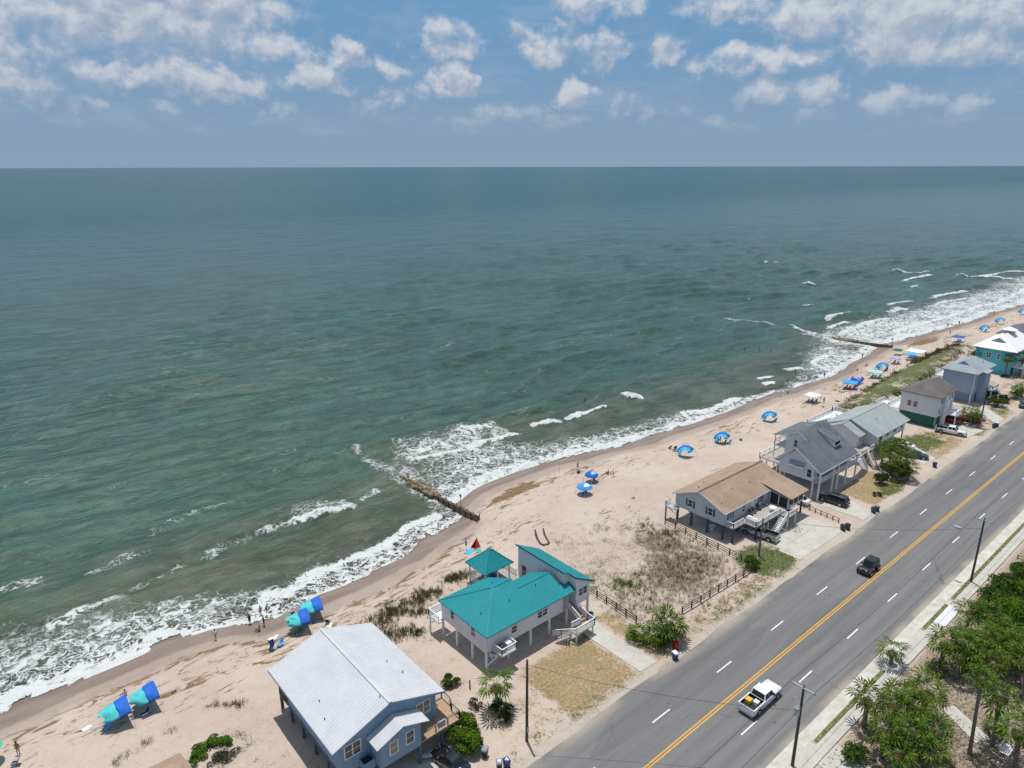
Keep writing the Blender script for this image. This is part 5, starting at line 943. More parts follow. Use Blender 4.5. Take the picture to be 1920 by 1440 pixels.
put(sedan('parked_car', 'white car parked behind the bush in front of the slate-blue house', 'car', 'white_car'), 206.5, 48.6, 100, -.03)
put(suv('parked_suv', 'dark SUV parked in front of the slate-blue house', 'SUV', 'navy_car'), 208.5, 51.5, 100, -.03)
put(sedan('parked_car', 'dark green car parked by the road at the far right edge', 'car', 'green_car'), 205.8, 42.9, 12, -.03)

# ------------------------------------------------------------------ wheelie bins
def bin_proto(col, lid):
    r = thing('wheelie_bin', 'bin', 'bin')
    q_ = lambda w_, d_, z: [(-d_,-w_,z),(d_,-w_,z),(d_,w_,z),(-d_,w_,z)]
    MB().loft([q_(.22,.24,.06),q_(.29,.34,.98)]).build('body', M[col], r)
    MB().loft([q_(.31,.37,.985),q_(.31,.37,1.03),q_(.24,.28,1.09)]).build('lid', M[lid], r)
    for s in (-1,1): MB().tube([(-.28,s*.24-.03,.12),(-.28,s*.24+.03,.12)],.12,12).build('wheel', M['rubber'], r)
    MB().bar((-.39,-.25,.94),(-.39,.25,.94),.05,.05).build('handle', M[lid], r); return r
for (x,y,rz,col,lid,lab,st_) in [(35.8,42.95,80,'bin_blue','bin_blue','blue wheelie bin with white stickers near the bare pole',1),(35.1,43.3,60,'bin_dark','bin_lid','dark wheelie bin with a pale lid left of the blue one near the bare pole',1),
    (35.05,45.5,30,'bin_dark','bin_lid','dark bin with a pale grey lid at the foot of the round green bush',0),(62.0,41.9,75,'bin_blue','sticker','blue wheelie bin with a white lid below the double palm by the vacant lot',0),(63.6,43.0,60,'lamp_red','lamp_red','red bin in the shade of the palm by the vacant lot',0),
    (109.3,43.35,80,'bin_dark','bin_dark','dark bin nearer the camera of the pair at the brown-roofed house drive',0),(110.2,42.95,70,'bin_dark','bin_dark','dark bin nearer the road of the pair at the brown-roofed house drive',0),
    (119.5,42.75,80,'bin_teal','bin_dark','dark teal bin at the end of the black SUV drive, the one nearer the camera',0),(120.6,42.6,60,'bin_teal','bin_lid','dark teal bin with a grey lid at the end of the black SUV drive',0),(148.6,43.2,80,'bin_blue','bin_blue','single blue bin at the road edge past the palm clump',0),
    (182.9,42.75,80,'bin_blue','bin_blue','blue bin beside a pale bin in front of the white pickup house',0),(184.3,42.6,70,'bin_dark','sticker','pale-lidded bin beside the blue one at the far kerb',0)]:
    o = put(bin_proto(col, lid), x, y, rz, -.03); o['label'] = lab
    if st_: MB().box(-.2,.2,-.16,.02,1.088,1.094).box(-.1,.1,.06,.16,1.088,1.094).build('sticker', M['sticker'], o)

# ------------------------------------------------------------------ poles and wires
def wire(name, a, b_, sag, lab, r=.02):
    a = Vector(a); b_ = Vector(b_); pts = [a.lerp(b_, i/14) - Vector((0,0,sag*4*(i/14)*(1-i/14))) for i in range(15)]
    tag(MB().tube(pts, r, 5).build(name, M['wire']), lab, 'cable')
p = thing('utility_pole', 'tall utility pole with a pale crossarm and transformer beside the pavement at the bottom right', 'utility pole', (57.85,24.25,0))
MB().tube([(57.85,24.25,-.2),(57.85,24.25,9.9)],[.17,.11],12).build('pole', M['green_pole'], p)
MB().bar((57.75,22.95,9.6),(57.75,25.55,9.6),.12,.14).build('crossarm', M['steel'], p)
for v in (23.05,24.25,25.45): MB().tube([(57.75,v,9.66),(57.75,v,9.9)],[.06,.04],8).build('insulator', M['steel'], p)
MB().tube([(57.55,24.45,6.3),(57.55,24.45,6.4),(57.55,24.45,7.3),(57.55,24.45,7.4)],[.2,.28,.28,.18],14).build('transformer', M['steel'], p)
m = MB(); m.bar((57.8,24.3,8.2),(57.3,24.9,8.45),.05,.05); m.bar((57.3,24.9,8.45),(57.25,24.9,8.0),.05,.05); m.build('cutout_switch', M['steel'], p)
p = thing('utility_pole', 'utility pole with a crossarm and street lamp arm halfway along the pavement', 'utility pole', (108.3,24.05,0))
MB().tube([(108.3,24.05,-.2),(108.3,24.05,10.4)],[.17,.11],12).build('pole', M['green_pole'], p)
MB().bar((108.2,22.8,10.05),(108.2,25.3,10.05),.1,.13).build('crossarm', M['steel'], p)
for v in (22.9,24.05,25.2): MB().tube([(108.2,v,10.1),(108.2,v,10.32)],[.06,.04],8).build('insulator', M['steel'], p)
MB().tube([(108.3,24.05,7.2),(108.0,25.4,7.7),(107.7,26.6,8.0)],.035,7).build('lamp_arm', M['steel'], p)
MB().loft([[(107.75,26.4,7.9),(107.55,26.4,7.9),(107.55,26.4,8.08),(107.75,26.4,8.08)],[(107.85,26.8,7.88),(107.4,26.8,7.88),(107.4,26.8,8.12),(107.85,26.8,8.12)],[(107.78,27.35,7.95),(107.45,27.35,7.95),(107.45,27.35,8.08),(107.78,27.35,8.08)]]).build('lamp_head', M['steel'], p)
for (x,y,z,lab) in [(39.65,44.2,10.2,'tall dark bare utility pole on the sand in front of the blue-grey house'),(91.5,48.1,6.5,'grey utility pole on the green mound beside the brown-roofed house'),(185.5,46.2,8.5,'dark leaning utility pole between the white and slate-blue houses'),(222,45.5,9,'distant utility pole in front of the turquoise house')]:
    p = thing('utility_pole', lab, 'utility pole', (x,y,0)); MB().tube([(x,y,-.2),(x,y,z)],[.17,.11],12).build('pole', M['pole' if x != 91.5 else 'timber'], p)
    MB().box(x-.08,x+.08,y-.25,y-.13,1.2,1.9).build('meter_box', M['steel'], p)
p = thing('utility_pole', 'far utility pole beside the pavement beyond the right edge', 'utility pole', (160,24.05,0)); MB().tube([(160,24.05,-.2),(160,24.05,10.3)],[.17,.11],12).build('pole', M['green_pole'], p); MB().bar((160,22.8,10.0),(160,25.3,10.0),.1,.13).build('crossarm', M['steel'], p)
for v in (23.05, 25.45): wire('power_line', (57.75,v,9.9), (108.2,22.9 if v < 24 else 25.2,10.3), 1.0, 'thin overhead power line along the pavement, ' + ('inner' if v < 24 else 'road') + ' side of the crossarm')
for v in (22.9, 25.2): wire('power_line', (108.2,v,10.3), (160,v,10.05), 1.0, 'thin overhead power line past the street lamp pole, ' + ('inner' if v < 24 else 'road') + ' side')
for v in (23.05, 25.45): wire('power_line', (57.75,v,9.9), (5,v,10.2), 1.0, 'thin overhead power line leaving the photo at the bottom, ' + ('inner' if v < 24 else 'road') + ' side')
wire('service_cable', (57.85,24.25,6.9), (39.65,44.2,9.6), .9, 'thin service cable crossing the road to the bare pole')
wire('service_cable', (108.3,24.05,8.8), (91.5,48.1,6.3), .9, 'thin service cable crossing the road to the grey pole on the mound')

# ------------------------------------------------------------------ fences
def rail_fence(label, a, b_, n, rails=3, hgt=1.15, mat='dark_timber', group=None):
    a = Vector((a[0],a[1],0)); b_ = Vector((b_[0],b_[1],0)); p = thing('rail_fence', label, 'fence', tuple(a), group=group)
    for i in range(n+1):
        c_ = a.lerp(b_, i/n); post_mb(c_.x, c_.y, -.2, hgt, .14).build('post', M[mat], p)
    m = MB()
    for j in range(rails):
        z = hgt*(.3+.62*j/max(1,rails-1)); m.bar((a.x,a.y,z),(b_.x,b_.y,z),.05,.09)
    m.build('rail', M[mat], p)
rail_fence('brown rail fence along the brown-roofed house side of the vacant lot', (88.7,64.0), (88.0,49.0), 7)
rail_fence('brown rail fence along the road side of the vacant lot', (70.2,46.85), (86.6,46.4), 8)
rail_fence('brown rail fence along the teal-roofed house side of the vacant lot', (64.3,58.8), (63.9,49.6), 5)
rail_fence('low brown rail fence beside the concrete drive of the brown-roofed house', (112.0,51.5), (111.4,45.0), 6, 2, .8, 'timber')
rail_fence('low wooden fence behind the bushes on the right of the pavement', (120.9,21.6), (119.6,16.5), 3, 2, .7, 'timber')
for x, y, lab in [(39.7,54.2,'short dark fence post alone on the sand behind the small palm'),(47.3,67.0,'short dark post standing in the dune grass')]:
    tag(MB().tube([(x,y,-.2),(x,y,1.2)],[.1,.08],8).tube([(x,y,1.2),(x,y,1.26)],[.1,.05],8).build('fence_post', M['dark_timber']), lab, 'post')

# ------------------------------------------------------------------ groins
def groin(name, label, u, v0, v1, v2, v3, z0, seed):
    """v0 root on the beach, timber to v1, rubble cap to v2, awash to v3"""
    r_ = random.Random(seed); p = thing(name, label, 'groin', (u, v0, z0))
    m = MB(); zt = lambda v: z0 - .055*(v-v0)
    n = int((v1-v0)/1.6)
    for s in (-.13, .13):
        for i in range(n):
            a, b_ = v0+(v1-v0)*i/n, v0+(v1-v0)*(i+1)/n-.02; m.loft([[(u+s-.06,a,-4),(u+s+.06,a,-4),(u+s+.06,a,zt(a)+r_.uniform(-.06,.06)),(u+s-.06,a,zt(a))],[(u+s-.06,b_,-4),(u+s+.06,b_,-4),(u+s+.06,b_,zt(b_)),(u+s-.06,b_,zt(b_))]])
    m.box(u-.065,u+.065,v0+.1,v1-.1,-4,zt(v1)-.25)
    m.build('timber_wall', M['groin_wood'], p)
    for i in range(n+1):
        v = v0+(v1-v0)*i/n
        for s in (-.31,.31): MB().tube([(u+s,v,-4),(u+s,v,zt(v)+r_.uniform(.05,.3))],.09,8).build('pile', M['dark_timber'], p)
    m = MB(); m.bar((u-.22,v0,zt(v0)-.2),(u-.22,v1,zt(v1)-.2),.06,.2); m.bar((u+.22,v0,zt(v0)-.2),(u+.22,v1,zt(v1)-.2),.06,.2); m.build('waler', M['groin_wood'], p)
    def lumps(va, vb, wd, hh, n_, lift, nm, mat):
        m = MB()
        for k_ in range(n_):
            v = va+(vb-va)*(k_+r_.random())/n_; s = r_.uniform(.35,1.0)*wd; cx = u+r_.uniform(-.8,.8)*wd*.9; cz = zt(v)+lift-.25*abs(cx-u)-(v-va)*.02
            bm = bmesh.new(); bmesh.ops.create_icosphere(bm, subdivisions=2, radius=1)
            o3 = (r_.uniform(0,50), r_.uniform(0,50))
            for w_ in bm.verts:
                k2 = .75+.5*float(vnoise(np.array(w_.co.x*1.4+o3[0]), np.array(w_.co.y*1.4+w_.co.z*1.1+o3[1]))); w_.co = Vector((w_.co.x*s*k2*.9, w_.co.y*s*k2*1.15, w_.co.z*hh*k2))
            bm.verts.index_update(); m.poly([(w_.co.x+cx, w_.co.y+v, w_.co.z+cz) for w_ in bm.verts], [tuple(x.index for x in f.verts) for f in bm.faces]); bm.free()
        return m.build(nm, M[mat], p, False)
    lumps(v1-.5, v2, .75, .5, 46, .0, 'rubble', 'rock'); lumps(v1+1, v2, .42, .34, 26, .4, 'concrete_cap', 'wet_rock'); lumps(v2, v3, .42, .32, 30, .08, 'sunken_rubble', 'rock')
    return p
groin('groin', 'timber and rubble groin running from the near beach into the surf', 66.9, 87.7, 101.2, 111.0, 128, -.55, 1)
groin('groin', 'second groin of timber and rocks farther along the beach', 249.6, 92.0, 104, 119, 137, -.8, 2)
groin('groin', 'far groin of rocks breaking waves at the right edge of the sea', 446, 86, 96, 112, 130, -.9, 3)
for x, y, lab in [(68.5,95.0,'warning sign on a post beside the near groin'),(254.5,94.2,'sign on a tall post beside the second groin')]:
    z = zg(x,y); p = thing('beach_sign', lab, 'sign', (x,y,z)); MB().tube([(x,y,z-.3),(x,y,z+2.3)],.05,8).build('post', M['timber'], p); MB().box(x-.03,x+.03,y-.3,y+.3,z+1.8,z+2.35).build('panel', M['grey_fab'], p)

# ------------------------------------------------------------------ beach shades
def arch_shade(u, v, label, hw=2.1, hh=2.3, ln=2.8, rot=0, near_='cobalt', far_='aqua', seed=0, group='wind-blown beach shades'):
    """an arched pole planted across the wind with a cloth streaming from it"""
    z0 = zg(u, v); r = thing('wind_canopy', label, 'beach shade', (0,0,0), 0, group); rr_ = random.Random(seed)
    MB().tube([(0, hw*math.cos(a), hh*math.sin(a)-.1) for a in [math.pi*i/18 for i in range(19)]], .022, 6).build('arch_pole', M['steel'], r)
    n, mlen = 18, 14
    def P(i, j):       # i across, j down wind
        a = math.pi*(.12+.62*i/n); s = j/mlen
        y = hw*math.cos(a)*(1-.42*s*s-.08*s); z = hh*math.sin(a)
        tail = 1.25+.25*math.sin(i*1.1+seed)+.16*math.sin(i*2.3+seed*2)
        z = z*(1-.16*s) - .35*s*abs(math.cos(a))**2*tail + .07*math.sin(5*s*math.pi+i*.9+seed)*s
        x = -s*(ln-.45*abs(math.cos(a))*(.5+s)) - .25*s*math.sin(i*1.3+seed)*s
        return (x, y+.06*math.sin(s*9+i), z)
    for nm, j0, j1, mt in [('near_cloth', 0, 6, near_), ('trailing_cloth', 6, mlen, far_)]:
        m = MB(); nr = j1-j0+1
        m.poly([P(i,j) for j in range(j0,j1+1) for i in range(n+1)], [(a*(n+1)+i, a*(n+1)+i+1, (a+1)*(n+1)+i+1, (a+1)*(n+1)+i) for a in range(nr-1) for i in range(n)])
        o = m.build(nm, M[mt], r, True)
        sd = o.modifiers.new('thickness', 'SOLIDIFY'); sd.thickness = .012
    for s in (-1,1): MB().tube([(.05,s*hw,-.1),(.12,s*hw,.16)],.06,7).build('sandbag', M[near_], r)
    r.location = (u, v, z0); r.rotation_euler = (0,0,R(rot)); return r
AS = [(8.75,76.1,'cobalt and aqua wind shade near the bottom left, the left one of the pair',0,3),(11.75,76.6,'cobalt and aqua wind shade near the bottom left, the right one of the pair',0,1),(31.3,79.0,'cobalt and aqua wind shade behind the white metal roof, nearest to it',-14,5),(33.9,80.6,'cobalt and aqua wind shade behind the white metal roof, farther from it',-14,2),
 (117.0,80.2,'arched blue wind shade left of three on the open beach, with dark chairs beside it',0,6),(129.4,79.5,'arched blue wind shade with people sitting in it, middle of three on the open beach',0,7),(150.4,80.2,'arched blue wind shade, right of three on the open beach',0,8),(216.6,81.5,'arched blue and cyan wind shade near the second groin',0,9),(297,78.6,'blue arched shade beyond the blue canopy on the far beach',0,10),(318,79.6,'small far arched shade of blue and green',0,11),(346,79.3,'arched blue shade at the right edge of the beach',0,12),(371,78.5,'farthest arched blue shade on the beach',0,13)]
for i, (u,v,lab,rot,sd) in enumerate(AS): arch_shade(u, v, lab, rot=rot if i < 4 else 24, seed=sd, far_='aqua' if i < 4 else 'cyan', ln=3.0 if i < 4 else 2.2, hh=2.6 if i < 4 else 2.35, hw=2.5 if i < 4 else 2.1)
def popup(u, v, label, mat, w_=1.5, h_=2.0, peak=.7, rot=0, cat='canopy', patch=None, name='beach_canopy', n=4, flat=False):
    z0 = zg(u,v); r = thing(name, label, cat, (0,0,0))
    for i in range(4):
        a = math.pi/4+i*math.pi/2; x, y = math.cos(a)*w_*1.38, math.sin(a)*w_*1.38; MB().tube([(x,y,-.1),(x*.98,y*.98,h_)],.025,6).build('leg', M['steel'], r)
    rings = []
    for k_ in range(6):
        t_ = k_/5; rd_ = w_*1.42*(1-t_*.97); rings.append([(math.cos(a)*rd_*(1 if flat is False else 1), math.sin(a)*rd_, h_+peak*(math.sin(t_*math.pi/2) if not flat else t_*.3)-(.09 if j % 2 else 0)*(1-t_)) for j, a in enumerate([math.pi/4+j*math.pi/4 for j in range(8)])])
    m = MB(); rr2 = []
    for q_ in rings: rr2.append([q_[j] if j % 2 == 0 else tuple((Vector(q_[j-1])+Vector(q_[(j+1) % 8]))/2 - Vector((0,0,.05))) for j in range(8)])
    vv = [[(x,y,z-.16) for x,y,z in rr2[0]]] + rr2; m.loft(vv); m.build('canopy_cloth', M[mat], r)
    if patch: MB().slab([(w_*.99*a*.55+.0, w_*b_*.9, h_+peak*.62) for a, b_ in [(-1,-1),(.1,-1),(.1,.2),(-1,.2)]], .03).build('cloth_panel', M[patch], r)
    r.location = (u,v,z0); r.rotation_euler = (0,0,R(rot)); return r
def dome(u, v, label, mat, patch, rad=1.75, hgt=2.2):
    z0 = zg(u,v); r = thing('beach_tent', label, 'tent', (0,0,0)); n = 20
    def cap(t0, t1, a0, a1, off):
        m = MB(); A_ = 14; T = 6
        P = [(math.cos(a0+(a1-a0)*i/A_)*rad*math.cos(t)*(1+off), math.sin(a0+(a1-a0)*i/A_)*rad*math.cos(t)*(1+off), hgt*math.sin(t)**.75*(1+off)+off) for t in [t0+(t1-t0)*j/T for j in range(T+1)] for i in range(A_+1)]
        m.poly(P, [(j*(A_+1)+i, j*(A_+1)+i+1, (j+1)*(A_+1)+i+1, (j+1)*(A_+1)+i) for j in range(T) for i in range(A_)]); return m
    cap(.55,1.5,-math.pi,math.pi,0).build('canopy_cloth', M[mat], r, True); cap(.95,1.45,-2.5,-1.0,.012).build('cloth_panel', M[patch], r, True)
    for i in range(4):
        a = math.pi/4+i*math.pi/2; MB().tube([(math.cos(a)*rad*.98,math.sin(a)*rad*.98,-.1),(math.cos(a)*rad*.87,math.sin(a)*rad*.87,hgt*.62)],.03,6).build('leg', M['steel'], r)
    r.location = (u,v,z0); return r
dome(86.9,81.2,'royal blue domed beach tent with a pale panel, nearer the camera of two','sky_blue','white_fabric'); dome(92.2,84.4,'royal blue domed beach tent with a white panel, behind the other','cobalt','pale_aqua',1.6)
popup(171.0,80.4,'white pop-up canopy alone on the open beach','white_fabric',1.7,2.0,.6)
popup(190.0,79.3,'bright sky blue canopy near the dune grass with people beneath','sky_blue',1.8,2.0,.35,20)
popup(206.3,79.4,'pale aqua square canopy with chairs in its shade','pale_aqua',1.7,2.0,.2,15)
popup(234.0,80.4,'cyan beach umbrella-like canopy beside the white flat one','cyan',1.5,1.9,.4,30); popup(238.4,80.6,'flat white canopy near the second groin','white_fabric',2.4,2.2,.12,0); popup(226.5,82.0,'lilac canopy beside the arched blue and cyan shade','purple',1.4,1.9,.5,10); popup(239.5,86.5,'teal beach umbrella by the second groin','teal_fab',1.2,1.7,.45,0); popup(270.5,78.9,'blue canopy standing alone beyond the second groin','cobalt',1.7,2.0,.35,0)
def wind_sail(u, v, label):      # cloth strung between a peak and the sand
    z0 = zg(u,v); r = thing('beach_sail', label, 'beach shade', (u,v,z0)); m = MB(); n = 10; V_ = []
    for i in range(n+1):
        s = i/n; x = u-1.8+6.2*s; zt = z0+2.4*math.exp(-((s-.12)/.16)**2)+.5+1.3*s*s; V_ += [(x,v+.9-.6*s,zt*1.0), (x+.2,v-.7+.4*s,max(z0+.45, zt-.75+.2*s))]
    m.poly(V_, [(2*i,2*i+1,2*i+3,2*i+2) for i in range(n)]); o = m.build('cloth', M['cobalt'], r, True); o.modifiers.new('thickness','SOLIDIFY').thickness = .015
    for x in (u-1.1,u+4.3): MB().tube([(x,v+.5,z0-.1),(x,v+.5,z0+2.2)],.03,6).build('pole', M['steel'], r)
wind_sail(194.5,79.6,'deep blue cloth sail slung between poles behind the sky blue canopy')
# red triangular shade and things lying round it
u, v = 60.6, 80.2; z = zg(u,v); r = thing('sun_shelter', 'small red pointed sun shelter on the sand behind the gazebo', 'tent', (u,v,z)); m = MB(); m.poly([(u-.6,v-.5,z),(u+.7,v-.5,z),(u+.75,v+.5,z),(u-.6,v+.6,z),(u+.3,v+.1,z+1.7)], [(0,1,4),(1,2,4),(2,3,4),(3,2,1,0)]); m.build('cloth', M['red_fab'], r); MB().tube([(u+.3,v+.1,z),(u+.3,v+.1,z+1.75)],.025,6).build('pole', M['steel'], r)
def towel(u, v, label, mat, w_=.9, l_=1.8, rot=0):
    z = zg(u,v)+.05; c_, s = math.cos(R(rot)), math.sin(R(rot)); n = 6; m = MB(); P = []
    for i in range(n+1):
        for j in range(3):
            a = (i/n-.5)*l_; b_ = (j/2-.5)*w_; P.append((u+a*c_-b_*s, v+a*s+b_*c_, z+.05*math.sin(i*1.7+j)))
    m.poly(P, [(i*3+j,i*3+j+1,(i+1)*3+j+1,(i+1)*3+j) for i in range(n) for j in range(2)]); o = m.build('beach_towel', M[mat]); o.modifiers.new('thickness','SOLIDIFY').thickness = .02
    return tag(o, label, 'towel')
towel(59.2,79.9,'pale blue beach towel spread in front of the red shelter','cyan',1.1,1.9,20); towel(60.4,79.2,'green beach towel in front of the red shelter','green_fab',.8,1.5,60)
towel(4.7,77.7,'white board-like towel left alone on the beach at the bottom left','white_fabric',.55,.95,15); towel(176.2,76.0,'dark round towel on the sand near the dune grass','maroon',1.1,1.1,0); towel(168.6,76.1,'dark towel on the sand in front of the white pop-up canopy','navy_fab',.6,1.2,10); towel(26.9,80.0,'white towel spread beside a cool box behind the white metal roof','white_fabric',.5,1.3,30); towel(33.4,77.3,'pale yellow towel between the wind shades and the white metal roof','white_fabric',.7,1.2,50)
u, v = 59.2, 80.9; z = zg(u,v); r = thing('beach_umbrella', 'folded blue beach umbrella standing left of the red shelter', 'umbrella', (u,v,z)); MB().tube([(u,v,z-.2),(u,v,z+.6)],.025,6).build('pole', M['steel'], r); MB().tube([(u,v,z+.6),(u,v,z+.9),(u,v,z+1.8),(u,v,z+1.95)],[.03,.16,.09,.02],8).build('folded_cloth', M['cobalt'], r)
def umbrella(u, v, label, mat, rad=1.25):
    z = zg(u,v); r = thing('beach_umbrella', label, 'umbrella', (u,v,z)); MB().tube([(u,v,z-.2),(u+.1,v,z+2.0)],.025,6).build('pole', M['steel'], r)
    m = MB(); m.poly([(u+.1+math.cos(a)*rad,v+math.sin(a)*rad,z+1.75+(.06 if i%2 else 0)) for i, a in enumerate([k_*math.pi/8 for k_ in range(16)])]+[(u+.1,v,z+2.2)], [(i,(i+1)%16,16) for i in range(16)]); o = m.build('canopy_cloth', M[mat], r); o.modifiers.new('thickness','SOLIDIFY').thickness = .02
umbrella(-4.1,79.2,'green beach umbrella cut by the left edge of the photo','green_fab',1.5)
# u-shaped washed up strap
m = MB(); pts = [(70.6,76.9),(69.6,75.6),(68.5,73.9),(67.9,72.6),(67.9,71.9),(68.5,71.6),(69.1,71.9),(69.6,72.9),(70.6,74.6),(71.9,76.3)]
m.tube([(a,b_,zg(a,b_)+.16+(.1 if 3 < i < 6 else 0)) for i, (a,b_) in enumerate(pts)], [.12,.17,.2,.24,.3,.3,.26,.2,.17,.12], 8); tag(m.build('driftwood', M['maroon'], smooth=True), 'dark U-shaped driftwood lying on the sand behind the teal mono-pitch roof', 'driftwood')
m = MB(); m.tube([(13.3,77.2,zg(13.3,77.2)+.06),(13.9,77.4,zg(13.9,77.4)+.09)],[.09,.06],7); tag(m.build('driftwood', M['dark_timber']), 'short dark log on the sand right of the wind shades', 'driftwood')

def chair(u, v, rot, mat, label, group=None):
    r = thing('beach_chair', label, 'chair', (0,0,0), 0, group)
    MB().box(-.28,.25,-.28,.28,.26,.30).build('seat', M[mat], r); MB().loft([[(-.28,-.28,.28),(-.24,-.28,.28),(-.24,.28,.28),(-.28,.28,.28)],[(-.62,-.28,.92),(-.58,-.28,.92),(-.58,.28,.92),(-.62,.28,.92)]]).build('backrest', M[mat], r)
    m = MB()
    for s in (-.3,.3): m.bar((.25,s,.28),(-.2,s,0),.03,.03); m.bar((-.28,s,.28),(.2,s,0),.03,.03); m.bar((.2,s,.45),(-.4,s,.5),.06,.03)
    m.build('frame', M['steel'], r); r.location = (u,v,zg(u,v)); r.rotation_euler = (0,0,R(rot)); return r
for (u,v,rot,mat,lab) in [(25.4,77.4,230,'navy_fab','navy beach chair left of the pair behind the white metal roof'),(26.55,77.6,200,'sky_blue','blue and white beach chair right of the pair behind the white metal roof'),(31.1,83.7,60,'teal_fab','teal beach chair alone near the surf behind the wind shades'),(6.2,75.8,200,'sky_blue','blue beach chair at the edge of the left bottom wind shade'),(9.9,75.2,180,'navy_fab','blue beach chair in the shade of the right bottom wind shade'),(-2.0,76.9,150,'navy_fab','dark blue beach chair at the bottom left edge'),
   (29.2,78.3,180,'teal_fab','teal beach chair in the shade of the wind shade behind the roof'),(33.6,78.0,40,'navy_fab','dark chair between the wind shades and the white metal roof'),(118.3,85.6,80,'navy_fab','dark chair left of the arched shade, nearest the water'),(118.9,84.6,60,'navy_fab','dark chair left of the arched shade, middle of its row'),(117.6,83.9,90,'teal_fab','dark teal chair left of the arched shade, nearest the shade'),(128.3,78.6,150,'navy_fab','dark chair at the front of the middle arched shade'),(129.0,77.9,150,'teal_fab','dark teal chair at the right side of the middle arched shade'),(128.0,80.2,160,'navy_fab','dark chair at the left side of the middle arched shade'),(150.0,78.9,150,'navy_fab','dark chair under the right arched shade'),
   (170.2,81.2,150,'grey_fab','grey chair left under the white pop-up canopy'),(171.2,79.6,150,'navy_fab','dark chair right under the white pop-up canopy'),(170.6,80.4,150,'teal_fab','teal chair in the middle under the white pop-up canopy'),(189.4,79.3,150,'red_fab','red chair under the sky blue canopy'),(190.4,78.4,150,'red_fab','red chair at the right foot of the sky blue canopy'),(189.8,80.3,150,'teal_fab','teal chair left under the sky blue canopy'),(205.8,79.4,150,'green_fab','green chair under the pale aqua canopy'),(207.0,78.6,150,'teal_fab','teal chair right of the pale aqua canopy'),(206.2,80.3,150,'navy_fab','dark chair left of the pale aqua canopy'),
   (216,80.4,150,'navy_fab','dark chair under the blue and cyan arched shade'),(217.3,80.9,150,'navy_fab','second dark chair under the blue and cyan arched shade'),(226.3,81.3,150,'purple','lilac chair under the lilac canopy'),(227.2,82.6,150,'navy_fab','dark chair under the lilac canopy'),(233.4,79.6,150,'purple','lilac chair under the cyan canopy'),(270.1,78.4,150,'navy_fab','dark chair under the lone blue canopy'),(271.2,79.3,150,'navy_fab','second dark chair under the lone blue canopy'),(296.5,78.4,150,'navy_fab','dark chair under the far arched shade'),(86.6,80.9,200,'navy_fab','navy chair under the nearer blue domed tent'),(91.9,83.7,200,'grey_fab','grey chair under the farther blue domed tent')]:
    chair(u,v,rot,mat,lab)
def cooler(u, v, label, mat, lid='white_fabric', z=None):
    z = zg(u,v) if z is None else z; r = thing('cool_box', label, 'cool box', (u,v,z)); MB().box(u-.3,u+.3,v-.2,v+.2,z-.03,z+.36).build('box', M[mat], r); MB().box(u-.32,u+.32,v-.22,v+.22,z+.36,z+.44).build('lid', M[lid], r)
cooler(26.2,79.6,'blue cool box with a white lid behind the white metal roof','cobalt'); cooler(132.7,77.1,'dark green cart box right of the middle arched shade','green_fab','bin_dark'); cooler(93.8,89.4,'dark cool box at the feet of the man fishing','bin_dark','bin_dark')
# deck furniture
def round_table(u, v, z, label, mat):
    r = thing('patio_table', label, 'table', (u,v,z)); MB().tube([(u,v,z+.7),(u,v,z+.74)],.6,20).build('table_top', M[mat], r); MB().tube([(u,v,z),(u,v,z+.7)],[.25,.05],8).build('leg', M[mat], r)
round_table(102.2,52.2,2.4,'white round table on the deck of the brown-roofed house','white_plate'); round_table(93.0,57.6,.02,'white round table in the shade under the brown-roofed house','white_plate')
def deck_chair(u,v,z,rot,mat,label):
    o = chair(u,v,rot,mat,label); o.location.z = z
for u,v,mat,lab in [(98.2,53.7,'black_plastic','black deck chair against the wall of the brown-roofed house, left one'),(99.3,53.8,'black_plastic','black deck chair against the wall of the brown-roofed house, second one'),(101.0,53.9,'black_plastic','black deck chair against the wall of the brown-roofed house, third one'),(103.2,54.0,'grey_fab','blue-grey deck chair near the screened porch')]: deck_chair(u,v,2.4,-90,mat,lab)
for u,v,lab in [(95.9,51.7,'pale covered grill at the corner of the brown-roofed house deck'),(96.0,52.7,'second pale covered grill on the brown-roofed house deck')]:
    r = thing('grill', lab, 'grill', (u,v,2.4)); MB().loft([[(u-.3,v-.5,2.4),(u+.3,v-.5,2.4),(u+.3,v+.5,2.4),(u-.3,v+.5,2.4)],[(u-.32,v-.52,3.2),(u+.32,v-.52,3.2),(u+.32,v+.52,3.2),(u-.32,v+.52,3.2)],[(u-.18,v-.4,3.45),(u+.18,v-.4,3.45),(u+.18,v+.4,3.45),(u-.18,v+.4,3.45)]]).build('cover', M['white_fabric'], r); MB().bar((u-.34,v-.45,3.0),(u-.34,v+.45,3.0),.04,.04).build('handle', M['steel'], r)
for i,(u,v,mat) in enumerate([(148.5,66,'sky_blue'),(150,67.8,'white_fabric'),(151.5,66.2,'sky_blue'),(153.5,67.5,'white_fabric'),(155.2,66.0,'cobalt'),(157,67.6,'white_fabric')]): deck_chair(u,v,2.45,90,mat,f'{["blue","white","blue","white","cobalt","white"][i]} lounge chair on the sea deck of the pale green roofed house, {["left end","second from left","third from left","fourth from left","fifth from left","right end"][i]}')
round_table(152.4,67.6,2.45,'white round table on the sea deck of the pale green roofed house','white_plate')
u,v=156.4,68.4; z=2.45; r = thing('patio_umbrella','closed blue patio umbrella on the sea deck of the pale green roofed house','umbrella',(u,v,z)); MB().tube([(u,v,z),(u,v,z+.9)],.03,6).build('pole',M['steel'],r); MB().tube([(u,v,z+.9),(u,v,z+1.1),(u,v,z+2.1),(u,v,z+2.3)],[.04,.2,.1,.02],8).build('folded_cloth',M['cobalt'],r)
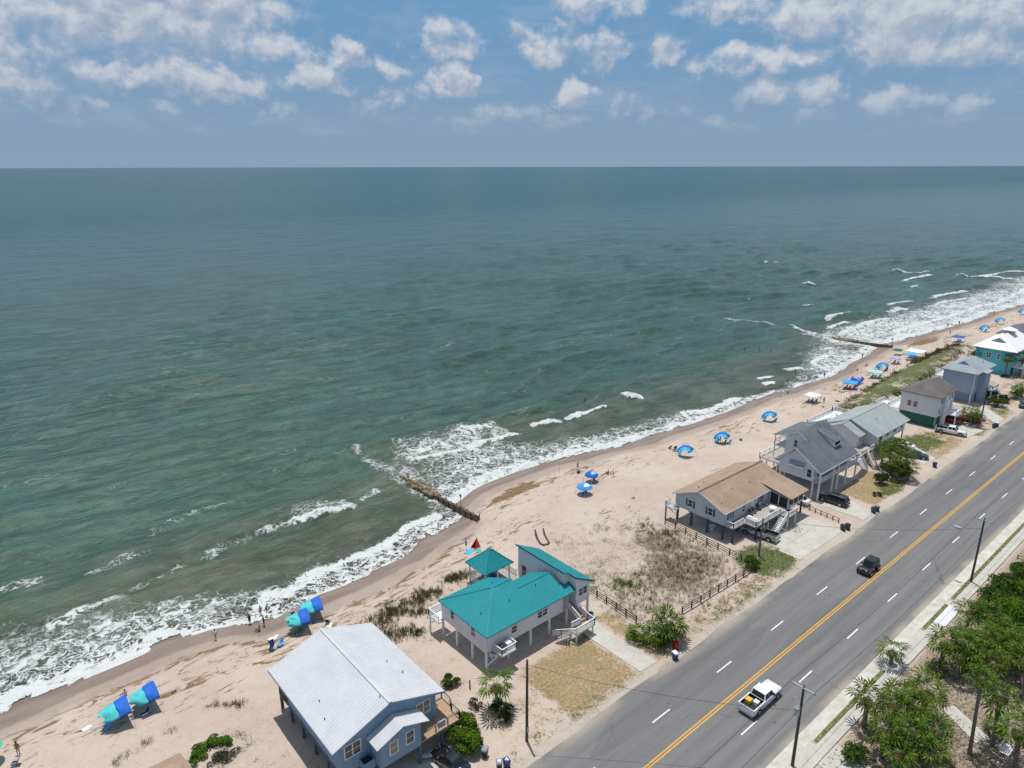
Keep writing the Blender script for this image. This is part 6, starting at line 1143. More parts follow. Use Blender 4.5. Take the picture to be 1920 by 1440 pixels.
r = thing('basketball_hoop','dark basketball hoop on the lawn in front of the green lattice','basketball hoop',(169.6,50.3,0)); MB().tube([(169.6,50.3,-.1),(169.6,50.3,2.6),(169.6,49.8,3.0)],.06,8).build('pole',M['black_plastic'],r); MB().box(169.0,170.2,49.72,49.78,2.6,3.4).build('backboard',M['grey_fab'],r); MB().tube([(169.6+.23*math.cos(a),49.48+.23*math.sin(a),2.75) for a in [k_*math.pi/8 for k_ in range(17)]],.015,5).build('rim',M['orange'],r)
r = thing('picnic_bench','white slatted bench in the palm shade at the bottom right corner','bench',(76,10.9,0)); 
for i in range(5): MB().box(75.2,77.0,10.3+i*.18,10.43+i*.18,.48,.52).build('slat',M['white_paint'],r)
for i in range(4): MB().box(75.2,77.0,11.22,11.25,.6+i*.15,.71+i*.15).build('back_slat',M['white_paint'],r)
for x in (75.4,76.8): MB().box(x-.04,x+.04,10.35,10.45,0,.48).box(x-.04,x+.04,11.12,11.2,0,1.2).build('leg',M['white_paint'],r)
r = thing('planter','teal planter with a leafy plant at the foot of the white house stairs','planter',(60.0,54.2,0)); MB().tube([(60,54.2,0),(60,54.2,.9)],[.3,.42],12).build('pot',M['teal_fab'],r)

# ------------------------------------------------------------------ people
J0 = dict(pel=(0,0,.93), spi=(0,0,1.14), che=(.01,0,1.34), nec=(.0,0,1.48), hd1=(.02,0,1.56), hd2=(.03,0,1.64), hd3=(.01,0,1.71), nose=(.115,0,1.60))
for s, k_ in ((1,'l'),(-1,'r')):
    J0.update({k_+'sh':(0,s*.17,1.41), k_+'el':(-.02,s*.23,1.14), k_+'wr':(.05,s*.25,.90), k_+'hip':(0,s*.09,.89), k_+'kn':(.02,s*.10,.49), k_+'an':(-.02,s*.10,.09), k_+'to':(.15,s*.12,.03), k_+'ear':(.01,s*.085,1.62)})
RAD = dict(pel=.135,spi=.118,che=.135,nec=.055,hd1=.072,hd2=.092,hd3=.055,nose=.014,sh=.068,el=.043,wr=.028,hip=.092,kn=.056,an=.038,to=.03,ear=.02)
POSES = {
 'stand': {}, 'walk': dict(lkn=(.16,.10,.50), lan=(.22,.10,.1), lto=(.40,.11,.05), rkn=(.02,-.10,.48), ran=(-.24,-.10,.14), rto=(-.10,-.11,.04), lel=(-.14,.23,1.16), lwr=(-.08,.25,.93), rel=(.10,-.23,1.16), rwr=(.27,-.22,.98)),
 'reach': dict(lel=(.16,.2,1.18), lwr=(.40,.10,1.24), rel=(.14,-.2,1.16), rwr=(.36,-.08,1.14), lkn=(.08,.14,.49), lan=(.06,.16,.09), lto=(.22,.18,.03), rkn=(-.05,-.14,.49), ran=(-.14,-.16,.09), rto=(.02,-.18,.03)),
 'sit': dict(pel=(0,0,.14), spi=(-.06,0,.36), che=(-.05,0,.58), nec=(-.03,0,.72), hd1=(.0,0,.80), hd2=(.02,0,.88), hd3=(.0,0,.95), nose=(.105,0,.84), lear=(.0,.085,.86), rear=(.0,-.085,.86), lsh=(-.05,.17,.65), rsh=(-.05,-.17,.65), lel=(.06,.24,.42), rel=(.06,-.24,.42), lwr=(.30,.19,.42), rwr=(.30,-.19,.42), lhip=(.03,.10,.13), rhip=(.03,-.10,.13), lkn=(.42,.16,.40), rkn=(.42,-.16,.40), lan=(.62,.14,.08), ran=(.62,-.14,.08), lto=(.79,.15,.06), rto=(.79,-.15,.06)),
}
def skin_mesh(name, P, E, rad, root, sub=1):
    keys = list(P); me = bpy.data.meshes.new(name); me.from_pydata([P[k_] for k_ in keys], [(keys.index(a), keys.index(b_)) for a, b_ in E], [])
    o = bpy.data.objects.new(name, me); C.objects.link(o); sk = o.modifiers.new('skin', 'SKIN'); sk.use_smooth_shade = True
    if sub: o.modifiers.new('sub', 'SUBSURF').levels = sub
    for i, k_ in enumerate(keys):
        sv2 = me.skin_vertices[0].data[i]; sv2.radius = (rad[k_], rad[k_]); sv2.use_root = (k_ == root)
    dg = bpy.context.evaluated_depsgraph_get(); dg.update(); out = bpy.data.meshes.new_from_object(o.evaluated_get(dg)); bpy.data.objects.remove(o); bpy.data.meshes.remove(me); return out
def person_meshes(pose):
    P = dict(J0); P.update(POSES[pose]); rad = {}
    E = [('pel','spi'),('spi','che'),('che','nec'),('nec','hd1'),('hd1','hd2'),('hd2','hd3'),('hd2','nose')]
    for k_ in 'lr':
        E += [('che',k_+'sh'),(k_+'sh',k_+'el'),(k_+'el',k_+'wr'),('pel',k_+'hip'),(k_+'hip',k_+'kn'),(k_+'kn',k_+'an'),(k_+'an',k_+'to'),('hd2',k_+'ear')]
        wr = Vector(P[k_+'wr']); el_ = Vector(P[k_+'el']); d_ = (wr-el_).normalized(); side = d_.cross(Vector((0,1,0))).normalized()
        palm = wr + d_*.075; P[k_+'pa'] = tuple(palm); rad[k_+'pa'] = .032; E.append((k_+'wr', k_+'pa'))
        for i, (off, ln) in enumerate([(-.03,.075),(-.01,.09),(.012,.085),(.032,.065)]):
            q_ = palm + side*off + d_*.03; P[f'{k_}f{i}'] = tuple(q_ + d_*ln*.9 + Vector((.012,0,0))); rad[f'{k_}f{i}'] = .009; E.append((k_+'pa', f'{k_}f{i}'))
        P[k_+'th'] = tuple(wr + d_*.06 + side*-.06); rad[k_+'th'] = .011; E.append((k_+'wr', k_+'th'))
    for k_ in P:
        if k_ not in rad: rad[k_] = RAD.get(k_, RAD.get(k_[1:], .03))
    body = skin_mesh('body', P, E, rad, 'pel')
    ks = ['pel','lhip','rhip']; Q = {k_: P[k_] for k_ in ks}; rq = {k_: rad[k_]+.022 for k_ in ks}
    for k_ in 'lr':
        a, b_ = Vector(P[k_+'hip']), Vector(P[k_+'kn']); Q[k_+'m'] = tuple(a.lerp(b_, .55)); rq[k_+'m'] = .098
    Q['wa'] = tuple(Vector(P['pel']).lerp(Vector(P['spi']), .5)); rq['wa'] = .14
    shorts = skin_mesh('shorts', Q, [('wa','pel'),('pel','lhip'),('pel','rhip'),('lhip','lm'),('rhip','rm')], rq, 'pel')
    Q = {k_: P[k_] for k_ in ('pel','spi','che')}; rq = dict(pel=.15,spi=.14,che=.155); E = [('pel','spi'),('spi','che')]
    Q['nk'] = tuple(Vector(P['che']).lerp(Vector(P['nec']), .72)); rq['nk'] = .075; E.append(('che','nk'))
    for k_ in 'lr':
        Q[k_+'sh'] = P[k_+'sh']; rq[k_+'sh'] = .085; a, b_ = Vector(P[k_+'sh']), Vector(P[k_+'el']); Q[k_+'sl'] = tuple(a.lerp(b_, .62)); rq[k_+'sl'] = .066; E += [('che',k_+'sh'),(k_+'sh',k_+'sl')]
    shirt = skin_mesh('shirt', Q, E, rq, 'spi')
    bm = bmesh.new(); bmesh.ops.create_uvsphere(bm, u_segments=14, v_segments=10, radius=1); hc = Vector(P['hd2'])
    bmesh.ops.delete(bm, geom=[v for v in bm.verts if v.co.z < -.55 or (v.co.x > .35 and v.co.z < .35)], context='VERTS')
    for v in bm.verts: v.co = Vector((v.co.x*.108-.012, v.co.y*.102, v.co.z*.118+.01)) + hc
    hair = bpy.data.meshes.new('hair'); bm.to_mesh(hair); bm.free()
    e_ = MB()
    for s in (-1,1):
        c_ = hc + Vector((.083, s*.035, -.005)); e_.tube([c_-Vector((.01,0,0)), c_+Vector((.008,0,0))], [.013,.007], 8)
    m2 = hc + Vector((.078,0,-.085)); e_.box(m2.x-.01,m2.x+.006,-.025,.025,m2.z-.006,m2.z+.006)
    eyes = bpy.data.meshes.new('eyes'); eyes.from_pydata(e_.v, [], e_.f)
    return dict(body=body, shorts=shorts, shirt=shirt, hair=hair, eyes=eyes)
PM = {p_: person_meshes(p_) for p_ in POSES}
def person(pose, u, v, rot, label, skin='skin', shorts='navy_fab', shirt=None, hair='hair', z=None, sc=1.0):
    r = thing('person', label, 'person', (u, v, zg(u,v)-.02 if z is None else z), R(rot)); r.scale = (sc, sc, sc)
    for nm, mt in (('body',skin),('shorts',shorts),('shirt',shirt),('hair',hair),('eyes','eye')):
        if mt is None: continue
        me = PM[pose][nm].copy(); me.materials.clear(); me.materials.append(M[mt]); o = bpy.data.objects.new(nm if nm != 'eyes' else 'face', me); C.objects.link(o); o.parent = r
    return r
for a in [('walk',20.9,85.0,200,'person in a white shirt walking on the wet sand at the lower left','tan_skin','grey_fab','white_fabric'),('stand',25.8,86.0,120,'person in dark swimwear standing in the swash, left of the group','dark_skin','navy_fab','navy_fab'),('stand',27.7,87.0,100,'adult in a purple shirt standing in the swash','tan_skin','maroon','purple'),
    ('stand',28.6,87.2,90,'child in a teal top standing in the swash beside the adult in purple','tan_skin','teal_fab','teal_fab','hair',None,.62),('stand',27.0,84.0,180,'person with dark skin and brown swimwear standing on the wet sand edge','dark_skin','maroon'),('sit',26.1,83.3,170,'person sitting on the sand at the edge of the wet band','tan_skin','navy_fab',None),
    ('sit',9.2,80.8,120,'person in a lilac top sitting above the left bottom wind shade','skin','purple','purple'),('stand',-1.5,78.5,60,'person in orange swimwear at the left edge beside the green umbrella','tan_skin','orange'),('reach',95.2,91.0,80,'shirtless person in red shorts fishing above the blue domed tents','skin','red_fab'),
    ('sit',97.5,84.8,120,'person in dark clothes sitting right of the blue domed tents','tan_skin','navy_fab','maroon'),('sit',98.4,84.2,110,'person in white sitting right of the blue domed tents','skin','white_fabric','white_fabric'),('stand',128.7,79.7,140,'dark-haired person standing inside the middle arched shade','tan_skin','navy_fab'),
    ('walk',171.9,77.6,20,'person in pink swimwear walking beside the white pop-up canopy','skin','red_fab'),('stand',185.9,95.1,140,'person wading at the tip of the small breaking wave','tan_skin','navy_fab'),('stand',197.5,98.9,90,'person knee-deep in the foam in dark shorts','dark_skin','navy_fab'),('walk',199.4,90.9,30,'person in dark swimwear walking along the water line','dark_skin','navy_fab','navy_fab'),
    ('stand',230.6,93.6,60,'person in dark clothes standing at the water line near the second groin','dark_skin','navy_fab','navy_fab'),('walk',222.7,77.0,90,'person in red walking towards the dune grass','skin','red_fab','red_fab'),('stand',226.1,76.2,90,'child standing at the dune path','tan_skin','teal_fab','teal_fab','hair',None,.65),('sit',212.6,87.2,120,'person sitting on the damp sand, left of two, beyond the sky blue canopy','tan_skin','maroon','maroon'),('sit',219.3,87.3,120,'person in navy sitting on the damp sand, right of two','tan_skin','navy_fab','navy_fab'),
    ('stand',284.5,85.9,90,'person standing by the brown weed beyond the second groin','dark_skin','maroon','maroon'),('walk',302.3,92.6,30,'person walking at the far water line, left one','dark_skin','navy_fab'),('walk',309.3,90.9,20,'person walking at the far water line, taller one','dark_skin','navy_fab','navy_fab'),('walk',310.2,89.9,20,'child walking at the far water line beside the taller one','dark_skin','teal_fab',None,'hair',None,.6),
    ('stand',211.5,125,90,'swimmer in the waves, left one of three','tan_skin','navy_fab',None,'hair',-3.1),('stand',215.9,122,90,'swimmer in the waves, middle one of three','tan_skin','navy_fab',None,'hair',-3.1),('stand',217,118.3,90,'swimmer in the waves, right one of three','tan_skin','navy_fab',None,'hair',-3.1),('sit',172.0,89.6,60,'person in white sitting at the damp sand edge near the white canopy','skin','white_fabric','white_fabric'),('sit',176.6,89.9,60,'person in green sitting at the damp sand edge near the white canopy','skin','green_fab','green_fab'),
    ('stand',44.0,109.8,90,'swimmer beside the breaking wave in the left surf','skin','purple','purple','hair',-3.1),('stand',130.7,123.0,90,'swimmer in pink behind the breaking wave left of the open beach','skin','red_fab','red_fab','hair',-3.1),('stand',342,88.5,90,'person in red at the far water line near the right edge','skin','red_fab','red_fab'),('sit',189.0,78.7,120,'person in red sitting under the sky blue canopy','skin','red_fab','red_fab'),('stand',186.2,80.2,120,'shirtless child in orange left of the sky blue canopy','skin','orange',None,'hair',None,.6)]: person(*a)
r = thing('fishing_rod','fishing rod planted in the wet sand beside the person fishing','fishing rod',(91.6,92.6,zg(91.6,92.6))); MB().tube([(91.6,92.6,zg(91.6,92.6)-.2),(91.6,92.9,zg(91.6,92.6)+2.9)],[.025,.008],5).build('rod',M['black_plastic'],r); MB().tube([(91.6,92.65,zg(91.6,92.6)+.5),(91.66,92.65,zg(91.6,92.6)+.5)],.06,8).build('reel',M['steel'],r)

# ------------------------------------------------------------------ palms, bushes, grass
def quads_obj(name, V_, F_, mat): return np_mesh(name, np.asarray(V_), np.asarray(F_), mat)
def crown_mesh(seed, n=40, pet=1.2, fan=1.25, lo=-38, hi=62):
    r_ = np.random.RandomState(seed); V_ = []; F_ = []
    def tri(a, b_, c_): i = len(V_); V_.extend([a, b_, c_]); F_.append((i, i+1, i+2))
    for k_ in range(n):
        t = (k_+.5)/n; az_ = k_*2.39996+r_.normal(0,.15); e = math.radians(hi-(hi-lo)*t**.85+r_.normal(0,6)); s = r_.uniform(.82,1.12)*(1 if t > .12 else .75)
        d_ = np.array([math.cos(az_)*math.cos(e), math.sin(az_)*math.cos(e), math.sin(e)]); sd = np.array([-math.sin(az_), math.cos(az_), 0]); up = np.cross(d_, sd)
        if up[2] < 0: up = -up
        base = d_*.12; tip = d_*pet*s; wv_ = sd*.022
        tri(base-wv_, base+wv_, tip+wv_*.6); tri(base-wv_, tip+wv_*.6, tip-wv_*.6)
        m = 9
        for j in range(m):
            f_ = j/(m-1)*2-1; ang = f_*math.radians(112)*(.92+.1*r_.rand()); ld = d_*math.cos(ang)+sd*math.sin(ang); L = fan*s*(1.0-.30*abs(f_)**1.5)*r_.uniform(.85,1.08)
            drop = np.array([0,0,-1])*(.16+.36*t+.14*abs(f_)); nrm = np.cross(ld, up); nrm = nrm/np.linalg.norm(nrm); w_ = .095*s
            p0 = tip+ld*.08-d_*.05; p1 = tip+ld*L*.55+up*.07*(1-abs(f_))+drop*L*.12; p2 = tip+ld*L+drop*L*.62
            tri(p0, p1+nrm*w_, p1-nrm*w_); tri(p1-nrm*w_, p1+nrm*w_, p2)
    return V_, F_
def dead_mesh(seed, n=16):
    r_ = np.random.RandomState(seed); V_ = []; F_ = []
    for k_ in range(n):
        az_ = k_*2.4+r_.rand(); d_ = np.array([math.cos(az_),math.sin(az_),0]); sd = np.array([-d_[1],d_[0],0])
        for j in range(7):
            f_ = (j-3)/3; a = d_*.18; b_ = d_*(.55+.25*r_.rand())+sd*f_*.28+np.array([0,0,-.45-.3*r_.rand()]); c_ = d_*(.45+.25*r_.rand())+sd*f_*.42+np.array([0,0,-1.05-.5*r_.rand()]); i = len(V_)
            V_.extend([a-np.array([0,0,.1]), b_+sd*.05, b_-sd*.05, c_]); F_.append((i,i+1,i+2)); F_.append((i+2,i+1,i+3))
    return V_, F_
CR_ = []
for s_ in range(5):
    a = quads_obj('crown', *crown_mesh(s_+1, 17+s_), M['palm_leaf']); b_ = quads_obj('dead_fronds', *dead_mesh(s_+20), M['dead_frond']); CR_.append((a.data, b_.data)); bpy.data.objects.remove(a); bpy.data.objects.remove(b_)
npalm = [0]
def palm(u, v, h_, label, sc=1.0, base=None, group=None, dead=True):
    """crown above (u,v) at height h_; base is where the trunk meets the ground"""
    i = npalm[0]; npalm[0] += 1; bu, bv = base if base else (u + .15*math.sin(i*2.1), v + .15*math.cos(i*1.7))
    z0 = zg(bu, bv); r = thing('palm_tree', label, 'palm tree', (bu, bv, z0), 0, group); ca_, da = CR_[i % 5]
    tr = .17+.03*math.sin(i); pts = []; rs = []
    n = max(4, int(h_/.22))
    for k_ in range(n+1):
        t = k_/n; bend = math.sin(t*math.pi*.5)**1.4; pts.append(((u-bu)*bend, (v-bv)*bend, -.15+(h_+.15)*t)); rs.append(tr*(1.35-.45*t if t < .25 else 1.2-.1*t)*(1.0+(.13 if k_ % 2 else -.02)))
    b0 = MB(); b0.tube(pts, rs, 9); tk = b0.build('trunk', M['trunk'], None, True); tk.parent = r
    c_ = bpy.data.objects.new('crown', ca_); C.objects.link(c_); c_.parent = r; c_.location = (u-bu, v-bv, h_); c_.rotation_euler = (.12*math.sin(i*3.1), .12*math.cos(i*2.3), i*1.9); sc *= .9; c_.scale = (sc, sc, sc*.95)
    if dead and h_ > 1.2:
        d_ = bpy.data.objects.new('dead_fronds', da); C.objects.link(d_); d_.parent = r; d_.location = (u-bu, v-bv, h_-.05); d_.rotation_euler = (0,0,i*.7); d_.scale = (sc*.85,)*3
    return r
G_ = 'palms on the right of the pavement'
palm(81.1,24.25,2.15,'single short palm growing in the gap of the pavement kerb',1.02,(81.15,24.2))
for (u,v,h_,lab,sc,base) in [(68.5,21.9,4.0,'palm in the clump at the bottom right, nearest the kerb',1.1,None),(69.6,19.7,4.3,'palm in the middle of the clump at the bottom right, road side',1.15,None),(71.2,18.2,4.0,'palm in the clump at the bottom right, between its middle and its bright right-hand palm',1.1,None),(74.6,18.2,3.9,'bright green palm at the right end of the clump at the bottom right',1.25,None),(65.9,19.0,3.6,'palm in the clump at the bottom right, next to the round kerb bush',1.1,None),(67.3,17.0,4.1,'palm in the clump at the bottom right, near the bottom edge behind the kerb bush',1.15,None),(69.5,15.6,3.8,'lowest palm on the right side of the clump at the bottom right',1.1,None),(64.6,17.2,3.0,'low palm at the front of the clump at the bottom right',1.0,None),(67.0,14.9,3.2,'low palm at the bottom edge of the clump at the bottom right',1.0,None),(72.3,20.0,3.6,'palm at the upper edge of the clump at the bottom right',1.05,None),
    (73.6,13.6,9.0,'tallest slender palm with a long bare trunk at the right',.85,(73.24,13.17)),(76.4,12.3,6.2,'palm just right of the tallest slender palm',1.2,(76.15,11.95)),(73.6,9.7,5.4,'palm at the right edge above the white bench',1.2,(73.9,9.4)),
    (85.4,20.1,3.6,'palm at the left tip of the large palm group beside the pavement',1.15,None),(86.8,18.4,3.9,'palm in the large group, just inside its left tip',1.2,(85.6,18.3)),(84.2,18.2,3.5,'palm in the large group, at its lower left corner',1.1,None),(95.2,20.4,3.3,'palm in the large group with its grey trunk showing beside the white pavement slab',1.05,(95.38,20.58)),(95.6,18.3,3.6,'bright yellow-green palm in the large group below the dense dark shrubs',1.25,None),(90.2,16.1,4.0,'palm in the middle of the large palm group',1.25,None),(85.5,15.2,3.6,'palm at the lower edge of the large palm group',1.05,None),(90.6,19.0,3.2,'palm at the upper edge of the large group, near the sidewalk',1.1,None),(87.4,16.2,3.4,'palm inside the lower half of the large palm group',1.1,None),(89.9,14.7,3.9,'palm at the lower right of the large palm group',1.1,None),(87.9,12.9,4.2,'palm at the right edge below the large palm group',1.1,(86.1,12.07)),(92.0,14.6,3.8,'palm at the right edge of the large palm group',1.15,None),(93.2,17.0,3.4,'palm between the large palm group and the dense dark shrubs',1.1,None),
    (84.0,19.97,.5,'small trunkless palm on the sand left of the large palm group',.75,None),(78.5,12.4,.8,'small trunkless palm beside the tallest slender palm trunk',.7,None),(75.0,8.2,5.0,'palm at the right edge near the bottom corner',1.15,None)]: palm(u,v,h_,lab,sc,base,G_)
palm(40.0,49.65,3.6,'palm with a green crown on the sand behind the bare dark pole',1.2,(39.8,49.6))
palm(63.9,44.6,2.8,'larger palm of the pair at the road corner of the vacant lot',1.4,(63.4,44.4)); palm(65.0,44.9,2.3,'palm leaning against the larger one at the road corner of the vacant lot',1.25,(64.6,44.7)); palm(61.4,47.4,1.0,'low palm at the fence end left of the larger palm of the vacant lot',.85); palm(62.3,45.2,1.6,'low yellowish palm left of the larger palm at the vacant lot corner',.9)
for (u,v,h_,lab,sc) in [(140.7,50.4,4.2,'palm of the dense clump beside the dark grey roofed house, at its back left',1.15),(142.6,49.6,4.6,'tallest palm at the back of the dense clump beside the dark grey roofed house',1.2),(139.2,48.3,4.2,'palm in the middle of the dense clump beside the dark grey roofed house',1.15),(142,47.4,4.2,'palm on the right shoulder of the dense clump beside the dark grey roofed house',1.2),(136.5,47.4,3.6,'palm on the left shoulder of the dense clump beside the dark grey roofed house',1.1),(139.2,45.4,3.7,'palm at the front of the dense clump beside the dark grey roofed house',1.15),(137.8,44.0,2.8,'lowest palm at the road end of the dense clump',1.1),(136.7,45.8,3.0,'low palm in the front left of the dense clump',1.05),(144.4,48.8,4.0,'palm at the right end of the dense clump, before the parked cars',1.1)]: palm(u,v,h_,lab,sc,None,'palms in the dense clump by the road')
palm(181.0,47.2,3.2,'palm in front of the white house with the dark hip roof',1.25,(180.1,46.7)); palm(182.3,46.6,2.6,'lower palm beside the one in front of the white house with the dark hip roof',1.0)
palm(235.0,63.6,5.5,'bushy palm between the slate-blue and turquoise houses',1.5); palm(232.9,54.5,5.6,'slender palm standing before the turquoise wall',1.1); palm(236.3,51.8,5.6,'palm at the right edge before the turquoise house',1.5); palm(212.6,46.2,2.2,'low palm by the far roadside at the right edge',1.2); palm(214.2,45.7,2.6,'taller palm by the far roadside at the right edge',1.2); palm(211.4,45.9,1.9,'lowest palm of three by the far roadside',1.0)

def bush(name, label, u, v, ru, rv, h_, mat, n=2200, leaf=.13, lumps=16, seed=0, cat='bush', z=None):
    r_ = np.random.RandomState(seed+77); z0 = zg(u,v) if z is None else z; r = thing(name, label, cat, (u, v, z0))
    lc = []
    for k_ in range(lumps):
        a = r_.rand()*2*np.pi; q_ = r_.rand()**.5*.72; e = r_.rand(); lc.append((math.cos(a)*q_*ru, math.sin(a)*q_*rv, h_*(.30+.42*e*(1-.5*q_**2)), r_.uniform(.26,.42)))
    lc = np.array(lc); k_ = r_.randint(0, lumps, n); d_ = r_.normal(size=(n,3)); d_ /= np.linalg.norm(d_,axis=1)[:,None]; d_[:,2] = np.where(d_[:,2] < -.5, -d_[:,2], d_[:,2])
    rad = lc[k_,3]*(.72+.36*r_.rand(n)); c_ = lc[k_,:3] + d_*rad[:,None]*np.array([ru,rv,h_*.75]); c_[:,2] = np.maximum(c_[:,2], .05)
    nn = d_ + r_.normal(0,.55,(n,3)); nn /= np.linalg.norm(nn,axis=1)[:,None]; t1 = np.cross(nn, r_.normal(size=(n,3))); t1 /= np.linalg.norm(t1,axis=1)[:,None]; t2 = np.cross(nn, t1)
    s = leaf*(.6+.8*r_.rand(n))[:,None]; Vq = np.stack([c_-t1*s, c_+t2*s*.5, c_+t1*s, c_-t2*s*.5], 1).reshape(-1,3); i = np.arange(n)*4
    o = np_mesh('foliage', Vq, np.stack([i,i+1,i+2,i+3],-1), M[mat]); o.parent = r
    b0 = MB()
    for j in range(5): q_ = lc[j % lumps]; b0.tube([(0,0,-.1),(q_[0]*.4,q_[1]*.4,q_[2]*.5),(q_[0],q_[1],q_[2])],[.07,.05,.02],6)
    st_ = b0.build('stem', M['bark']); st_.parent = r; return r
bush('leafy_bush','large bright green bush beside the wooden deck of the white-roofed house',34.5,48.6,2.0,2.5,2.9,'bright_shrub',4200,.15,22,1); bush('leafy_bush','yellow-green bush at the front foot of the large bright bush',34.0,46.8,1.5,1.4,2.1,'bright_shrub',1900,.14,12,2)
bush('leafy_bush','small dark green round bush alone on the sand between the two nearest houses',38.4,56.0,1.25,1.2,1.7,'shrub',1400,.11,8,3); bush('leafy_bush','grey-green scrub under the palm by the bare pole',39.6,47.6,1.0,.9,1.2,'dull_shrub',700,.09,7,4); bush('leafy_bush','dry brownish bush behind the large bright bush',38.6,51.6,.9,.9,1.1,'dull_shrub',600,.09,6,5); bush('leafy_bush','dark undergrowth at the trunk of the palm by the bare pole',40.3,48.9,1.6,1.5,1.7,'dark_shrub',1400,.11,8,6)
bush('leafy_bush','bright green bush at the bottom edge left of the white metal roof',13.6,64.9,2.0,1.1,1.3,'bright_shrub',1700,.11,14,7); bush('leafy_bush','second green bush right of the one at the bottom edge',15.6,64.4,1.1,.9,1.1,'bright_shrub',900,.1,8,8); bush('leafy_bush','brownish scrub below the green bushes at the bottom edge',14.3,62.6,1.9,1.0,.9,'dull_shrub',1000,.1,10,9); bush('leafy_bush','green bush half hidden by the roof corner at the bottom edge',12.3,64.0,1.2,1.0,1.1,'bright_shrub',900,.11,8,10)
bush('leafy_bush','dark green bush at the corner of the rail fences by the grey pole',87.4,47.1,1.6,1.4,2.0,'shrub',1700,.13,12,11); bush('leafy_bush','green bush under the pair of palms at the vacant lot corner',62.6,44.9,1.3,1.3,1.2,'dark_shrub',900,.12,8,12); bush('leafy_bush','low green bush at the fence end left of the vacant lot palms',61.3,47.6,.9,.9,1.1,'shrub',700,.11,7,13)
bush('leafy_bush','round dark green bush with pale flowers before the palm clump',132.6,46.9,1.7,1.6,2.4,'dark_shrub',2200,.13,14,14); fl = MB()
for k_ in range(26):
    a = rng.random()*6.28; e = rng.uniform(.3,1.4); p_ = Vector((132.6+1.6*math.cos(a)*math.cos(e),46.9+1.5*math.sin(a)*math.cos(e),.9+1.45*math.sin(e))); fl.box(p_.x-.05,p_.x+.05,p_.y-.05,p_.y+.05,p_.z,p_.z+.05)
fo = fl.build('flowers', M['white_fabric']); rb = [o for o in C.objects if o.get('label','').startswith('round dark green bush')][0]; fo.parent = rb; fo.matrix_parent_inverse = Matrix.Translation(-rb.location); fo['kind'] = 'stuff'
bush('leafy_bush','small grey-green bush on the golden lawn of the dark grey roofed house',126.8,45.2,.9,.8,.9,'dull_shrub',700,.1,7,15); bush('leafy_bush','dark bush at the left foot of the palm clump',134.3,48.3,.9,.9,1.3,'dark_shrub',700,.12,7,16); bush('leafy_bush','dark undergrowth inside the palm clump by the road',139.8,46.6,3.2,2.8,2.0,'dark_shrub',2600,.15,16,17)
bush('leafy_bush','round dark bush in front of the slate-blue house',201.8,47.6,2.6,2.0,2.6,'shrub',1700,.18,12,18); bush('leafy_bush','second bush behind the leaning pole at the slate-blue house',206.2,47.2,2.0,1.6,2.0,'dark_shrub',1100,.17,9,19); bush('leafy_bush','low bush at the foot of the slender palm by the turquoise wall',231.9,54.2,1.2,1.2,.9,'shrub',500,.16,6,20)
bush('leafy_bush','round green bush beside the pavement at the bottom right',63.4,20.6,1.8,1.5,1.7,'shrub',2600,.12,16,21); bush('leafy_bush','leafy undergrowth at the foot of the clump of palms at the bottom right',68.3,17.8,2.2,1.8,1.2,'dark_shrub',1500,.14,14,22); bush('leafy_bush','undergrowth of the large palm group',88.5,17.4,2.8,1.8,1.4,'dark_shrub',1800,.16,16,23)
for i,(u,v,ru,rv,h_,lab) in enumerate([(104.6,20.4,2.6,2.0,2.3,'dense dark shrub at the pavement edge past the large palm group'),(109.5,20.2,2.8,2.2,2.6,'dense shrub at the pavement edge below the street lamp pole'),(110.5,17.4,3.2,2.6,3.0,'dense shrub inside the thicket at the right edge, upper part'),(100.6,20.0,2.2,1.7,2.2,'dense shrub next to the bright slab of pavement'),(103.4,17.8,3.0,2.4,2.9,'dense shrub in the middle of the thicket at the right edge'),(103.5,14.6,3.2,2.6,3.1,'dense shrub at the right edge in the middle of the thicket'),(98.2,16.4,2.6,2.2,2.6,'dense shrub in the lower part of the thicket'),(97.5,13.6,2.8,2.2,2.8,'dense shrub at the lower right of the thicket'),(115.2,19.6,2.4,2.0,2.4,'dense shrub at the top of the thicket by the low fence'),(116.5,16.6,3.0,2.4,2.8,'dense shrub at the top right corner of the thicket'),(92.6,12.2,2.6,2.2,2.6,'shrub below the large palm group at the right edge'),(128.3,21.4,1.6,1.3,1.6,'dark shrub at the pavement beyond the low fence'),(126.5,19.4,2.0,1.6,1.8,'shrub behind the low fence at the right edge')]):
    bush('leafy_shrub', lab, u, v, ru, rv, h_, ['shrub','shrub','bright_shrub','shrub','bright_shrub'][i % 5], 3600, .15, 22, 40+i, 'shrub')

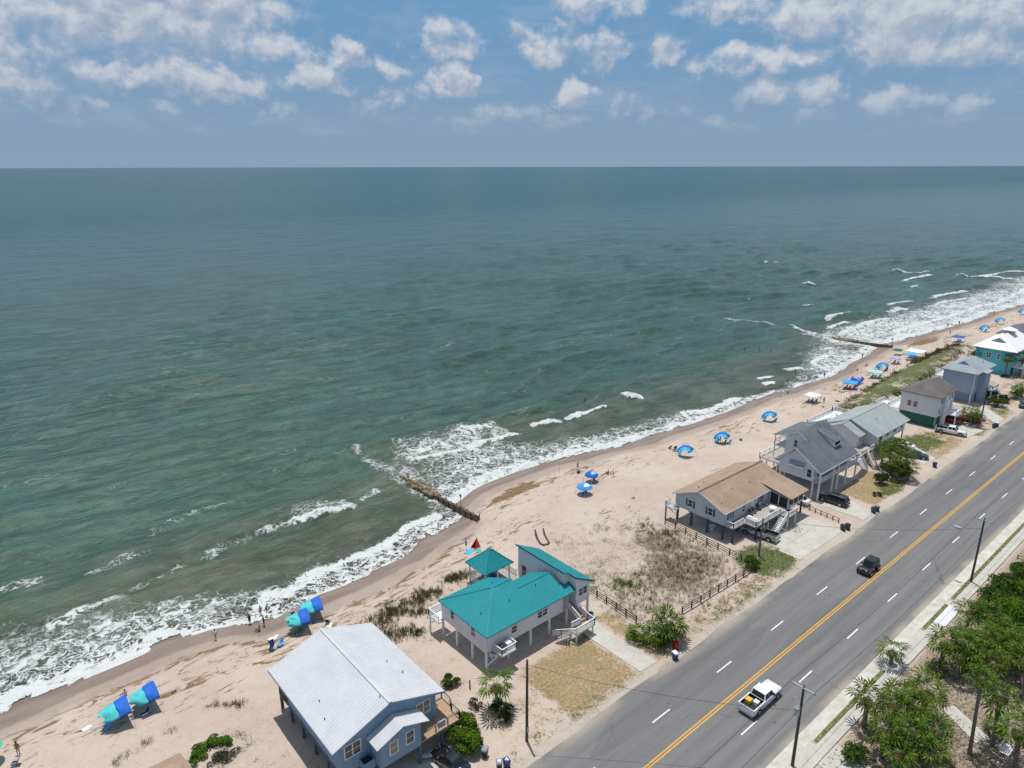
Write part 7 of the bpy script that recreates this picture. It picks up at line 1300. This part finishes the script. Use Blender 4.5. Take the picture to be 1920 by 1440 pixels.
# grass: uncountable growth
tuft_pts = [(18.5,69.3,1.3),(18.0,69.8,1),(17.2,70.4,.9),(16.4,71.0,.9),(15.6,71.4,.7),(11.5,70,1),(11.2,70.4,.8),(8.97,70.1,1.1),(9.3,70.5,.8),(8.0,69.6,.7),(6.8,69.9,1),(6.3,69.2,.9),(5.9,69.3,1),(16.7,64.6,1),(12.2,69.8,.6)]
def clump(pts, n, sp, seed):
    r_ = np.random.RandomState(seed); out = []
    for (u,v,s) in pts:
        for k_ in range(n): a, b_ = r_.normal(0,sp*s,2); out.append((u+a,v+b_,zg(u+a,v+b_),s*r_.uniform(.55,1.1)))
    return np.array(out)
blades('dune_grass', clump(tuft_pts, 16, .34, 1), M['dune_grass'], 12, .62, .2, .016, 5)
B2 = [(38.25,74.0,1.1),(40.1,73.8,1.2),(41.3,74.2,1.2),(43.4,74.3,1.3),(46.9,74.8,1.1),(43.3,71.4,1.0),(39.5,68.6,1.2),(40.7,67.6,1.2),(37.5,68.3,1.0),(51.9,75.2,1),(52.8,75,1),(48.1,73.8,1),(46.1,74,1.1),(48.3,73.7,.9),(41.1,67.1,.8),(53,74.5,1),(54.2,74.2,1),(51.7,75.2,.8),(44.2,70.6,.9),(36.6,72.5,1),(38,70.3,.9),(36.4,66.8,.9),(41.9,72.7,1),(45,73,.8),(39.2,72,1),(57.8,71.4,.9)]
blades('dune_grass', clump(B2, 44, .7, 2), M['dune_green'], 12, .62, .22, .016, 6)
B3 = [(71.5,70.9,1.2),(70.4,68.7,1.3),(68.3,65.1,1.1),(78.5,69.2,1.3),(76.1,64.3,1.1),(71.3,63.4,.9),(73.6,70.1,1),(69.6,67.4,1),(82,67.5,.8),(85.5,65.8,.9),(86.5,62,1),(74.5,66.5,.7),(80.5,63,.8),(69,57.5,1.2),(70.5,55.5,1.3),(67.5,60,1),(72.8,57,.9),(83.5,64.8,1)]
blades('dune_grass', clump(B3, 40, .75, 3), M['dune_green'], 12, .55, .22, .016, 7)
lotf = lambda u, v: np.maximum.reduce([ell(u,v,79,53.5,8,5.5,12,.8), ell(u,v,83,60,5.5,5.5,0,.9)*.9, ell(u,v,70,52,5,4,0,.9)*.5, ell(u,v,75,62,10,7,0,.9)*.16])
blades('dry_brush', scatter(5600, 62, 89, 46.5, 70, lotf, 8, .4, 1.15), M['dry_brush'], 8, .55, .22, .014, 9)
blades('dune_grass', scatter(3600, 61.5, 90, 42.4, 74, lambda u,v: .55*rect(u,v,64,88,43,70,2)*(vnoise(u/2.2,v/2.2)**2)*1.8, 10, .35, .9), M['dune_green'], 9, .46, .24, .018, 11)
grn = lambda u, v: np.maximum.reduce([ell(u,v,91.4,46.8,5.0,3.9,-15,.3), ell(u,v,103.5,48.6,2.2,.9,0,.5), ell(u,v,132,44.7,5,1.4,0,.6)*.6, ell(u,v,160,50.5,8,3.4,-10,.6)*.5, ell(u,v,80,42.9,9,.8,0,.9)*.45])
blades('lawn_grass', scatter(9000, 62, 170, 42.2, 55, grn, 12, .5, 1.2), M['lawn_grass'], 7, .26, .2, .016, 13)
ridge_f = lambda u, v: ell(u,v,213,72.6,49,3.7,4,.45)*(.12+1.0*(fbm(u/4.5,v/3.) > .45))*(1-rect(u,v,199,201.5,60,90,.4))*(1-rect(u,v,224,226.5,60,90,.4))
blades('dune_thicket', scatter(15000, 160, 265, 65, 80, ridge_f, 14, .7, 1.5), M['dune_scrub'], 12, .62, .5, .045, 15, lean=.9)
blades('lawn_grass', scatter(2600, 45.5, 57.5, 42.6, 53.2, lambda u,v: .25+.75*np.maximum(ell(u,v,51,43,7,1.6,0,.8), ell(u,v,46.5,48,1.6,5,0,.8)), 16, .4, .9), M['dune_grass'], 6, .16, .2, .014, 17)
blades('lawn_grass', scatter(2600, 60, 90, 11, 18, lambda u,v: ell(u,v,72.5,14,5.5,3,20,.7), 18, .5, 1), M['lawn_grass'], 6, .2, .2, .016, 19)
r_ = np.random.RandomState(5); lf = MB()
n = 5200; u = r_.uniform(58,104,n); v = r_.uniform(9,22.4,n); s = r_.uniform(.05,.15,n); a = r_.rand(n)*6.28; z = height(u,v)+r_.uniform(.03,.14,n)
Vq = np.stack([np.stack([u+np.cos(a+k_*1.57)*s*(1 if k_%2 else .45), v+np.sin(a+k_*1.57)*s*(1 if k_%2 else .45), z+.03*(k_%2)],-1) for k_ in range(4)],1).reshape(-1,3); i = np.arange(n)*4
o = np_mesh('leaf_litter', Vq, np.stack([i,i+1,i+2,i+3],-1), M['dead_frond']); o['kind'] = 'stuff'
